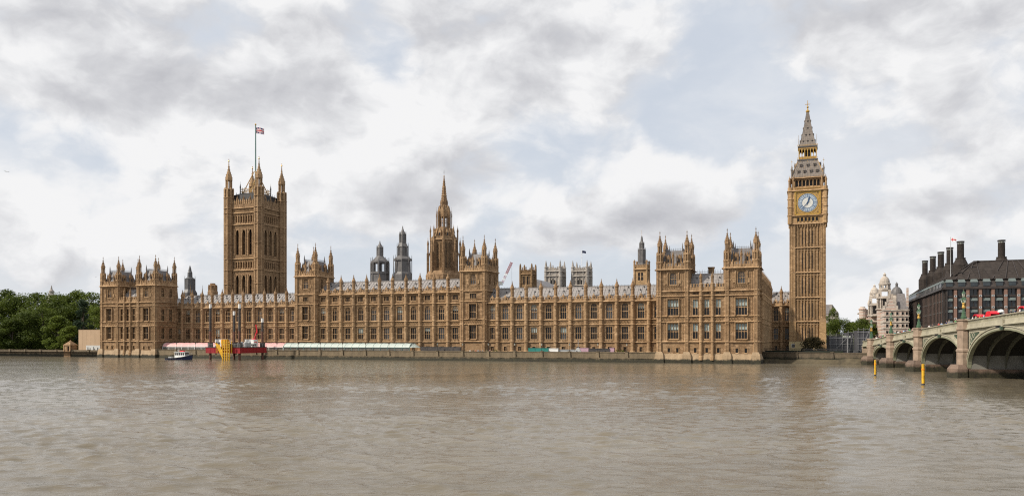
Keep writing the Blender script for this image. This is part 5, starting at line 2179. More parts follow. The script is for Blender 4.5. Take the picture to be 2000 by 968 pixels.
for a0, c0_ in zip(PIERS, PIERS[1:]):
    a, c = a0 + HWP, c0_ - HWP
    zc = zs_((a + c) / 2) - 2.75
    b = MB('bridge', 'bridge2', 'bridge3')
    N = 40
    th = .80

    def ring_pt(t, grow):
        """point on the arch curve, pushed outwards"""
        ang = math.pi * t
        m, hw = (a + c) / 2, (c - a) / 2
        x = m - hw * math.cos(ang)
        z = 1.9 + (zc - 1.9) * math.sin(ang) ** .92
        nx, nz = -math.cos(ang) * (zc - 1.9), math.sin(ang) * hw
        l = math.hypot(nx, nz) or 1
        return x + nx / l * grow, z + nz / l * grow
    for yb, sg in ((0, -1), (WIDE, 1)):
        for i in range(N):
            t0, t1 = i / N, (i + 1) / N
            for g0, g1, out, m in ((0, .28, .34, 'bridge2'), (.28, .62, .24, 'bridge'), (.62, th, .40, 'bridge')):
                p = [ring_pt(t0, g0), ring_pt(t1, g0), ring_pt(t1, g1), ring_pt(t0, g1)]
                y = yb + sg * out
                b.poly([(q[0], y, q[1]) for q in p], m)
                b.poly([(p[0][0], y, p[0][1]), (p[1][0], y, p[1][1]), (p[1][0], yb - sg * .4, p[1][1]), (p[0][0], yb - sg * .4, p[0][1])], m)
                b.poly([(p[3][0], y, p[3][1]), (p[2][0], y, p[2][1]), (p[2][0], yb, p[2][1]), (p[3][0], yb, p[3][1])], m)
        # spandrel plate
        for i in range(N):
            t0, t1 = i / N, (i + 1) / N
            p0, p1 = ring_pt(t0, .4), ring_pt(t1, .4)
            x0, x1 = max(a - .1, min(c + .1, p0[0])), max(a - .1, min(c + .1, p1[0]))
            if x1 - x0 < 1e-4:
                continue
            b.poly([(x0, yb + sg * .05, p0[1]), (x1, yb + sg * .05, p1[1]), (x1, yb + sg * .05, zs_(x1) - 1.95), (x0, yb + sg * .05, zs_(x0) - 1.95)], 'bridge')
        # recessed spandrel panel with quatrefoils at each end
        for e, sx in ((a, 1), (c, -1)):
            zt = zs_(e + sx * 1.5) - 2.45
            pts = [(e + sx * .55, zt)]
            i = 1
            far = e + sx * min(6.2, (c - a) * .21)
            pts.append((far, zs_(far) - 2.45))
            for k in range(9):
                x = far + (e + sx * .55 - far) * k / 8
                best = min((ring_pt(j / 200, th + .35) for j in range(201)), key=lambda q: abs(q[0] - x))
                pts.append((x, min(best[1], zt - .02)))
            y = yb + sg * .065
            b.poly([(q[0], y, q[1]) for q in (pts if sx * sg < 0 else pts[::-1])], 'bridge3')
            P2 = pts + [pts[0]]
            for q0, q1 in zip(P2, P2[1:]):
                if math.hypot(q1[0] - q0[0], q1[1] - q0[1]) > .05:
                    b.tube((q0[0], y, q0[1]), (q1[0], y, q1[1]), .13, 'bridge', 4)
            zb_ = pts[-1][1]
            hgt = zt - zb_
            for fx, fz, rr in ((.95, .78, .15), (.9, .45, .10), (2.2, .82, .10)):
                cx_, cz_ = e + sx * (.55 + fx), zb_ + hgt * fz
                for k in range(8):
                    q0, q1 = 2 * math.pi * k / 8, 2 * math.pi * (k + 1) / 8
                    r_ = min(.75, hgt * rr + .12)
                    b.tube((cx_ + r_ * math.cos(q0), y, cz_ + r_ * math.sin(q0)), (cx_ + r_ * math.cos(q1), y, cz_ + r_ * math.sin(q1)), .07, 'bridge', 4)
        # crown boss with its small floodlight bracket
        xm = (a + c) / 2
        z = zs_(xm)
        b.box(xm - .45, xm + .45, yb + sg * .55 - .12, yb + sg * .55 + .12, z - 2.3, z - .8, 'bridge')
        b.box(xm - .9, xm - .2, yb + sg * .95 - .3, yb + sg * .95 + .3, z - 2.35, z - 1.95, 'black')
        b.box(xm - .1, xm + .5, yb + sg * .7 - .2, yb + sg * .7 + .2, z - 2.7, z - 2.1, 'bridge3')
    b.build('arch', bridge)
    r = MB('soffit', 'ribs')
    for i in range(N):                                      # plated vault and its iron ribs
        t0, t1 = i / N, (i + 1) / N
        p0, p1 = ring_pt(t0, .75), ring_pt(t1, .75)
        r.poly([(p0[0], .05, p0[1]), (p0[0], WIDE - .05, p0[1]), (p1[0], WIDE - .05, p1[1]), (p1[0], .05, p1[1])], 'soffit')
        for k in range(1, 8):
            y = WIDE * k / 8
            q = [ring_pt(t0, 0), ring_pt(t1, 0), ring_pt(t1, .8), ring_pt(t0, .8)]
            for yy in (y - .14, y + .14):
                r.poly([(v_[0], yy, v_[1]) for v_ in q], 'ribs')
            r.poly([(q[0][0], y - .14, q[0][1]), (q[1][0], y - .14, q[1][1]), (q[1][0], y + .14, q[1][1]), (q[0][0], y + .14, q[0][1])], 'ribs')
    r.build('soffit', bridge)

for s in PIERS:
    b = MB('granite', 'pierbase', 'pierwall')
    z = zs_(s)
    big = 1.0 if s > 0 else .8
    for yb, sg in ((0, -1), (WIDE, 1)):
        y0 = yb + sg * .55
        b.lathe(s, y0, [(1.50, 2.4), (1.50, 5.0), (1.64, 5.15), (1.64, 5.45), (1.34, 5.75), (1.34, z - 2.05), (1.62, z - 1.85), (1.62, z - 1.5), (1.4, z - 1.35), (1.4, z - .15), (1.66, z - .05), (1.66, z + .22)], 8, 'granite', sx=.78, sy=.85)
        b.lathe(s, y0 + sg * .7, [(1.9, -2), (1.85, 1.75), (1.3, 2.6)], 8, 'pierbase', sy=1.25)
    b.box(s - HWP + .02, s + HWP - .02, .3, WIDE - .3, 1.7, min(z - 2.6, 5.6), 'pierwall')
    b.box(s - HWP - .55, s + HWP + .55, .0, WIDE, -2, 1.75, 'pierbase')
    b.build('pier', bridge)
b = MB('granite', 'quay')
b.box(-16, -1.2, -.6, WIDE + .6, -2, 2.9, 'quay')
for i in range(8):
    a, c = -16 + 14.8 * i / 8, -16 + 14.8 * (i + 1) / 8
    b.box(a, c, -.02, WIDE, 2.9, zs_((a + c) / 2) - 1.95, 'granite')
b.build('abutment', bridge)


# lamps on the piers
def lamp_standard():
    t = thing('bridge_lamp', '', 'street lamp', I4, 'triple lanterns on the bridge piers')
    b = MB('lampgreen', 'gold')
    b.lathe(0, 0, [(.55, 0), (.55, .5), (.42, .6), (.36, 1.2), (.40, 1.3), (.24, 1.45), (.22, 2.1)], 8, 'lampgreen')
    b.lathe(0, 0, [(.30, 2.1), (.34, 2.3), (.24, 2.8), (.28, 3.1), (.22, 3.2)], 8, 'gold')
    b.lathe(0, 0, [(.17, 3.2), (.14, 4.3)], 8, 'lampgreen')
    for s in (-1, 1):
        b.tube((0, 0, 2.6), (s * .75, 0, 2.95), .07, 'lampgreen', 6)
        b.tube((s * .75, 0, 2.95), (s * .75, 0, 3.15), .07, 'gold', 6)
    b.build('post', t)
    for x, z, k in ((0, 4.3, 1.15), (-.75, 3.15, 1), (.75, 3.15, 1)):
        g = MB('lampglass', 'lampgreen', 'gold')
        g.lathe(x, 0, [(.14 * k, z), (.30 * k, z + .6 * k)], 6, 'lampglass')
        g.lathe(x, 0, [(.36 * k, z + .6 * k), (.24 * k, z + .78 * k), (.06 * k, z + 1.05 * k), (.03, z + 1.3 * k)], 6, 'lampgreen')
        for i in range(6):
            a = math.pi / 6 + math.pi / 3 * i
            g.tube((x + .15 * k * math.cos(a), .15 * k * math.sin(a), z), (x + .32 * k * math.cos(a), .32 * k * math.sin(a), z + .6 * k), .025, 'lampgreen', 4)
        g.ball((x, 0, z + 1.3 * k), .06, 'gold', 6, 4)
        g.build('lantern', t)
    return t


lp = lamp_standard()
LAMPL = ['green and gold triple lamp on the bank end pillar of the bridge', 'green and gold triple lamp on the second bridge pillar from the bank',
         'green and gold triple lamp on the third bridge pillar from the bank', 'green and gold triple lamp on the nearest bridge pillar, before the bronze roofed office block']
for i, s in enumerate(PIERS[:4]):
    m_ = BR @ Tr(s, -.55, zs_(s) + .28)
    if i == 0:
        lp.matrix_world = m_
        lp['label'] = LAMPL[0]
    else:
        dup(lp, m_, LAMPL[i])

# ------------------------------------------------------------------ bronze roofed office block beyond the bridge
qu, qv = uv_of(at(1842, 560, 270))
off = thing('office_block', 'brown bronze roofed office block with tall round chimneys beyond the bridge', 'office building', PAL @ Tr(qu, qv, 2.2))
BZ = -2.2
FW, FD, EZ, RZ = 66.0, 110.0, 24.6, 34.0
BAY = 3.62
b = MB('bronze', 'brownbrick', 'pglass', 'greypaint')
pin = MB('brownbrick')
wb = MB('pglass')


def office_face(b, L, T, hw):
    b.T = T
    n = int(L / BAY)
    b.box(0, L, .9, 1.3, 0, EZ, 'bronze')
    for i in range(n + 1):
        x = i * BAY
        if x > 1.0:
            b.box(x - hw, x + hw, -.25 if hw > .4 else .1, 1.0, 0, EZ - .6, 'brownbrick')
            for z in range(4 if hw > .4 else 0):
                zz = 10.2 + z * 3.75
                b.box(x - .42, x + .42, -.33, -.24, zz, zz + .62, 'greypaint')
                b.box(x - .16, x + .16, -.36, -.3, zz + .16, zz + .46, 'black')
        if i < n:
            for f in range(6):
                z0 = 2.6 + f * 3.75
                b.box(x + .75, x + BAY - .75, .35, .95, z0 + .1, z0 + .65, 'bronze')
                b.box(x + .62, x + .74, .05, .95, z0, z0 + 3.75, 'bronze')
                b.box(x + BAY - .74, x + BAY - .62, .05, .95, z0, z0 + 3.75, 'bronze')
                b.frustum(x + .75, x + BAY - .75, .15, .9, z0 + 2.6, x + .75, x + BAY - .75, .55, .9, z0 + 3.5, 'shelf')
                b.box(x + BAY / 2 - .04, x + BAY / 2 + .04, .45, .9, z0 + .6, z0 + 2.6, 'bronze')
    b.box(0, L, -.5, 1.2, EZ - .6, EZ, 'bronze')
    b.T = I4.copy()


T1 = Tr(0, 0, BZ)
T2 = Tr(0, FD, BZ) @ Rz(-math.pi / 2)
office_face(b, FW, T1, .46)
office_face(b, FD, T2, .24)
b.T = T1
b.box(1.3, FW, 1.3, FD - 1.0, 0, EZ, 'bronze')
b.build('facade', off)


for L, T in ((FW, T1), (FD, T2)):
    n = int(L / BAY)
    me = None
    for i in range(n):
        if me is None:
            w_ = MB('pglass')                               # one glazed strip, storeys parted by dark bands
            zz = [2.6]
            for f in range(6):
                zz += [2.6 + f * 3.75 + .65, 2.6 + f * 3.75 + 2.6]
            w_.faces([(q_, .86, z_) for z_ in zz for q_ in (.75, BAY - .75)], [(2 * k, 2 * k + 1, 2 * k + 3, 2 * k + 2) for k in range(1, len(zz) - 1, 2)], 'pglass')
            w_.faces([(q_, .87, z_) for z_ in zz for q_ in (.75, BAY - .75)], [(2 * k, 2 * k + 1, 2 * k + 3, 2 * k + 2) for k in range(0, len(zz) - 1)], 'bronze')
            me = w_.mesh('window_bay')
        link('window_bay', me, off, T @ Tr(i * BAY, 0))
r = MB('bronzeroof', 'bronze', 'pglass', 'greypaint')
r.T = T1
IN = 12.0
r.frustum(-.3, FW + .3, -.3, FD + .3, EZ, 1.0, FW - 1.0, 1.0, FD - 1.0, EZ + 2.6, 'bronze')
r.frustum(.4, FW - .4, .4, FD - .4, EZ + 2.6, IN, FW - IN, IN, FD - IN, RZ, 'bronzeroof')


def office_roof(L, T):
    r.T = T
    n = int(L / BAY)
    for i in range(n):                                      # attic windows and the raised ribs that fan up to the chimneys
        x = (i + .5) * BAY
        r.box(x - 1.0, x + 1.0, -.28, .9, EZ + .35, EZ + 1.7, 'pglass')
        r.frustum(x - 1.15, x + 1.15, -.45, 1.0, EZ + 1.7, x - .9, x + .9, .4, 2.0, EZ + 2.7, 'shelf')
        r.frustum(x - 1.2, x + 1.2, .35, 2.5, EZ + 2.6, x - .05, x + .05, 5.6, 6.0, EZ + 6.6, 'bronzeroof')
        k = round((x - 7.5) / 15.2)
        xc = max(IN, min(L - IN, 7.5 + 15.2 * k))
        for e in (-BAY / 2,):
            xa = x + e
            xt = xa + (xc - xa) * .62
            xt = max(IN * .9, min(L - IN * .9, xt))
            r.tube((xa, .3, EZ + 2.7), (xt, IN - .3, RZ), .17, 'bronze', 4)
    r.box(IN * .9, L - IN * .9, IN - .3, IN + .3, RZ - .1, RZ + .25, 'bronze')


office_roof(FW, T1)
office_roof(FD, T2)
r.build('roof', off)
ch = MB('bronzeroof', 'bronze', 'lampglass')
ch.lathe(0, 0, [(2.4, -8), (2.5, -2.5), (2.5, -.6), (2.3, -.4), (1.75, .9), (1.5, 1.4), (1.6, 1.5), (1.6, 1.8)], 12, 'bronzeroof')
ch.lathe(0, 0, [(1.06, 1.6), (1.03, 6.6)], 12, 'bronzeroof')
for z in (2.9, 4.1, 5.4):
    ch.lathe(0, 0, [(1.05, z), (1.11, z + .05), (1.11, z + .12), (1.05, z + .16)], 12, 'bronze')
for i in range(12):
    a = math.pi / 6 * i
    ch.tube((1.06 * math.cos(a), 1.06 * math.sin(a), 1.8), (1.04 * math.cos(a), 1.04 * math.sin(a), 6.6), .05, 'bronze', 4)
    ch.tube((1.03 * math.cos(a), 1.03 * math.sin(a), 6.6), (1.14 * math.cos(a), 1.14 * math.sin(a), 7.3), .07, 'bronze', 4)
ch.lathe(0, 0, [(1.2, 7.2), (1.24, 7.3), (1.24, 7.5), (1.16, 7.55)], 12, 'bronze')
ch.lathe(0, 0, [(.85, 6.6), (.85, 7.2)], 12, 'lampglass')
chm = ch.mesh('chimney')
for px, dist in ((1876, 280), (1956, 276.5), (1855, 299), (1837.6, 314), (1822, 331), (1806.6, 349)):
    q = at(px, 560, dist)
    cu_, cv_ = uv_of(q)
    link('chimney', chm, off, T1 @ Tr(cu_ - qu, cv_ - qv, 41.2 - 7.5 - 2.2 + 2.2))
for x in (30.0, 42.0):
    link('chimney', chm, off, T1 @ Tr(x, 12.5, 33.7))
fl = thing('flagpole', 'thin flagpole with a small red and white flag on the bronze roofed office block', 'flagpole', PAL @ Tr(qu + 2.5, qv + 2.0, EZ + 2.0))
b = MB('greypaint')
b.tube((0, 0, 0), (0, 0, 15.0), .12, 'greypaint', 6, .07)
b.build('pole', fl)
b = MB('flagwhite', 'flagred')
P = cloth(1.7, 1.0, 0, 0, .25)
for i in range(12):
    for j in range(6):
        b.poly([P(i / 12, j / 6), P((i + 1) / 12, j / 6), P((i + 1) / 12, (j + 1) / 6), P(i / 12, (j + 1) / 6)], 'flagred' if j in (2, 3) or i in (3, 4) else 'flagwhite')
b.build('flag', fl, Tr(.1, 0, 13.6) @ Rz(ANG - .5))


# ------------------------------------------------------------------ banded brick and stone buildings with domes
def dome(b, x, y, r, z0, h, m, n=16):
    prof = [(r * math.cos(t) if t < 1.5 else .12 * r, z0 + h * math.sin(t)) for t in [i * math.pi / 2 / 7 for i in range(8)]]
    b.lathe(x, y, prof, n, m)


def nz(py, Y, base):
    return EYE + (HOR - py) / F_PX * Y - base


def arcade_box(b, x0, x1, y0, y1, z0, z1, nx, m='portland'):
    """open arcaded storey: corner and middle piers with a band above"""
    h = z1 - z0
    for i in range(nx + 1):
        for x in (x0 + (x1 - x0) * i / nx,):
            for y in (y0, y1):
                b.box(x - .35, x + .35, y - .35, y + .35, z0, z1, m)
    b.box(x0 - .5, x1 + .5, y0 - .5, y1 + .5, z1 - h * .2, z1, m)
    b.box(x0 - .3, x1 + .3, y0 - .3, y1 + .3, z0, z0 + h * .12, m)


Y = 372
p = at(1726, 650, Y)
wh = thing('domed_stone_building', 'pale banded building with two tall domed stone towers beyond the bridge end', 'building', PAL @ Tr(*uv_of(p), 2.2))
z = lambda py: nz(py, Y, 2.2)
SC = Y / F_PX
b = MB('portland', 'striped', 'glass', 'lead')


def dome_tower(cx, cy, h, pys, m='portland'):
    base, bodytop, coltop, arctop, drumtop, dometop, tip = [z(q) for q in pys]
    b.box(cx - h * 1.15, cx + h * 1.15, cy - h * 1.15, cy + h * 1.15, 0, bodytop, 'striped')
    b.box(cx - h * 1.3, cx + h * 1.3, cy - h * 1.3, cy + h * 1.3, bodytop - .6, bodytop, m)
    b.box(cx - h * .95, cx + h * .95, cy - h * .95, cy + h * .95, bodytop, coltop, m)
    for sx in (-1, 1):
        for sy in (-1, 1):
            for d in (0, .35):
                b.lathe(cx + sx * h * (1.05 - d), cy + sy * h * 1.05, [(.34, bodytop), (.30, coltop)], 8, m)
                b.lathe(cx + sx * h * 1.05, cy + sy * h * (1.05 - d), [(.34, bodytop), (.30, coltop)], 8, m)
            b.lathe(cx + sx * h * 1.05, cy + sy * h * 1.05, [(.6, coltop + .5), (.5, coltop + 1.4), (.1, coltop + 2.6)], 6, m)
    b.box(cx - h * .35, cx + h * .35, cy - h * 1.0, cy - h * .94, bodytop + .5, coltop - .5, 'glass')
    b.box(cx - h * 1.22, cx + h * 1.22, cy - h * 1.22, cy + h * 1.22, coltop - .2, coltop + .5, m)
    arcade_box(b, cx - h * .72, cx + h * .72, cy - h * .72, cy + h * .72, coltop + .5, arctop, 1, m)
    for sx in (-1, 1):
        for sy in (-1, 1):
            b.box(cx + sx * h * .72 - .55, cx + sx * h * .72 + .55, cy + sy * h * .72 - .55, cy + sy * h * .72 + .55, coltop + .5, arctop, m)
    b.lathe(cx, cy, [(h * 1.05, arctop), (h * 1.05, arctop + .4)], 8, m)
    rr = h * .85
    b.lathe(cx, cy, [(rr, arctop + .4), (rr, arctop + .8)], 8, m)
    for i in range(8):
        a = math.pi / 8 + math.pi / 4 * i
        b.box(cx + rr * .9 * math.cos(a) - .4, cx + rr * .9 * math.cos(a) + .4, cy + rr * .9 * math.sin(a) - .4, cy + rr * .9 * math.sin(a) + .4, arctop + .4, drumtop, m)
    b.lathe(cx, cy, [(rr * 1.1, drumtop - .9), (rr * 1.15, drumtop - .2), (rr * 1.05, drumtop)], 12, m)
    dome(b, cx, cy, rr * .95, drumtop, dometop - drumtop, m)
    b.lathe(cx, cy, [(rr * .3, dometop - .3), (rr * .25, dometop + .5), (rr * .35, dometop + .6), (.08, tip)], 8, m)


dome_tower(.4, 0, 2.75, (690, 602, 582, 566, 553, 539, 532))
dome_tower(-2.6, 20, 2.35, (690, 612, 592, 575, 566, 555, 549))
b.box(-6, 22, 21, 60, 0, z(618), 'striped')
b.box(3.2, 14, 2, 40, 0, z(612), 'striped')
for py in (640, 628, 616):
    b.box(-4.5, 14.3, -3.4 + 4.0, 40.3, z(py), z(py) + .5, 'portland')
# plain lower front with writing-free stone courses and windows
b.box(3.2, 9.5, -2.5, 2.2, 0, z(618), 'portland')
for i in range(4):
    for k in range(4):
        x, zz = 3.9 + i * 1.45, z(650) + k * 3.1
        if zz + 1.9 < z(620):
            b.box(x, x + .8, -2.56, -2.4, zz, zz + 1.8, 'glass')
            b.box(x - .12, x + .92, -2.66, -2.45, zz + 1.8, zz + 2.05, 'portland')
b.frustum(3.0, 9.7, -2.7, 2.4, z(618), 5.6, 6.8, -2.7, 2.4, z(609), 'portland')
b.build('stone_front', wh)

Y2 = 352
p = at(1752, 650, Y2)
gb = thing('gabled_building', 'banded stone building with a grey lead dome and gables beside the office block', 'building', PAL @ Tr(*uv_of(p), 2.2))
z = lambda py: nz(py, Y2, 2.2)
b = MB('striped', 'portland', 'glass', 'slate', 'lead')
b.box(-5.2, 4.6, 0, 26, 0, z(605), 'striped')
for py in (668, 655, 642, 630, 618, 606):
    b.box(-5.4, 4.8, -.25, 26.2, z(py), z(py) + .5, 'portland')
for zz in (z(655), z(642), z(630), z(618)):
    for x in (-4.3, -2.3, -.3, 1.8, 3.4):
        b.box(x, x + .85, -.06, .02, zz + .8, zz + 2.1, 'glass')
        b.box(x - .12, x, -.16, .02, zz + .6, zz + 2.2, 'portland')
        b.box(x + .85, x + .97, -.16, .02, zz + .6, zz + 2.2, 'portland')
b.faces([(-5.2, 0, z(605)), (0.2, 0, z(605)), (-2.5, 0, z(575)), (-5.2, 9, z(605)), (0.2, 9, z(605)), (-2.5, 9, z(575))], [(0, 1, 2), (3, 5, 4), (0, 2, 5, 3), (1, 4, 5, 2)], 'striped')
for k in range(4):                                          # stepped gable edge
    q = k / 4
    b.box(-5.4 + 2.6 * q, -4.6 + 2.6 * q, -.15, .6, z(605) + (z(575) - z(605)) * q, z(605) + (z(575) - z(605)) * (q + .3), 'portland')
    b.box(-.4 - 2.6 * q, .4 - 2.6 * q, -.15, .6, z(605) + (z(575) - z(605)) * q, z(605) + (z(575) - z(605)) * (q + .3), 'portland')
b.faces([(0.2, .5, z(605)), (4.6, .5, z(605)), (3.4, 5, z(572)), (0.6, 5, z(572)), (0.2, 14, z(605)), (4.6, 14, z(605)), (3.4, 10, z(572)), (.6, 10, z(572))],
        [(0, 1, 2, 3), (1, 5, 6, 2), (4, 0, 3, 7), (3, 2, 6, 7), (5, 4, 7, 6)], 'slate')
b.lathe(.9, 12, [(2.6, z(605)), (2.6, z(574)), (2.75, z(573))], 12, 'portland')
b.box(3.9, 4.7, 1.5, 3.0, z(605), z(562), 'striped')
b.build('wall', gb)
b = MB('lead')
dome(b, .9, 12, 2.5, z(573), z(556) - z(573), 'lead', 16)
b.lathe(.9, 12, [(.55, z(557)), (.55, z(552)), (.7, z(551.5)), (.1, z(547))], 8)
b.build('dome', gb)

Y3 = 400
p = at(1689, 640, Y3)
rt = MB('striped', 'portland', 'glass')
z = lambda py: nz(py, Y3, 2.2)
rt.box(-1.6, 4, 0, 12, 0, z(604), 'striped')
rt.lathe(-1.0, 0, [(1.6, 0), (1.6, z(606)), (1.9, z(605)), (1.9, z(602)), (1.3, z(601)), (1.2, z(598.5))], 10, 'striped')
rt.box(-2.9, 4.2, -.3, 12.2, z(612), z(610), 'portland')
rt.box(1.2, 2.0, -.06, .1, z(622), z(616), 'glass')
o = rt.build('banded_block', None, PAL @ Tr(*uv_of(p), 2.2))
tag(o, 'low pale block with a round corner turret, furthest left of the banded buildings', 'building')
Y4 = 430
p = at(1622, 640, Y4)
rt = MB('abbey', 'slate', 'glass')
z = lambda py: nz(py, Y4, 2.2)
rt.box(-12, 4.0, 0, 14, 0, z(612), 'abbey')
rt.frustum(-12, 4.2, -.2, 14, z(612), -10, 1.0, 3, 10, z(594), 'slate')
rt.box(-.4, .9, 1.5, 3.4, z(612), z(594), 'abbey')
for zz in (z(640), z(628), z(618)):
    for x in (-3.4, -1, 1.4):
        rt.box(x, x + .9, -.05, .1, zz, zz + 1.8, 'glass')
o = rt.build('white_building', None, PAL @ Tr(*uv_of(p), 2.2))
tag(o, 'narrow white building peeping out beside the clock tower above the trees', 'building')
# distant steeple above the garden trees
Y5 = 640
p = at(100.5, 590, Y5)
rt = MB('abbey', 'lead')
z = lambda py: nz(py, Y5, 0)
rt.box(-5, 5, -5, 5, 0, z(584), 'abbey')
rt.lathe(0, 0, [(3.4, z(584)), (3.2, z(577)), (2.0, z(574)), (1.9, z(568)), (.9, z(565)), (.15, z(557))], 8, 'abbey')
o = rt.build('church_steeple', None, PAL @ Tr(*uv_of(p), 0))
tag(o, 'small pale steeple rising above the garden trees at far left', 'steeple')
# ------------------------------------------------------------------ trees
def tree_meshes(seed, h, w_, leaf='leaf', clumps=46, per=250, size=.62, low=.04, cone=False):
    rnd = random.Random(seed)
    tb = MB('bark')
    tb.lathe(0, 0, [(h * .030, 0), (h * .022, h * .2), (h * .016, h * .5), (h * .006, h * .8)], 8, 'bark')
    lb = MB(leaf)
    for c in range(clumps):
        t = rnd.random()
        a = rnd.uniform(0, 2 * math.pi)
        zc = h * (low + (1 - low) * (t * .92))
        if cone:
            rr = w_ * .5 * (1 - t) ** .8 * rnd.uniform(.3, 1) + .3
        else:
            rr = w_ * .5 * math.sqrt(max(.05, 1 - (2 * t - .88) ** 2 * .85)) * rnd.uniform(.35, .95)
        cx, cy = rr * math.cos(a), rr * math.sin(a)
        if c % 4 == 0:
            tb.tube((0, 0, max(h * .14, zc - h * .22)), (cx * .8, cy * .8, zc), h * .010, 'bark', 5, h * .003)
        R_ = w_ * rnd.uniform(.12, .20) * (.8 if cone else 1.0)
        for k in range(per):
            # leaves sit mostly on the shell of each bough, thinning outwards
            u_, v_ = rnd.uniform(-1, 1), rnd.uniform(0, 2 * math.pi)
            q = math.sqrt(1 - u_ * u_)
            rad = R_ * (rnd.random() ** .28) * rnd.uniform(.85, 1.15)
            x, y, z = cx + rad * q * math.cos(v_), cy + rad * q * math.sin(v_), zc + rad * u_ * .72
            s = size * rnd.uniform(.6, 1.25)
            e1 = Vector((rnd.gauss(0, 1), rnd.gauss(0, 1), rnd.gauss(0, .5))).normalized()
            e2 = Vector((rnd.gauss(0, 1), rnd.gauss(0, 1), rnd.gauss(0, 1))).cross(e1).normalized()
            p_ = Vector((x, y, z))
            lb.poly([p_ - e1 * s * .5, p_ - e2 * s * .32, p_ + e1 * s * .5, p_ + e2 * s * .32])
    return tb.mesh('trunk'), lb.mesh('crown')


TM = [tree_meshes(11, 22, 17), tree_meshes(12, 20, 19), tree_meshes(13, 23, 15), tree_meshes(14, 13, 11, clumps=45),
      tree_meshes(15, 19, 9, 'leaf_dark', 60, 110, .5, .12, True)]


def tree(k, p, sc, label, group, rz=0, szx=1.0):
    t = thing('tree', label, 'tree', Matrix.Translation(p) @ Rz(rz) @ Matrix.Diagonal((sc * szx, sc * szx, sc, 1)), group)
    link('trunk', TM[k][0], t)
    link('crown', TM[k][1], t)
    return t


GT = 'trees in the riverside garden'
garden = [   # px, top py, distance, kind, label
    (-32, 575, 392, 1, 'tall green plane tree cut by the left edge of the photo, back row'),
    (6, 565, 392, 0, 'tallest tree at the far left end of the garden, with a rounded top'),
    (42, 576, 396, 1, 'broad green tree in the back row, left of the distant steeple'),
    (74, 572, 386, 2, 'upright green tree in the back row just left of the distant steeple'),
    (108, 575, 390, 1, 'broad green tree in the back row, directly under the distant steeple'),
    (138, 572, 386, 0, 'tall green tree in the back row, right of the distant steeple'),
    (156, 567, 394, 2, 'tall slim crowned tree breaking the skyline left of the palace'),
    (184, 571, 392, 0, 'tall green tree half hidden behind the left end of the palace'),
    (-8, 612, 368, 2, 'mid height tree at the left edge of the photo, in the second row'),
    (24, 624, 356, 3, 'small round tree standing in front by the wall at far left'),
    (58, 608, 360, 1, 'broad dark tree in the front row, second clump from the left edge'),
    (84, 600, 362, 0, 'full leafy tree in the front row, below the distant steeple'),
    (114, 618, 358, 3, 'lower bushy tree in the front row left of the stone gatehouse'),
    (138, 637, 354, 3, 'lowest bright green tree just behind the stone gatehouse'),
    (162, 583, 366, 4, 'dark blue green conifer shaped tree beside the tan hoarding'),
    (184, 600, 372, 2, 'leafy tree rising behind the tan hoarding'),
]
GV = [44, 44, 46, 44, 42, 40, 44, 42, 26, 13, 20, 24, 15, 10, 16, 28]          # metres behind the embankment line
for i, (px, py, Y, k, lab) in enumerate(garden):
    kk = (px - 1000) / F_PX
    Y = (GV[i] + PL.x * SA + PL.y * CA) / (kk * SA + CA)
    base = at(px, HOR, Y)
    top = EYE + (HOR - py) / F_PX * Y
    h0 = (22, 20, 23, 13, 19)[k]
    tree(k, (base.x, Y, 2.2), (top - 2.2) / h0 * 1.02, lab, GT, i * 1.7, 1.12 if k != 4 else 1.0)
for px, py, v_, k, lab in ((-80, 580, 30, 0, 'first garden tree beyond the left edge of the photo'), (-150, 572, 36, 1, 'second garden tree beyond the left edge of the photo'), (-225, 585, 30, 2, 'third garden tree beyond the left edge of the photo')):
    kk = (px - 1000) / F_PX
    Y = (v_ + PL.x * SA + PL.y * CA) / (kk * SA + CA)
    tree(k, (kk * Y, Y, 2.2), (EYE + (HOR - py) / F_PX * Y - 2.2) / (22, 20, 23)[k] * 1.02, lab, GT, px * .1, 1.1)
for i, (px, py, Y, k, sx, lab) in enumerate([(1626, 601, 400, 2, .6, 'slim tree squeezed against the right side of the clock tower'),
                                          (1640, 623, 378, 1, 1.25, 'broad green tree behind the grey sheeted scaffold right of the clock tower'),
                                          (1664, 630, 384, 3, 1.1, 'round green tree in the middle of the clump between clock tower and bridge'),
                                          (1683, 622, 380, 1, 1.0, 'green tree behind the taller grey sheeted scaffold near the bridge end'),
                                          (1702, 634, 372, 3, 1.0, 'small green tree next to the pale domed building at the bridge end')]):
    base = at(px, HOR, Y)
    top = EYE + (HOR - py) / F_PX * Y
    tree(k, (base.x, Y, 2.2), (top - 2.2) / (22, 20, 23, 13, 19)[k] * 1.02, lab, 'trees beyond the clock tower', i * 2.1 + .4, sx)
tm = tree_meshes(31, 6.0, 8.2, 'leaf_red', 48, 170, .36, .08)
p = at(1588, 680, 288)
bush = thing('small_tree', 'low rounded brown green tree in front of the clock tower base', 'tree', Tr(p.x, 288, 2.3))
link('trunk', tm[0], bush)
link('crown', tm[1], bush)
sm = tree_meshes(33, 1.9, 2.2, 'leaf', 16, 60, .16, .05)
for i, (px, v, lab) in enumerate([(1178 + 27, 3.0, 'rounded green shrub in a tub at the right end of the terrace'), (968, 3.2, 'small green shrub on the terrace near the arched doorway'),
                                  (1215, 3.4, 'darker shrub beside the rounded shrub at the right end of the terrace')]):
    p = at(px, 680, 280)
    k = (px - 1000) / F_PX
    Y = (v + PL.x * SA + PL.y * CA) / (k * SA + CA)
    s_ = thing('shrub', lab, 'shrub', Tr(k * Y, Y, 2.2), 'shrubs on the terrace')
    link('trunk', sm[0], s_)
    link('crown', sm[1], s_)


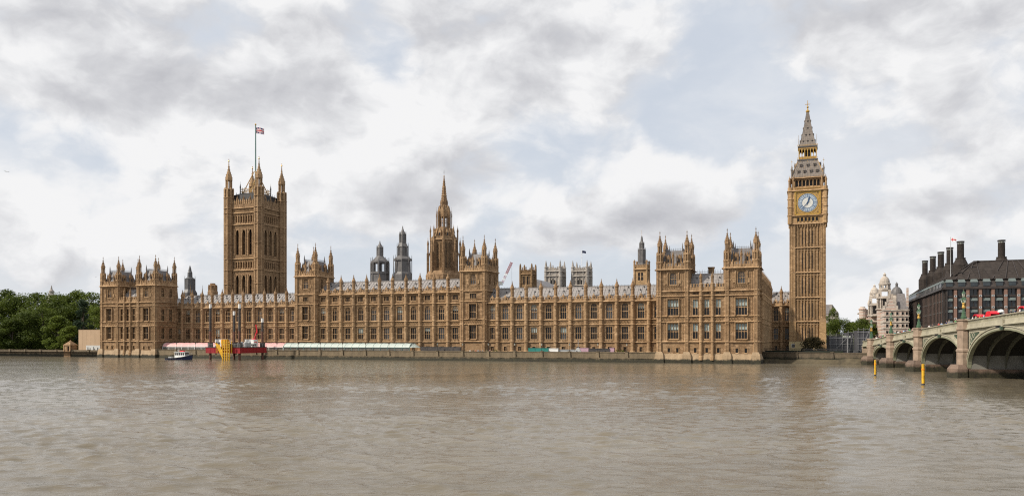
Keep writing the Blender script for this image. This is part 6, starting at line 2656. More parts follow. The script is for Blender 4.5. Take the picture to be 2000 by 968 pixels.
def un(px, v):
    k = (px - 1000) / F_PX
    Y = (v + PL.x * SA + PL.y * CA) / (k * SA + CA)
    return (k * Y - PL.x) * CA - (Y - PL.y) * SA


# ------------------------------------------------------------------ things on the terrace
def marquee(name, label, u0, u1, canvas, frame, bay, rounded):
    t = thing(name, label, 'marquee', PAL @ Tr(u0, 0, 2.2))
    L = u1 - u0
    sec = [(2.4, 2.35), (2.75, 3.0), (3.5, 3.55), (4.6, 3.85), (6.2, 3.85), (7.6, 3.5), (8.6, 2.7), (8.8, 2.35)]
    b = MB(canvas)
    n = max(1, round(L / bay))
    for i in range(n):
        a, c = L * i / n, L * (i + 1) / n
        for (y0, z0), (y1, z1) in zip(sec, sec[1:]):
            m = (a + c) / 2
            b.poly([(a, y0, z0 + .06), (m, y0, z0 - .04), (m, y1, z1 - .04), (a, y1, z1 + .06)])
            b.poly([(m, y0, z0 - .04), (c, y0, z0 + .06), (c, y1, z1 + .06), (m, y1, z1 - .04)])
    if rounded:
        b.poly([(L, y, z) for y, z in sec])
        cy = 5.6
        for i in range(10):
            a0, a1 = math.pi * i / 10, math.pi * (i + 1) / 10
            b.poly([(L + 2.4 * math.sin(a0), cy - 3.2 * math.cos(a0), 2.35), (L + 2.4 * math.sin(a1), cy - 3.2 * math.cos(a1), 2.35), (L, cy - 1.0 * math.cos(a1), 3.85), (L, cy - 1.0 * math.cos(a0), 3.85)])
    else:
        b.poly([(L, y, z) for y, z in sec])
        b.poly([(0, y, z) for y, z in sec[::-1]])
    b.build('canopy', t)
    b = MB(frame)
    for i in range(n + 1):
        x = L * i / n
        b.box(x - .09, x + .09, 2.42, 2.6, 0, 2.35)
        for (y0, z0), (y1, z1) in zip(sec, sec[1:]):
            b.tube((x, y0, z0 + .08), (x, y1, z1 + .08), .06, frame, 4)
    b.box(0, L, 2.36, 2.5, 2.2, 2.4)
    b.build('frame', t)
    b = MB('tentglass')
    b.box(0, L, 2.55, 2.58, 0, 2.2)
    b.build('clear_wall', t)
    return t


marquee('marquee', 'long pink canvas marquee on the terrace behind the red jack-up barge', 31.0, un(562, 5) - .3, 'pink', 'white', 3.2, False)
marquee('marquee', 'long pale green marquee with rounded end on the terrace', un(562, 5), un(806, 5), 'paleteal', 'tealframe', 3.0, True)


def terrace_box(name, label, cat, px0, px1, v, z1, m, depth=1.6, group=None, trim=None):
    u0, u1 = un(px0, v), un(px1, v)
    b = MB(m)
    L = u1 - u0
    b.box(0, L, 0, depth, 0, z1 - 2.2)
    n = max(1, round(L / 2.4))
    for i in range(n + 1):
        b.box(L * i / n - .05, L * i / n + .05, -.05, .02, 0, z1 - 2.2, trim or m)
    b.box(-.06, L + .06, -.1, depth + .1, z1 - 2.2, z1 - 2.1, trim or m)
    o = b.build(name, None, PAL @ Tr(u0, v, 2.2))
    tag(o, label, cat, group)
    return o


terrace_box('serving_counter', 'long dark blue hoarding beside the rounded end of the green marquee', 'hoarding', 822, 899, 2.2, 4.75, 'tar', 1.2, None, 'iron')
terrace_box('hoarding', 'bright teal hoarding screen standing on the terrace', 'hoarding', 1032, 1071, 2.4, 4.5, 'teal', .5)
terrace_box('hoarding', 'white sheeted screen next to the teal hoarding', 'hoarding', 1072, 1090, 2.5, 4.4, 'white', .5)
terrace_box('hoarding', 'dark screen between the lilac cabin and the bushes on the terrace', 'hoarding', 1150, 1190, 2.4, 4.4, 'tar', .5, None, 'iron')
terrace_box('kiosk', 'lilac cabin left of the dark screen on the terrace', 'kiosk', 1130, 1149, 2.6, 4.6, 'lilac', 1.5)
terrace_box('kiosk', 'small lilac cabin right of the dark screen, by the shrubs', 'kiosk', 1191, 1199, 2.6, 4.7, 'lilac', 1.5)
terrace_box('material_stack', 'low grey stack of building materials in the middle of the terrace works', 'stack', 1092, 1122, 3.0, 4.0, 'greypaint', 1.6)
b = MB('greypaint', 'scafpole')
for i in range(6):
    b.tube((i * .5, 0, 0), (i * .5, 0, 2.6 - abs(i - 2.5) * .6), .07, 'scafpole', 5)
b.box(-.2, 2.8, -.3, .3, 0, .9, 'greypaint')
b.frustum(-.1, 2.6, -.3, .3, .9, .9, 1.5, -.15, .15, 2.6, 'greypaint')
b.tube((1.3, 0, 2.5), (1.3, 0, 5.2), .09, 'scafpole', 6)
o = b.build('drilling_mast', None, PAL @ Tr(un(1122, 2.6), 2.6, 2.2))
tag(o, 'grey works mast standing among the screens on the terrace', 'machine')


def lamp_post():
    t = thing('terrace_lamp', '', 'street lamp', I4, 'lamp posts along the terrace wall')
    b = MB('black')
    b.lathe(0, 0, [(.16, 0), (.10, .3), (.06, .5), (.05, 1.9)], 6, 'black')
    b.build('post', t)
    b = MB('lampglass', 'black')
    b.lathe(0, 0, [(.12, 1.9), (.24, 2.4)], 6, 'lampglass')
    b.lathe(0, 0, [(.28, 2.4), (.05, 2.7)], 6, 'black')
    b.build('lantern', t)
    return t


first = None
for i in range(1, TN):
    m_ = TW @ Tr(TL * i / TN, .25, 3.58)
    px = 1000 + F_PX * m_.translation.x / m_.translation.y
    lab = 'black lamp post number %d from the left along the terrace wall, ' % i
    ref = ('in front of the pink marquee' if px < 560 else 'in front of the green marquee' if px < 820 else 'by the dark blue hoarding' if px < 900 else
           'before the right inner tower' if px < 975 else 'before the right terrace range')
    lab = 'terrace wall lamp post %s, %s from the left' % (ref, ('first second third fourth fifth sixth seventh eighth ninth tenth eleventh twelfth thirteenth fourteenth fifteenth sixteenth seventeenth eighteenth nineteenth twentieth'.split() + ['last'] * 10)[i - 1])
    if first is None:
        first = lamp_post()
        first.matrix_world = m_
        first['label'] = lab
    else:
        dup(first, m_, lab)

# ------------------------------------------------------------------ people: one continuous skinned body each
def body_mesh(seed, arms=0.25, stride=.18):
    v = [(0, 0, .95), (0, 0, 1.18), (0, 0, 1.42), (0, .0, 1.52), (0, .02, 1.62), (0, .02, 1.74),
         (.10, 0, .92), (.11, stride, .50), (.11, stride - .08, .08), (.11, stride + .12, .04),
         (-.10, 0, .92), (-.11, -stride, .50), (-.11, -stride - .12, .10), (-.11, -stride + .08, .04),
         (.20, 0, 1.40), (.26, -arms * .4, 1.12), (.27, arms * .5, .88), (.27, arms * .7, .79),
         (-.20, 0, 1.40), (-.26, arms * .4, 1.12), (-.27, arms * .9, .90), (-.27, arms * 1.1, .82)]
    e = [(0, 1), (1, 2), (2, 3), (3, 4), (4, 5), (0, 6), (6, 7), (7, 8), (8, 9), (0, 10), (10, 11), (11, 12), (12, 13), (2, 14), (14, 15), (15, 16), (16, 17), (2, 18), (18, 19), (19, 20), (20, 21)]
    r = [.15, .14, .15, .06, .095, .085, .10, .065, .045, .04, .10, .065, .045, .04, .065, .048, .036, .03, .065, .048, .036, .03]
    me = bpy.data.meshes.new('person_source')
    me.from_pydata(v, e, [])
    o = bpy.data.objects.new('person_source', me)
    COL.objects.link(o)
    md = o.modifiers.new('skin', 'SKIN')
    for s, q in zip(me.skin_vertices[0].data, r):
        s.radius = (q, q * .8)
    me.skin_vertices[0].data[0].use_root = True
    sb = o.modifiers.new('sub', 'SUBSURF')
    sb.levels = sb.render_levels = 1
    dg = bpy.context.evaluated_depsgraph_get()
    out = bpy.data.meshes.new_from_object(o.evaluated_get(dg))
    out.name = 'person'
    bpy.data.objects.remove(o)
    out.materials.clear()
    for k in ('shirt', 'trousers', 'skin', 'hair'):
        out.materials.append(M[k])
    for f in out.polygons:
        c = f.center
        if c.z > 1.70 or (c.z > 1.58 and c.y < -.02):
            f.material_index = 3
        elif c.z > 1.50 or (abs(c.x) > .22 and c.z < 1.2):
            f.material_index = 2
        elif c.z > .93:
            f.material_index = 0
        else:
            f.material_index = 1
        f.use_smooth = True
    return out


PB = [body_mesh(1), body_mesh(2, .1, .05), body_mesh(3, .4, .25)]
SHIRTS = [('white', (.72, .72, .72)), ('black', (.02, .02, .025)), ('red', (.42, .03, .03)), ('pale blue', (.32, .45, .62)), ('navy', (.02, .03, .10)), ('grey', (.25, .25, .26)),
          ('green', (.06, .25, .08)), ('pink', (.60, .30, .34)), ('cream', (.60, .52, .38)), ('orange', (.60, .22, .04)), ('purple', (.18, .06, .25)), ('brown', (.16, .09, .05)),
          ('yellow', (.62, .48, .06)), ('teal', (.03, .25, .26))]
SPAN = ['at the bank end of the bridge', 'between the first two bridge pillars from the bank', 'between the second and third bridge pillars from the bank', 'right of the nearest bridge pillar']
rnd = random.Random(5)


def person(T, col, label, group, k):
    o = link('person', PB[k % 3], None, T)
    o.color = (*col, 1)
    tag(o, label, 'person', group)
    return o


spans = [(-9, -1.0, 9), (.8, 22.5, 14), (25, 48.5, 12), (52, 80, 9)]
for (a, c, n_), where in zip(spans, ['just beyond the bank end bridge pillar', 'between the first and second bridge pillars', 'between the second and third bridge pillars', 'between the third and nearest bridge pillars']):
    for i in range(n_):
        nm, col = SHIRTS[i]
        s = a + (c - a) * (i + rnd.random() * .9) / n_
        y = rnd.choice([.5, .65, .9])
        person(BR @ Tr(s, y, zs_(s) - .98) @ Rz(rnd.choice([0, math.pi]) - math.pi / 2 + rnd.uniform(-.3, .3)) @ Matrix.Scale(rnd.uniform(.94, 1.06), 4), col,
               'person in a %s top walking %s' % (nm, where), 'people walking over the bridge', i)


def s_at(px, y):
    """place along the bridge seen at a pixel column, y metres in from its face"""
    lo, hi = -20, 140
    for _ in range(50):
        m_ = (lo + hi) / 2
        q = BR @ Vector((m_, y, 0))
        if 1000 + F_PX * q.x / q.y < px:
            lo = m_
        else:
            hi = m_
    return lo


for px, i, lab in ((1900, 0, 'person in a white top at the left end of the red canopied pedicab'), (1906.5, 8, 'person in a cream top under the red canopied pedicab'),
                   (1914.5, 9, 'person in an orange top standing at the red canopied pedicab'), (1922, 3, 'person in a pale blue top between the two red pedicabs'),
                   (1992.5, 0, 'person in a white top by the pedicab at the right edge of the photo'), (1975, 1, 'person in a black top walking alone left of the pedicab at the right edge'),
                   (1983, 4, 'person in a navy top just left of the person in white near the right edge')):
    s = s_at(px, .95)
    person(BR @ Tr(s, .95, zs_(s) - .98) @ Rz(math.pi * .8), SHIRTS[i][1], lab, 'people walking over the bridge', i)
s = s_at(1955, 1.0)
um = thing('umbrella', 'round white umbrella just right of the red hooded pedicab', 'umbrella', BR @ Tr(s, 1.0, zs_(s) - .98))
b = MB('white')
b.lathe(0, 0, [(.55, 1.62), (.50, 1.85), (.33, 2.02), (.05, 2.12)], 10)
b.build('canopy', um)
b = MB('black')
b.tube((0, 0, .9), (0, 0, 2.15), .02, 'black', 5)
b.build('stick', um)
person(BR @ Tr(s + .35, 1.25, zs_(s) - .98) @ Rz(1.0), SHIRTS[5][1], 'person in a grey top under the white umbrella by the red hooded pedicab', 'people walking over the bridge', 1)


def pedicab(px, label, hood):
    s = s_at(px, 2.1)
    t = thing('pedicab', label, 'pedicab', BR @ Tr(s, 2.1, zs_(s) - .98) @ Matrix.Scale(1.0, 4), 'red pedicabs on the bridge')
    b = MB('black', 'red')
    b.box(-.95, .35, -.5, .5, .38, .55, 'red')
    b.box(-.95, -.75, -.5, .5, .5, 1.15, 'red')
    b.box(-.75, -.2, -.5, .5, .55, .82, 'black')
    b.tube((.3, 0, .45), (1.35, 0, .75), .04, 'black', 6)
    b.tube((1.35, 0, .3), (1.2, 0, 1.1), .035, 'black', 6)
    b.tube((1.2, -.3, 1.1), (1.2, .3, 1.1), .03, 'black', 6)
    b.tube((.75, 0, .6), (.7, 0, .95), .03, 'black', 6)
    b.box(.55, .85, -.12, .12, .93, 1.0, 'black')
    b.build('frame', t)
    for x, y, r in ((-.5, -.58, .34), (-.5, .58, .34), (1.42, 0, .33)):
        w_ = MB('black')
        w_.T = Tr(x, y, r) @ Matrix.Rotation(math.pi / 2, 4, 'X')
        w_.lathe(0, 0, [(r, -.04), (r, .04)], 16, 'black', caps=False)
        w_.lathe(0, 0, [(r - .06, .04), (r - .06, -.04)], 16, 'black', caps=False)
        for q in range(6):
            a = math.pi * q / 6
            w_.tube((r * math.cos(a), r * math.sin(a), 0), (-r * math.cos(a), -r * math.sin(a), 0), .012, 'black', 4)
        w_.build('wheel', t)
    b = MB('brightred', 'black')
    if hood:
        pts = [(-1.35, .75), (-1.42, 1.5), (-1.15, 2.05), (-.4, 2.28), (.5, 2.28), (1.15, 2.1), (1.45, 1.75)]
        for (x0, z0), (x1, z1) in zip(pts, pts[1:]):
            b.poly([(x0, -.72, z0), (x1, -.72, z1), (x1, .72, z1), (x0, .72, z0)], 'brightred')
        b.poly([(x, -.72, z) for x, z in pts] + [(1.3, -.72, 1.25), (-.9, -.72, .75)], 'brightred')
        b.poly([(x, .72, z) for x, z in pts] + [(1.3, .72, 1.25), (-.9, .72, .75)], 'brightred')
    else:
        pts = [(-1.2, 1.75), (-1.0, 2.0), (-.2, 2.16), (.7, 2.1), (1.25, 1.85), (1.35, 1.62)]
        for (x0, z0), (x1, z1) in zip(pts, pts[1:]):
            b.poly([(x0, -.7, z0), (x1, -.7, z1), (x1, .7, z1), (x0, .7, z0)], 'brightred')
            b.poly([(x0, -.7, z0 - .16), (x1, -.7, z1 - .16), (x1, -.7, z1), (x0, -.7, z0)], 'brightred')
        for x in (-1.0, 1.1):
            for y in (-.66, .66):
                b.tube((x * .8, y, .5), (x, y, 1.9), .03, 'black', 5)
    b.build('canopy', t)


pedicab(1912, 'red canopied pedicab with open sides parked on the bridge', False)
pedicab(1938, 'red hooded pedicab with bulging closed hood parked on the bridge', True)
pedicab(2003, 'red pedicab canopy cut off by the right edge of the photo', False)
for i, px in enumerate((918, 924, 929.5, 934, 939, 942.5, 951, 957)):
    nm, col = SHIRTS[i]
    person(PAL @ Tr(un(px, 2.0 + (i % 3) * .6), 2.0 + (i % 3) * .6, 2.2) @ Rz(i * 1.3), col, 'person in a %s top standing on the terrace before the right inner tower' % nm, 'people on the terrace', i)

# ------------------------------------------------------------------ jack-up barge, boat, posts
bp = at(402, 702.5, 297)
bu, bv = uv_of(bp)
barge = thing('jack_up_barge', 'red jack-up work barge standing on four tall tubular legs', 'barge', PAL @ Tr(bu, bv, 0))
b = MB('red', 'tar', 'white')
BW, BDp = 15.2, 15.0
b.box(0, BW, 0, BDp, 2.5, 4.6, 'red')
for i in range(9):
    b.box(BW * i / 8 - .06, BW * i / 8 + .06, -.05, .02, 2.55, 4.55, 'red')
    b.box(BW - .02, BW + .05, BDp * i / 8 - .06, BDp * i / 8 + .06, 2.55, 4.55, 'red')
b.box(-.15, BW + .15, -.15, BDp + .15, 4.55, 4.75, 'tar')
b.build('hull', barge)
b = MB('greypaint')
for i in range(14):
    for y in (.05, BDp - .05):
        b.tube((BW * i / 13, y, 4.7), (BW * i / 13, y, 5.8), .035, 'greypaint', 4)
    for x in (.05, BW - .05):
        b.tube((x, BDp * i / 13, 4.7), (x, BDp * i / 13, 5.8), .035, 'greypaint', 4)
for z in (5.25, 5.8):
    for y in (.05, BDp - .05):
        b.tube((0, y, z), (BW, y, z), .03, 'greypaint', 4)
    for x in (.05, BW - .05):
        b.tube((x, 0, z), (x, BDp, z), .03, 'greypaint', 4)
b.build('railing', barge)
for x, y, zt in ((1.2, 1.0, 20.4), (BW - 1.0, 1.0, 20.2), (1.2, BDp - 1.0, 18.2), (BW - 1.0, BDp - 1.0, 15.4)):
    b = MB('rust', 'tar', 'white')
    b.lathe(0, 0, [(.44, -3), (.44, 10.5)], 14, 'rust')
    b.lathe(0, 0, [(.44, 10.5), (.44, zt - 1.5)], 14, 'tar')
    b.lathe(0, 0, [(.45, zt - 1.5), (.45, zt)], 14, 'white')
    for k in range(int((zt - 6) / 1.1)):
        b.box(-.50, -.41, -.12, .12, 5.6 + k * 1.1, 5.9 + k * 1.1, 'tar')
        b.box(.41, .50, -.12, .12, 5.6 + k * 1.1, 5.9 + k * 1.1, 'tar')
    b.lathe(0, 0, [(1.0, 4.7), (1.0, 6.2), (.8, 6.3)], 8, 'tar')
    b.build('leg', barge, Tr(x, y))
b = MB('yellow')
X0 = 8.9
for x in (X0, X0 + 1.0, X0 + 2.0, X0 + 3.0):
    b.tube((x, -1.6, -1), (x, -1.6, 7.6 if x < X0 + 2.5 else 6.0), .24, 'yellow', 6)
    b.tube((x, -.4, 2.5), (x, -.4, 6.8), .18, 'yellow', 6)
for z in (.6, 1.6, 2.6, 3.6, 4.6, 5.6, 6.6):
    b.tube((X0, -1.6, z), (X0 + 3.0, -1.6, z), .08, 'yellow', 5)
    b.tube((X0, -1.6, z), (X0, -.4, max(z, 2.6)), .07, 'yellow', 5)
for k in range(3):
    b.tube((5.2 + k * .75, -.9, 6.2 - k * .3), (X0 + .2, -1.7, .7 + k * .9), .22, 'yellow', 6)
    b.tube((5.2 + k * .75, -.5, 6.2 - k * .3), (5.2 + k * .75, -.5, 2.6), .11, 'yellow', 6)
for k in range(6):
    q = k / 6
    b.tube((5.4 + (X0 - 5.2) * q, -.9 - .8 * q, 6.0 - 5.2 * q), (6.6 + (X0 - 6.4) * q, -.9 - .8 * q, 5.4 - 3.0 * q), .07, 'yellow', 5)
b.build('access_tower', barge)
b = MB('orange', 'yellow')
b.box(6.6, 8.7, .3, 2.3, 4.75, 7.5, 'orange')
b.box(6.8, 8.5, .22, .3, 5.2, 7.0, 'yellow')
b.build('power_pack', barge)
b = MB('white', 'black', 'greypaint')
b.box(2.0, 6.9, 2.6, 5.0, 4.75, 7.5, 'white')
for i in range(3):
    b.box(2.3 + i * 1.15, 3.0 + i * 1.15, 2.55, 2.62, 5.7, 6.5, 'black')
b.box(1.9, 7.0, 2.5, 5.1, 7.5, 7.65, 'greypaint')
b.build('site_cabin', barge)
b = MB('white', 'black', 'brightred')
b.box(BW - 5.5, BW - 1.6, BDp - 5.5, BDp - 3.0, 4.75, 7.5, 'white')
b.box(BW - 1.62, BW - 1.55, BDp - 5.0, BDp - 3.6, 5.9, 6.7, 'brightred')
for i in range(6):
    b.box(BW - 5.4 + i * .62, BW - 5.3 + i * .62, BDp - 5.56, BDp - 5.45, 4.9, 7.4, 'greypaint')
b.build('container', barge)
b = MB('brightred', 'black')
b.box(BW - 4.4, BW - 3.0, BDp - 2.8, BDp - 1.4, 4.75, 7.8, 'brightred')
b.tube((BW - 3.7, BDp - 2.1, 7.6), (BW - 2.6, BDp - 2.1, 10.4), .30, 'brightred', 6)
b.tube((BW - 2.6, BDp - 2.1, 10.4), (BW - 3.1, BDp - 2.1, 13.0), .22, 'brightred', 6)
b.tube((BW - 3.7, BDp - 2.4, 7.4), (BW - 2.7, BDp - 2.3, 9.6), .12, 'black', 6)
b.build('loader_crane', barge)
b = MB('greypaint', 'white', 'tar')
for x, y, r_ in ((BW - 1.9, 5.6, .8), (BW - 2.0, 7.4, .8), (BW - 5.0, 6.5, 1.0)):
    b.lathe(x, y, [(r_, 4.75), (r_, 6.3), (r_ * .7, 6.6)], 12, 'greypaint')
b.box(BW - 2.7, BW - .9, 8.8, 10.4, 4.75, 6.4, 'white')
b.box(BW - 6, BW - 3.5, 2.0, 4.0, 4.75, 6.0, 'tar')
for i in range(5):
    b.tube((BW - 3.2, 3.5 + i * .4, 5.2 + (i % 2) * .3), (BW - .8, 9 + i * .3, 5.4 + (i % 2) * .3), .12, 'tar', 6)
b.build('deck_equipment', barge)

bq = at(351, 702, 298)
boat = thing('workboat', 'small navy workboat with white wheelhouse moored left of the red barge', 'boat', PAL @ Tr(*uv_of(bq), 0) @ Rz(.05))
b = MB('navy', 'greypaint', 'white')
ST = [(-5.6, 1.35, .75), (-4.5, 1.6, .72), (-2, 1.75, .72), (0, 1.8, .85), (2.5, 1.7, 1.15), (4.2, 1.2, 1.5), (5.3, .5, 1.8), (5.8, .05, 1.95)]
for (x0, w0, h0), (x1, w1, h1) in zip(ST, ST[1:]):
    for s in (-1, 1):
        b.poly([(x0 * .96, s * w0 * .75, -.5), (x1 * .93, s * w1 * .6, -.5), (x1, s * w1, h1), (x0, s * w0, h0)], 'navy')
        b.poly([(x0, s * (w0 + .05), h0 - .16), (x1, s * (w1 + .05), h1 - .16), (x1, s * (w1 + .05), h1 + .04), (x0, s * (w0 + .05), h0 + .04)], 'black')
    b.poly([(x0, -w0, h0 - .1), (x1, -w1, h1 - .1), (x1, w1, h1 - .1), (x0, w0, h0 - .1)], 'greypaint')
b.poly([(-5.6, -1.35, .75), (-5.6, 1.35, .75), (-5.4, 1.0, -.5), (-5.4, -1.0, -.5)], 'navy')
b.build('hull', boat)
b = MB('white', 'pglass', 'brightred', 'greypaint')
b.frustum(-1.3, 3.4, -1.25, 1.25, .8, -1.2, 3.0, -1.15, 1.15, 2.9, 'white')
for i in range(5):
    x = -1.0 + i * .82
    for s in (-1, 1):
        b.box(x, x + .58, s * 1.21 - .03, s * 1.21 + .03, 1.75, 2.6, 'black')
b.box(3.0, 3.25, -.95, .95, 1.8, 2.6, 'black')
b.box(-1.5, 3.3, -1.35, 1.35, 2.9, 3.02, 'white')
b.box(.4, 2.0, -.5, .5, 3.02, 3.35, 'brightred')
b.tube((-.6, 0, 3.0), (-.6, 0, 4.2), .04, 'white', 5)
b.tube((-.9, -.4, 3.5), (-.3, .4, 3.5), .03, 'white', 5)
b.build('wheelhouse', boat)
b = MB('greypaint')
for s in (-1, 1):
    pts = [(3.4, s * 1.45, 1.3), (4.6, s * 1.0, 1.6), (5.6, s * .2, 1.9)]
    for p0_, p1_ in zip(pts, pts[1:]):
        b.tube((p0_[0], p0_[1], p0_[2] + .7), (p1_[0], p1_[1], p1_[2] + .7), .03, 'greypaint', 5)
        b.tube(p0_, (p0_[0], p0_[1], p0_[2] + .7), .03, 'greypaint', 5)
b.box(-4.6, -3.2, -.6, .6, .7, 1.15, 'greypaint')
b.build('deck_fittings', boat)

for px, wy, ty, r_, lab in ((1709.5, 733, 703, .21, 'yellow marker post standing in the river, farther one near the bank'), (1803, 751, 711, .24, 'yellow marker post standing in the river, nearer and taller one')):
    Y = EYE * F_PX / (wy - HOR)
    h = (wy - ty) / F_PX * Y
    t = thing('marker_post', lab, 'post', Tr((px - 1000) / F_PX * Y, Y, 0), 'yellow posts in the river')
    b = MB('yellow', 'tar')
    b.lathe(0, 0, [(r_, -2), (r_, h), (r_ * .8, h + .05)], 14, 'yellow')
    b.lathe(0, 0, [(r_ + .02, -1.5), (r_ + .02, .25)], 14, 'tar')
    b.lathe(0, 0, [(r_ + .03, h * .72), (r_ + .03, h * .80)], 14, 'orange')
    b.build('pile', t)
    b = MB('greypaint')
    b.box(r_ + .02, r_ + .08, -.12, -.06, .3, h)
    b.box(r_ + .02, r_ + .08, .06, .12, .3, h)
    for k in range(8):
        b.box(r_ + .02, r_ + .08, -.12, .12, .4 + k * h / 9, .46 + k * h / 9)
    b.build('ladder', t)

# ------------------------------------------------------------------ left end: gatehouse and hoarding
gu = un(132.5, 3.0)
gt = thing('stone_gatehouse', 'tiny stone gatehouse with a pyramid roof on the garden wall', 'gatehouse', PAL @ Tr(gu, 2.6, 0))
b = MB('dark_stone', 'trim')
wall_holes(b, -1.9, 1.9, -.5, 4.9, [(.2, 1.2, 2.4, 4.4)], .5, 0, 'tower_stone')
b.poly([(.2, .48, 2.4), (1.2, .48, 2.4), (1.2, .48, 4.4), (.2, .48, 4.4)], 'black')
b.box(-1.9, 1.9, .6, 3.6, -.5, 4.9, 'tower_stone')
b.box(-1.5, -.6, -.05, .02, 3.0, 4.2, 'trim')
for x in (-1.75, 1.75):
    b.box(x - .25, x + .25, -.18, .2, 2.4, 5.0, 'trim')
b.box(-2.1, 2.1, -.25, 3.8, 4.9, 5.2, 'trim')
b.build('wall', gt)
b = MB('tower_stone')
b.frustum(-2.0, 2.0, -.15, 3.7, 5.2, -.05, .05, 1.7, 1.8, 7.0)
b.ball((0, 1.75, 7.1), .2)
b.build('roof', gt)

hu0, hu1 = un(153.5, 4.0), -.4
hd = thing('site_hoarding', 'tan boarded hoarding box against the left end of the palace', 'hoarding', PAL @ Tr(hu0, 4.0, 2.2))
b = MB('ply')
Lh = hu1 - hu0
b.box(0, Lh, 0, 9, 0, 9.4)
for i in range(8):
    b.box(Lh * i / 7 - .03, Lh * i / 7 + .03, -.03, .01, 0, 9.4)
b.box(-.05, Lh + .05, -.06, 9.05, 9.4, 9.5)
b.build('boarding', hd)
b = MB('panel', 'black', 'iron')
b.box(Lh * .27, Lh * .97, -.10, -.04, .6, 2.75, 'panel')
for i, (x, h, w_) in enumerate(((.32, 1.0, .5), (.40, .8, .35), (.52, 1.15, .3), (.55, .5, .5), (.66, .9, .6), (.84, 1.0, .25), (.9, .7, .3))):
    b.box(Lh * x, Lh * x + w_, -.13, -.10, .75, .75 + h, 'black' if i % 3 else 'iron')
    b.ball((Lh * x + w_ / 2, -.12, .85 + h), .13, 'black', 6, 4)
b.build('printed_panel', hd)

# ------------------------------------------------------------------ below the clock tower
p = at(1541, 685, 300)
u_, v_ = uv_of(p)
lb = thing('cream_hut', 'low cream walled hut with a small window at the foot of the clock tower', 'hut', PAL @ Tr(u_, v_, 2.2))
b = MB('cream', 'trim')
b.box(0, 10.5, 0, 4, 0, 4.6, 'cream')
b.box(-.1, 10.6, -.12, 4.1, 4.6, 4.8, 'trim')
for x in (2.0, 4.8, 7.8):
    b.box(x, x + .12, -.06, .02, 0, 4.6, 'trim')
b.build('wall', lb)
b = MB('black', 'white')
b.box(1.0, 2.0, -.05, .02, 2.4, 3.6, 'iron')
b.box(.9, 2.1, -.03, .01, 2.3, 3.7, 'white')
b.build('window', lb)
a_, c_ = W(266.8, 14.6), W(290.0, 6.9)
L = (c_ - a_).length
b = MB('black')
for i in range(int(L / .32)):
    b.box(i * .32, i * .32 + .07, -.03, .03, 2.3, 4.7)
for z in (2.6, 3.9, 4.5):
    b.box(0, L, -.03, .03, z, z + .08)
b.box(0, L, .5, .9, 2.3, 3.9, 'leaf_dark')
o = b.build('iron_railing', None, Matrix.Translation(a_) @ Rz(math.atan2(c_.y - a_.y, c_.x - a_.x)))
tag(o, 'black iron railing above the river wall below the clock tower', 'railing')


def scaffold(label, px0, px1, ytop, Y, group):
    a, c = at(px0, 690, Y), at(px1, 690, Y)
    L = c.x - a.x
    h = EYE + (HOR - ytop) / F_PX * Y - 2.2
    t = thing('sheeted_scaffold', label, 'scaffold', Tr(a.x, Y, 2.2) @ Rz(-.1), group)
    b = MB('net')
    n = max(1, round(L / 2.0))
    for i in range(n):
        x0, x1 = L * i / n, L * (i + 1) / n
        for k in range(int(h / 1.9) + 1):
            z0, z1 = k * 1.9, min(h, (k + 1) * 1.9)
            m = (x0 + x1) / 2
            b.poly([(x0, 0, z0), (m, .10, z0), (m, .10, z1), (x0, 0, z1)])
            b.poly([(m, .10, z0), (x1, 0, z0), (x1, 0, z1), (m, .10, z1)])
    b.box(0, L, .15, 4.0, 0, h)
    b.build('sheeting', t)
    b = MB('scafpole')
    for i in range(n + 1):
        b.tube((L * i / n, -.12, 0), (L * i / n, -.12, h + .9), .045, 'scafpole', 5)
    for k in range(int(h / 1.9) + 2):
        b.tube((-.3, -.12, min(h + .4, k * 1.9)), (L + .3, -.12, min(h + .4, k * 1.9)), .04, 'scafpole', 5)
    b.tube((0, -.16, 0), (L, -.16, h), .04, 'scafpole', 5)
    b.build('tubes', t)


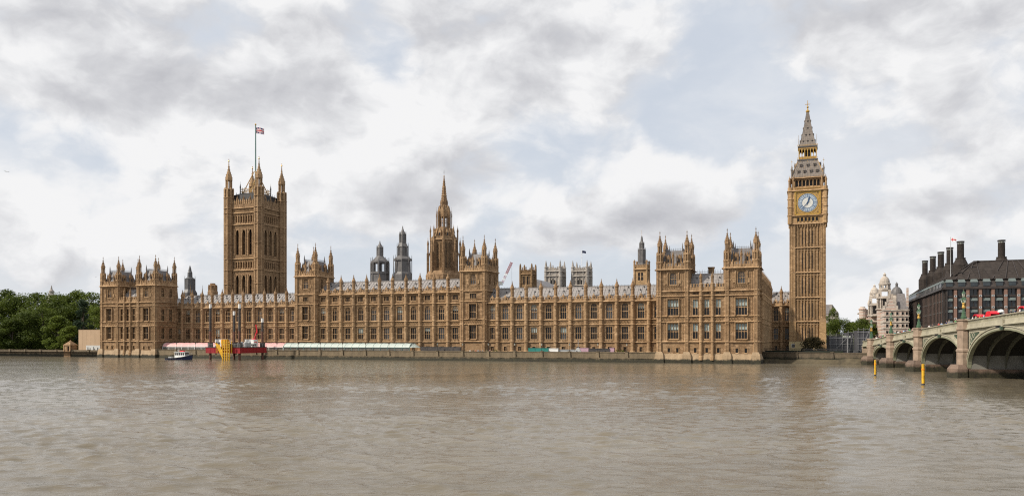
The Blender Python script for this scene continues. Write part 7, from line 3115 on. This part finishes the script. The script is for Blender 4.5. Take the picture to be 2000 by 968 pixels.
scaffold('long low scaffold wrapped in grey sheeting right of the clock tower', 1621, 1656, 655.5, 266, 'sheeted scaffolds')
scaffold('narrow grey sheeted scaffold bay joined to the long low scaffold', 1656.5, 1666, 649.5, 264, 'sheeted scaffolds')
scaffold('taller dark sheeted scaffold beside the bridge abutment', 1676, 1697, 645, 258, 'sheeted scaffolds')
q = at(1655.5, 703, 256)
b = MB('scafpole', 'lampglass')
b.tube((0, 0, 0), (0, 0, 8.0), .09, 'scafpole', 6)
b.box(-1.3, .9, -.1, .1, 7.4, 7.6, 'scafpole')
for x in (-1.2, -.6, .7):
    b.box(x - .2, x + .2, -.2, .2, 7.6, 8.0, 'lampglass')
o = b.build('mast', None, Tr(q.x, 256, .6))
tag(o, 'thin pale camera mast standing in front of the grey sheeted scaffold', 'mast')

# ------------------------------------------------------------------ in the air
q = at(14, 335, 5200)
pl = thing('aeroplane', 'tiny airliner high in the sky at far left', 'aeroplane', Matrix.Translation(q) @ Rz(-.25) @ Matrix.Rotation(.12, 4, 'Y'))
b = MB('greypaint')
b.T = Matrix.Rotation(math.pi / 2, 4, 'Y')
b.lathe(0, 0, [(.4, -19), (1.9, -15), (2.0, 10), (1.4, 15), (.3, 19)], 12, 'greypaint')
b.T = I4.copy()
for s in (-1, 1):
    b.poly([(3, s * 1.8, -.5), (-3.5, s * 1.8, -.5), (-8.5, s * 18, 1.2), (-6.5, s * 18, 1.2)])
    b.poly([(3, s * 1.8, -.9), (-3.5, s * 1.8, -.9), (-8.5, s * 18, 1.1), (-6.5, s * 18, 1.1)])
    b.poly([(-14, s * 1, .6), (-18, s * 1, .6), (-20, s * 6.5, 1), (-18.5, s * 6.5, 1)])
b.poly([(-12, 0, 1.5), (-18, 0, 1.5), (-20.5, 0, 8), (-18, 0, 8)])
b.build('airframe', pl)
q = at(187, 541, 170)
b = MB('greypaint', 'black')
b.faces([(-.25, 0, 0), (.3, 0, .02), (0, -.08, .04), (0, .08, .04), (-.1, -.65, .22), (.06, -.60, .25), (-.1, .65, .22), (.06, .60, .25), (0, 0, -.08)],
        [(0, 8, 2), (1, 2, 8), (0, 3, 8), (1, 8, 3), (0, 2, 3), (1, 3, 2), (2, 4, 5), (3, 7, 6)], 'greypaint')
o = b.build('gull', None, Matrix.Translation(q) @ Rz(1.2) @ Matrix.Scale(.6, 4))
tag(o, 'tiny gull flying above the left end of the palace', 'bird')
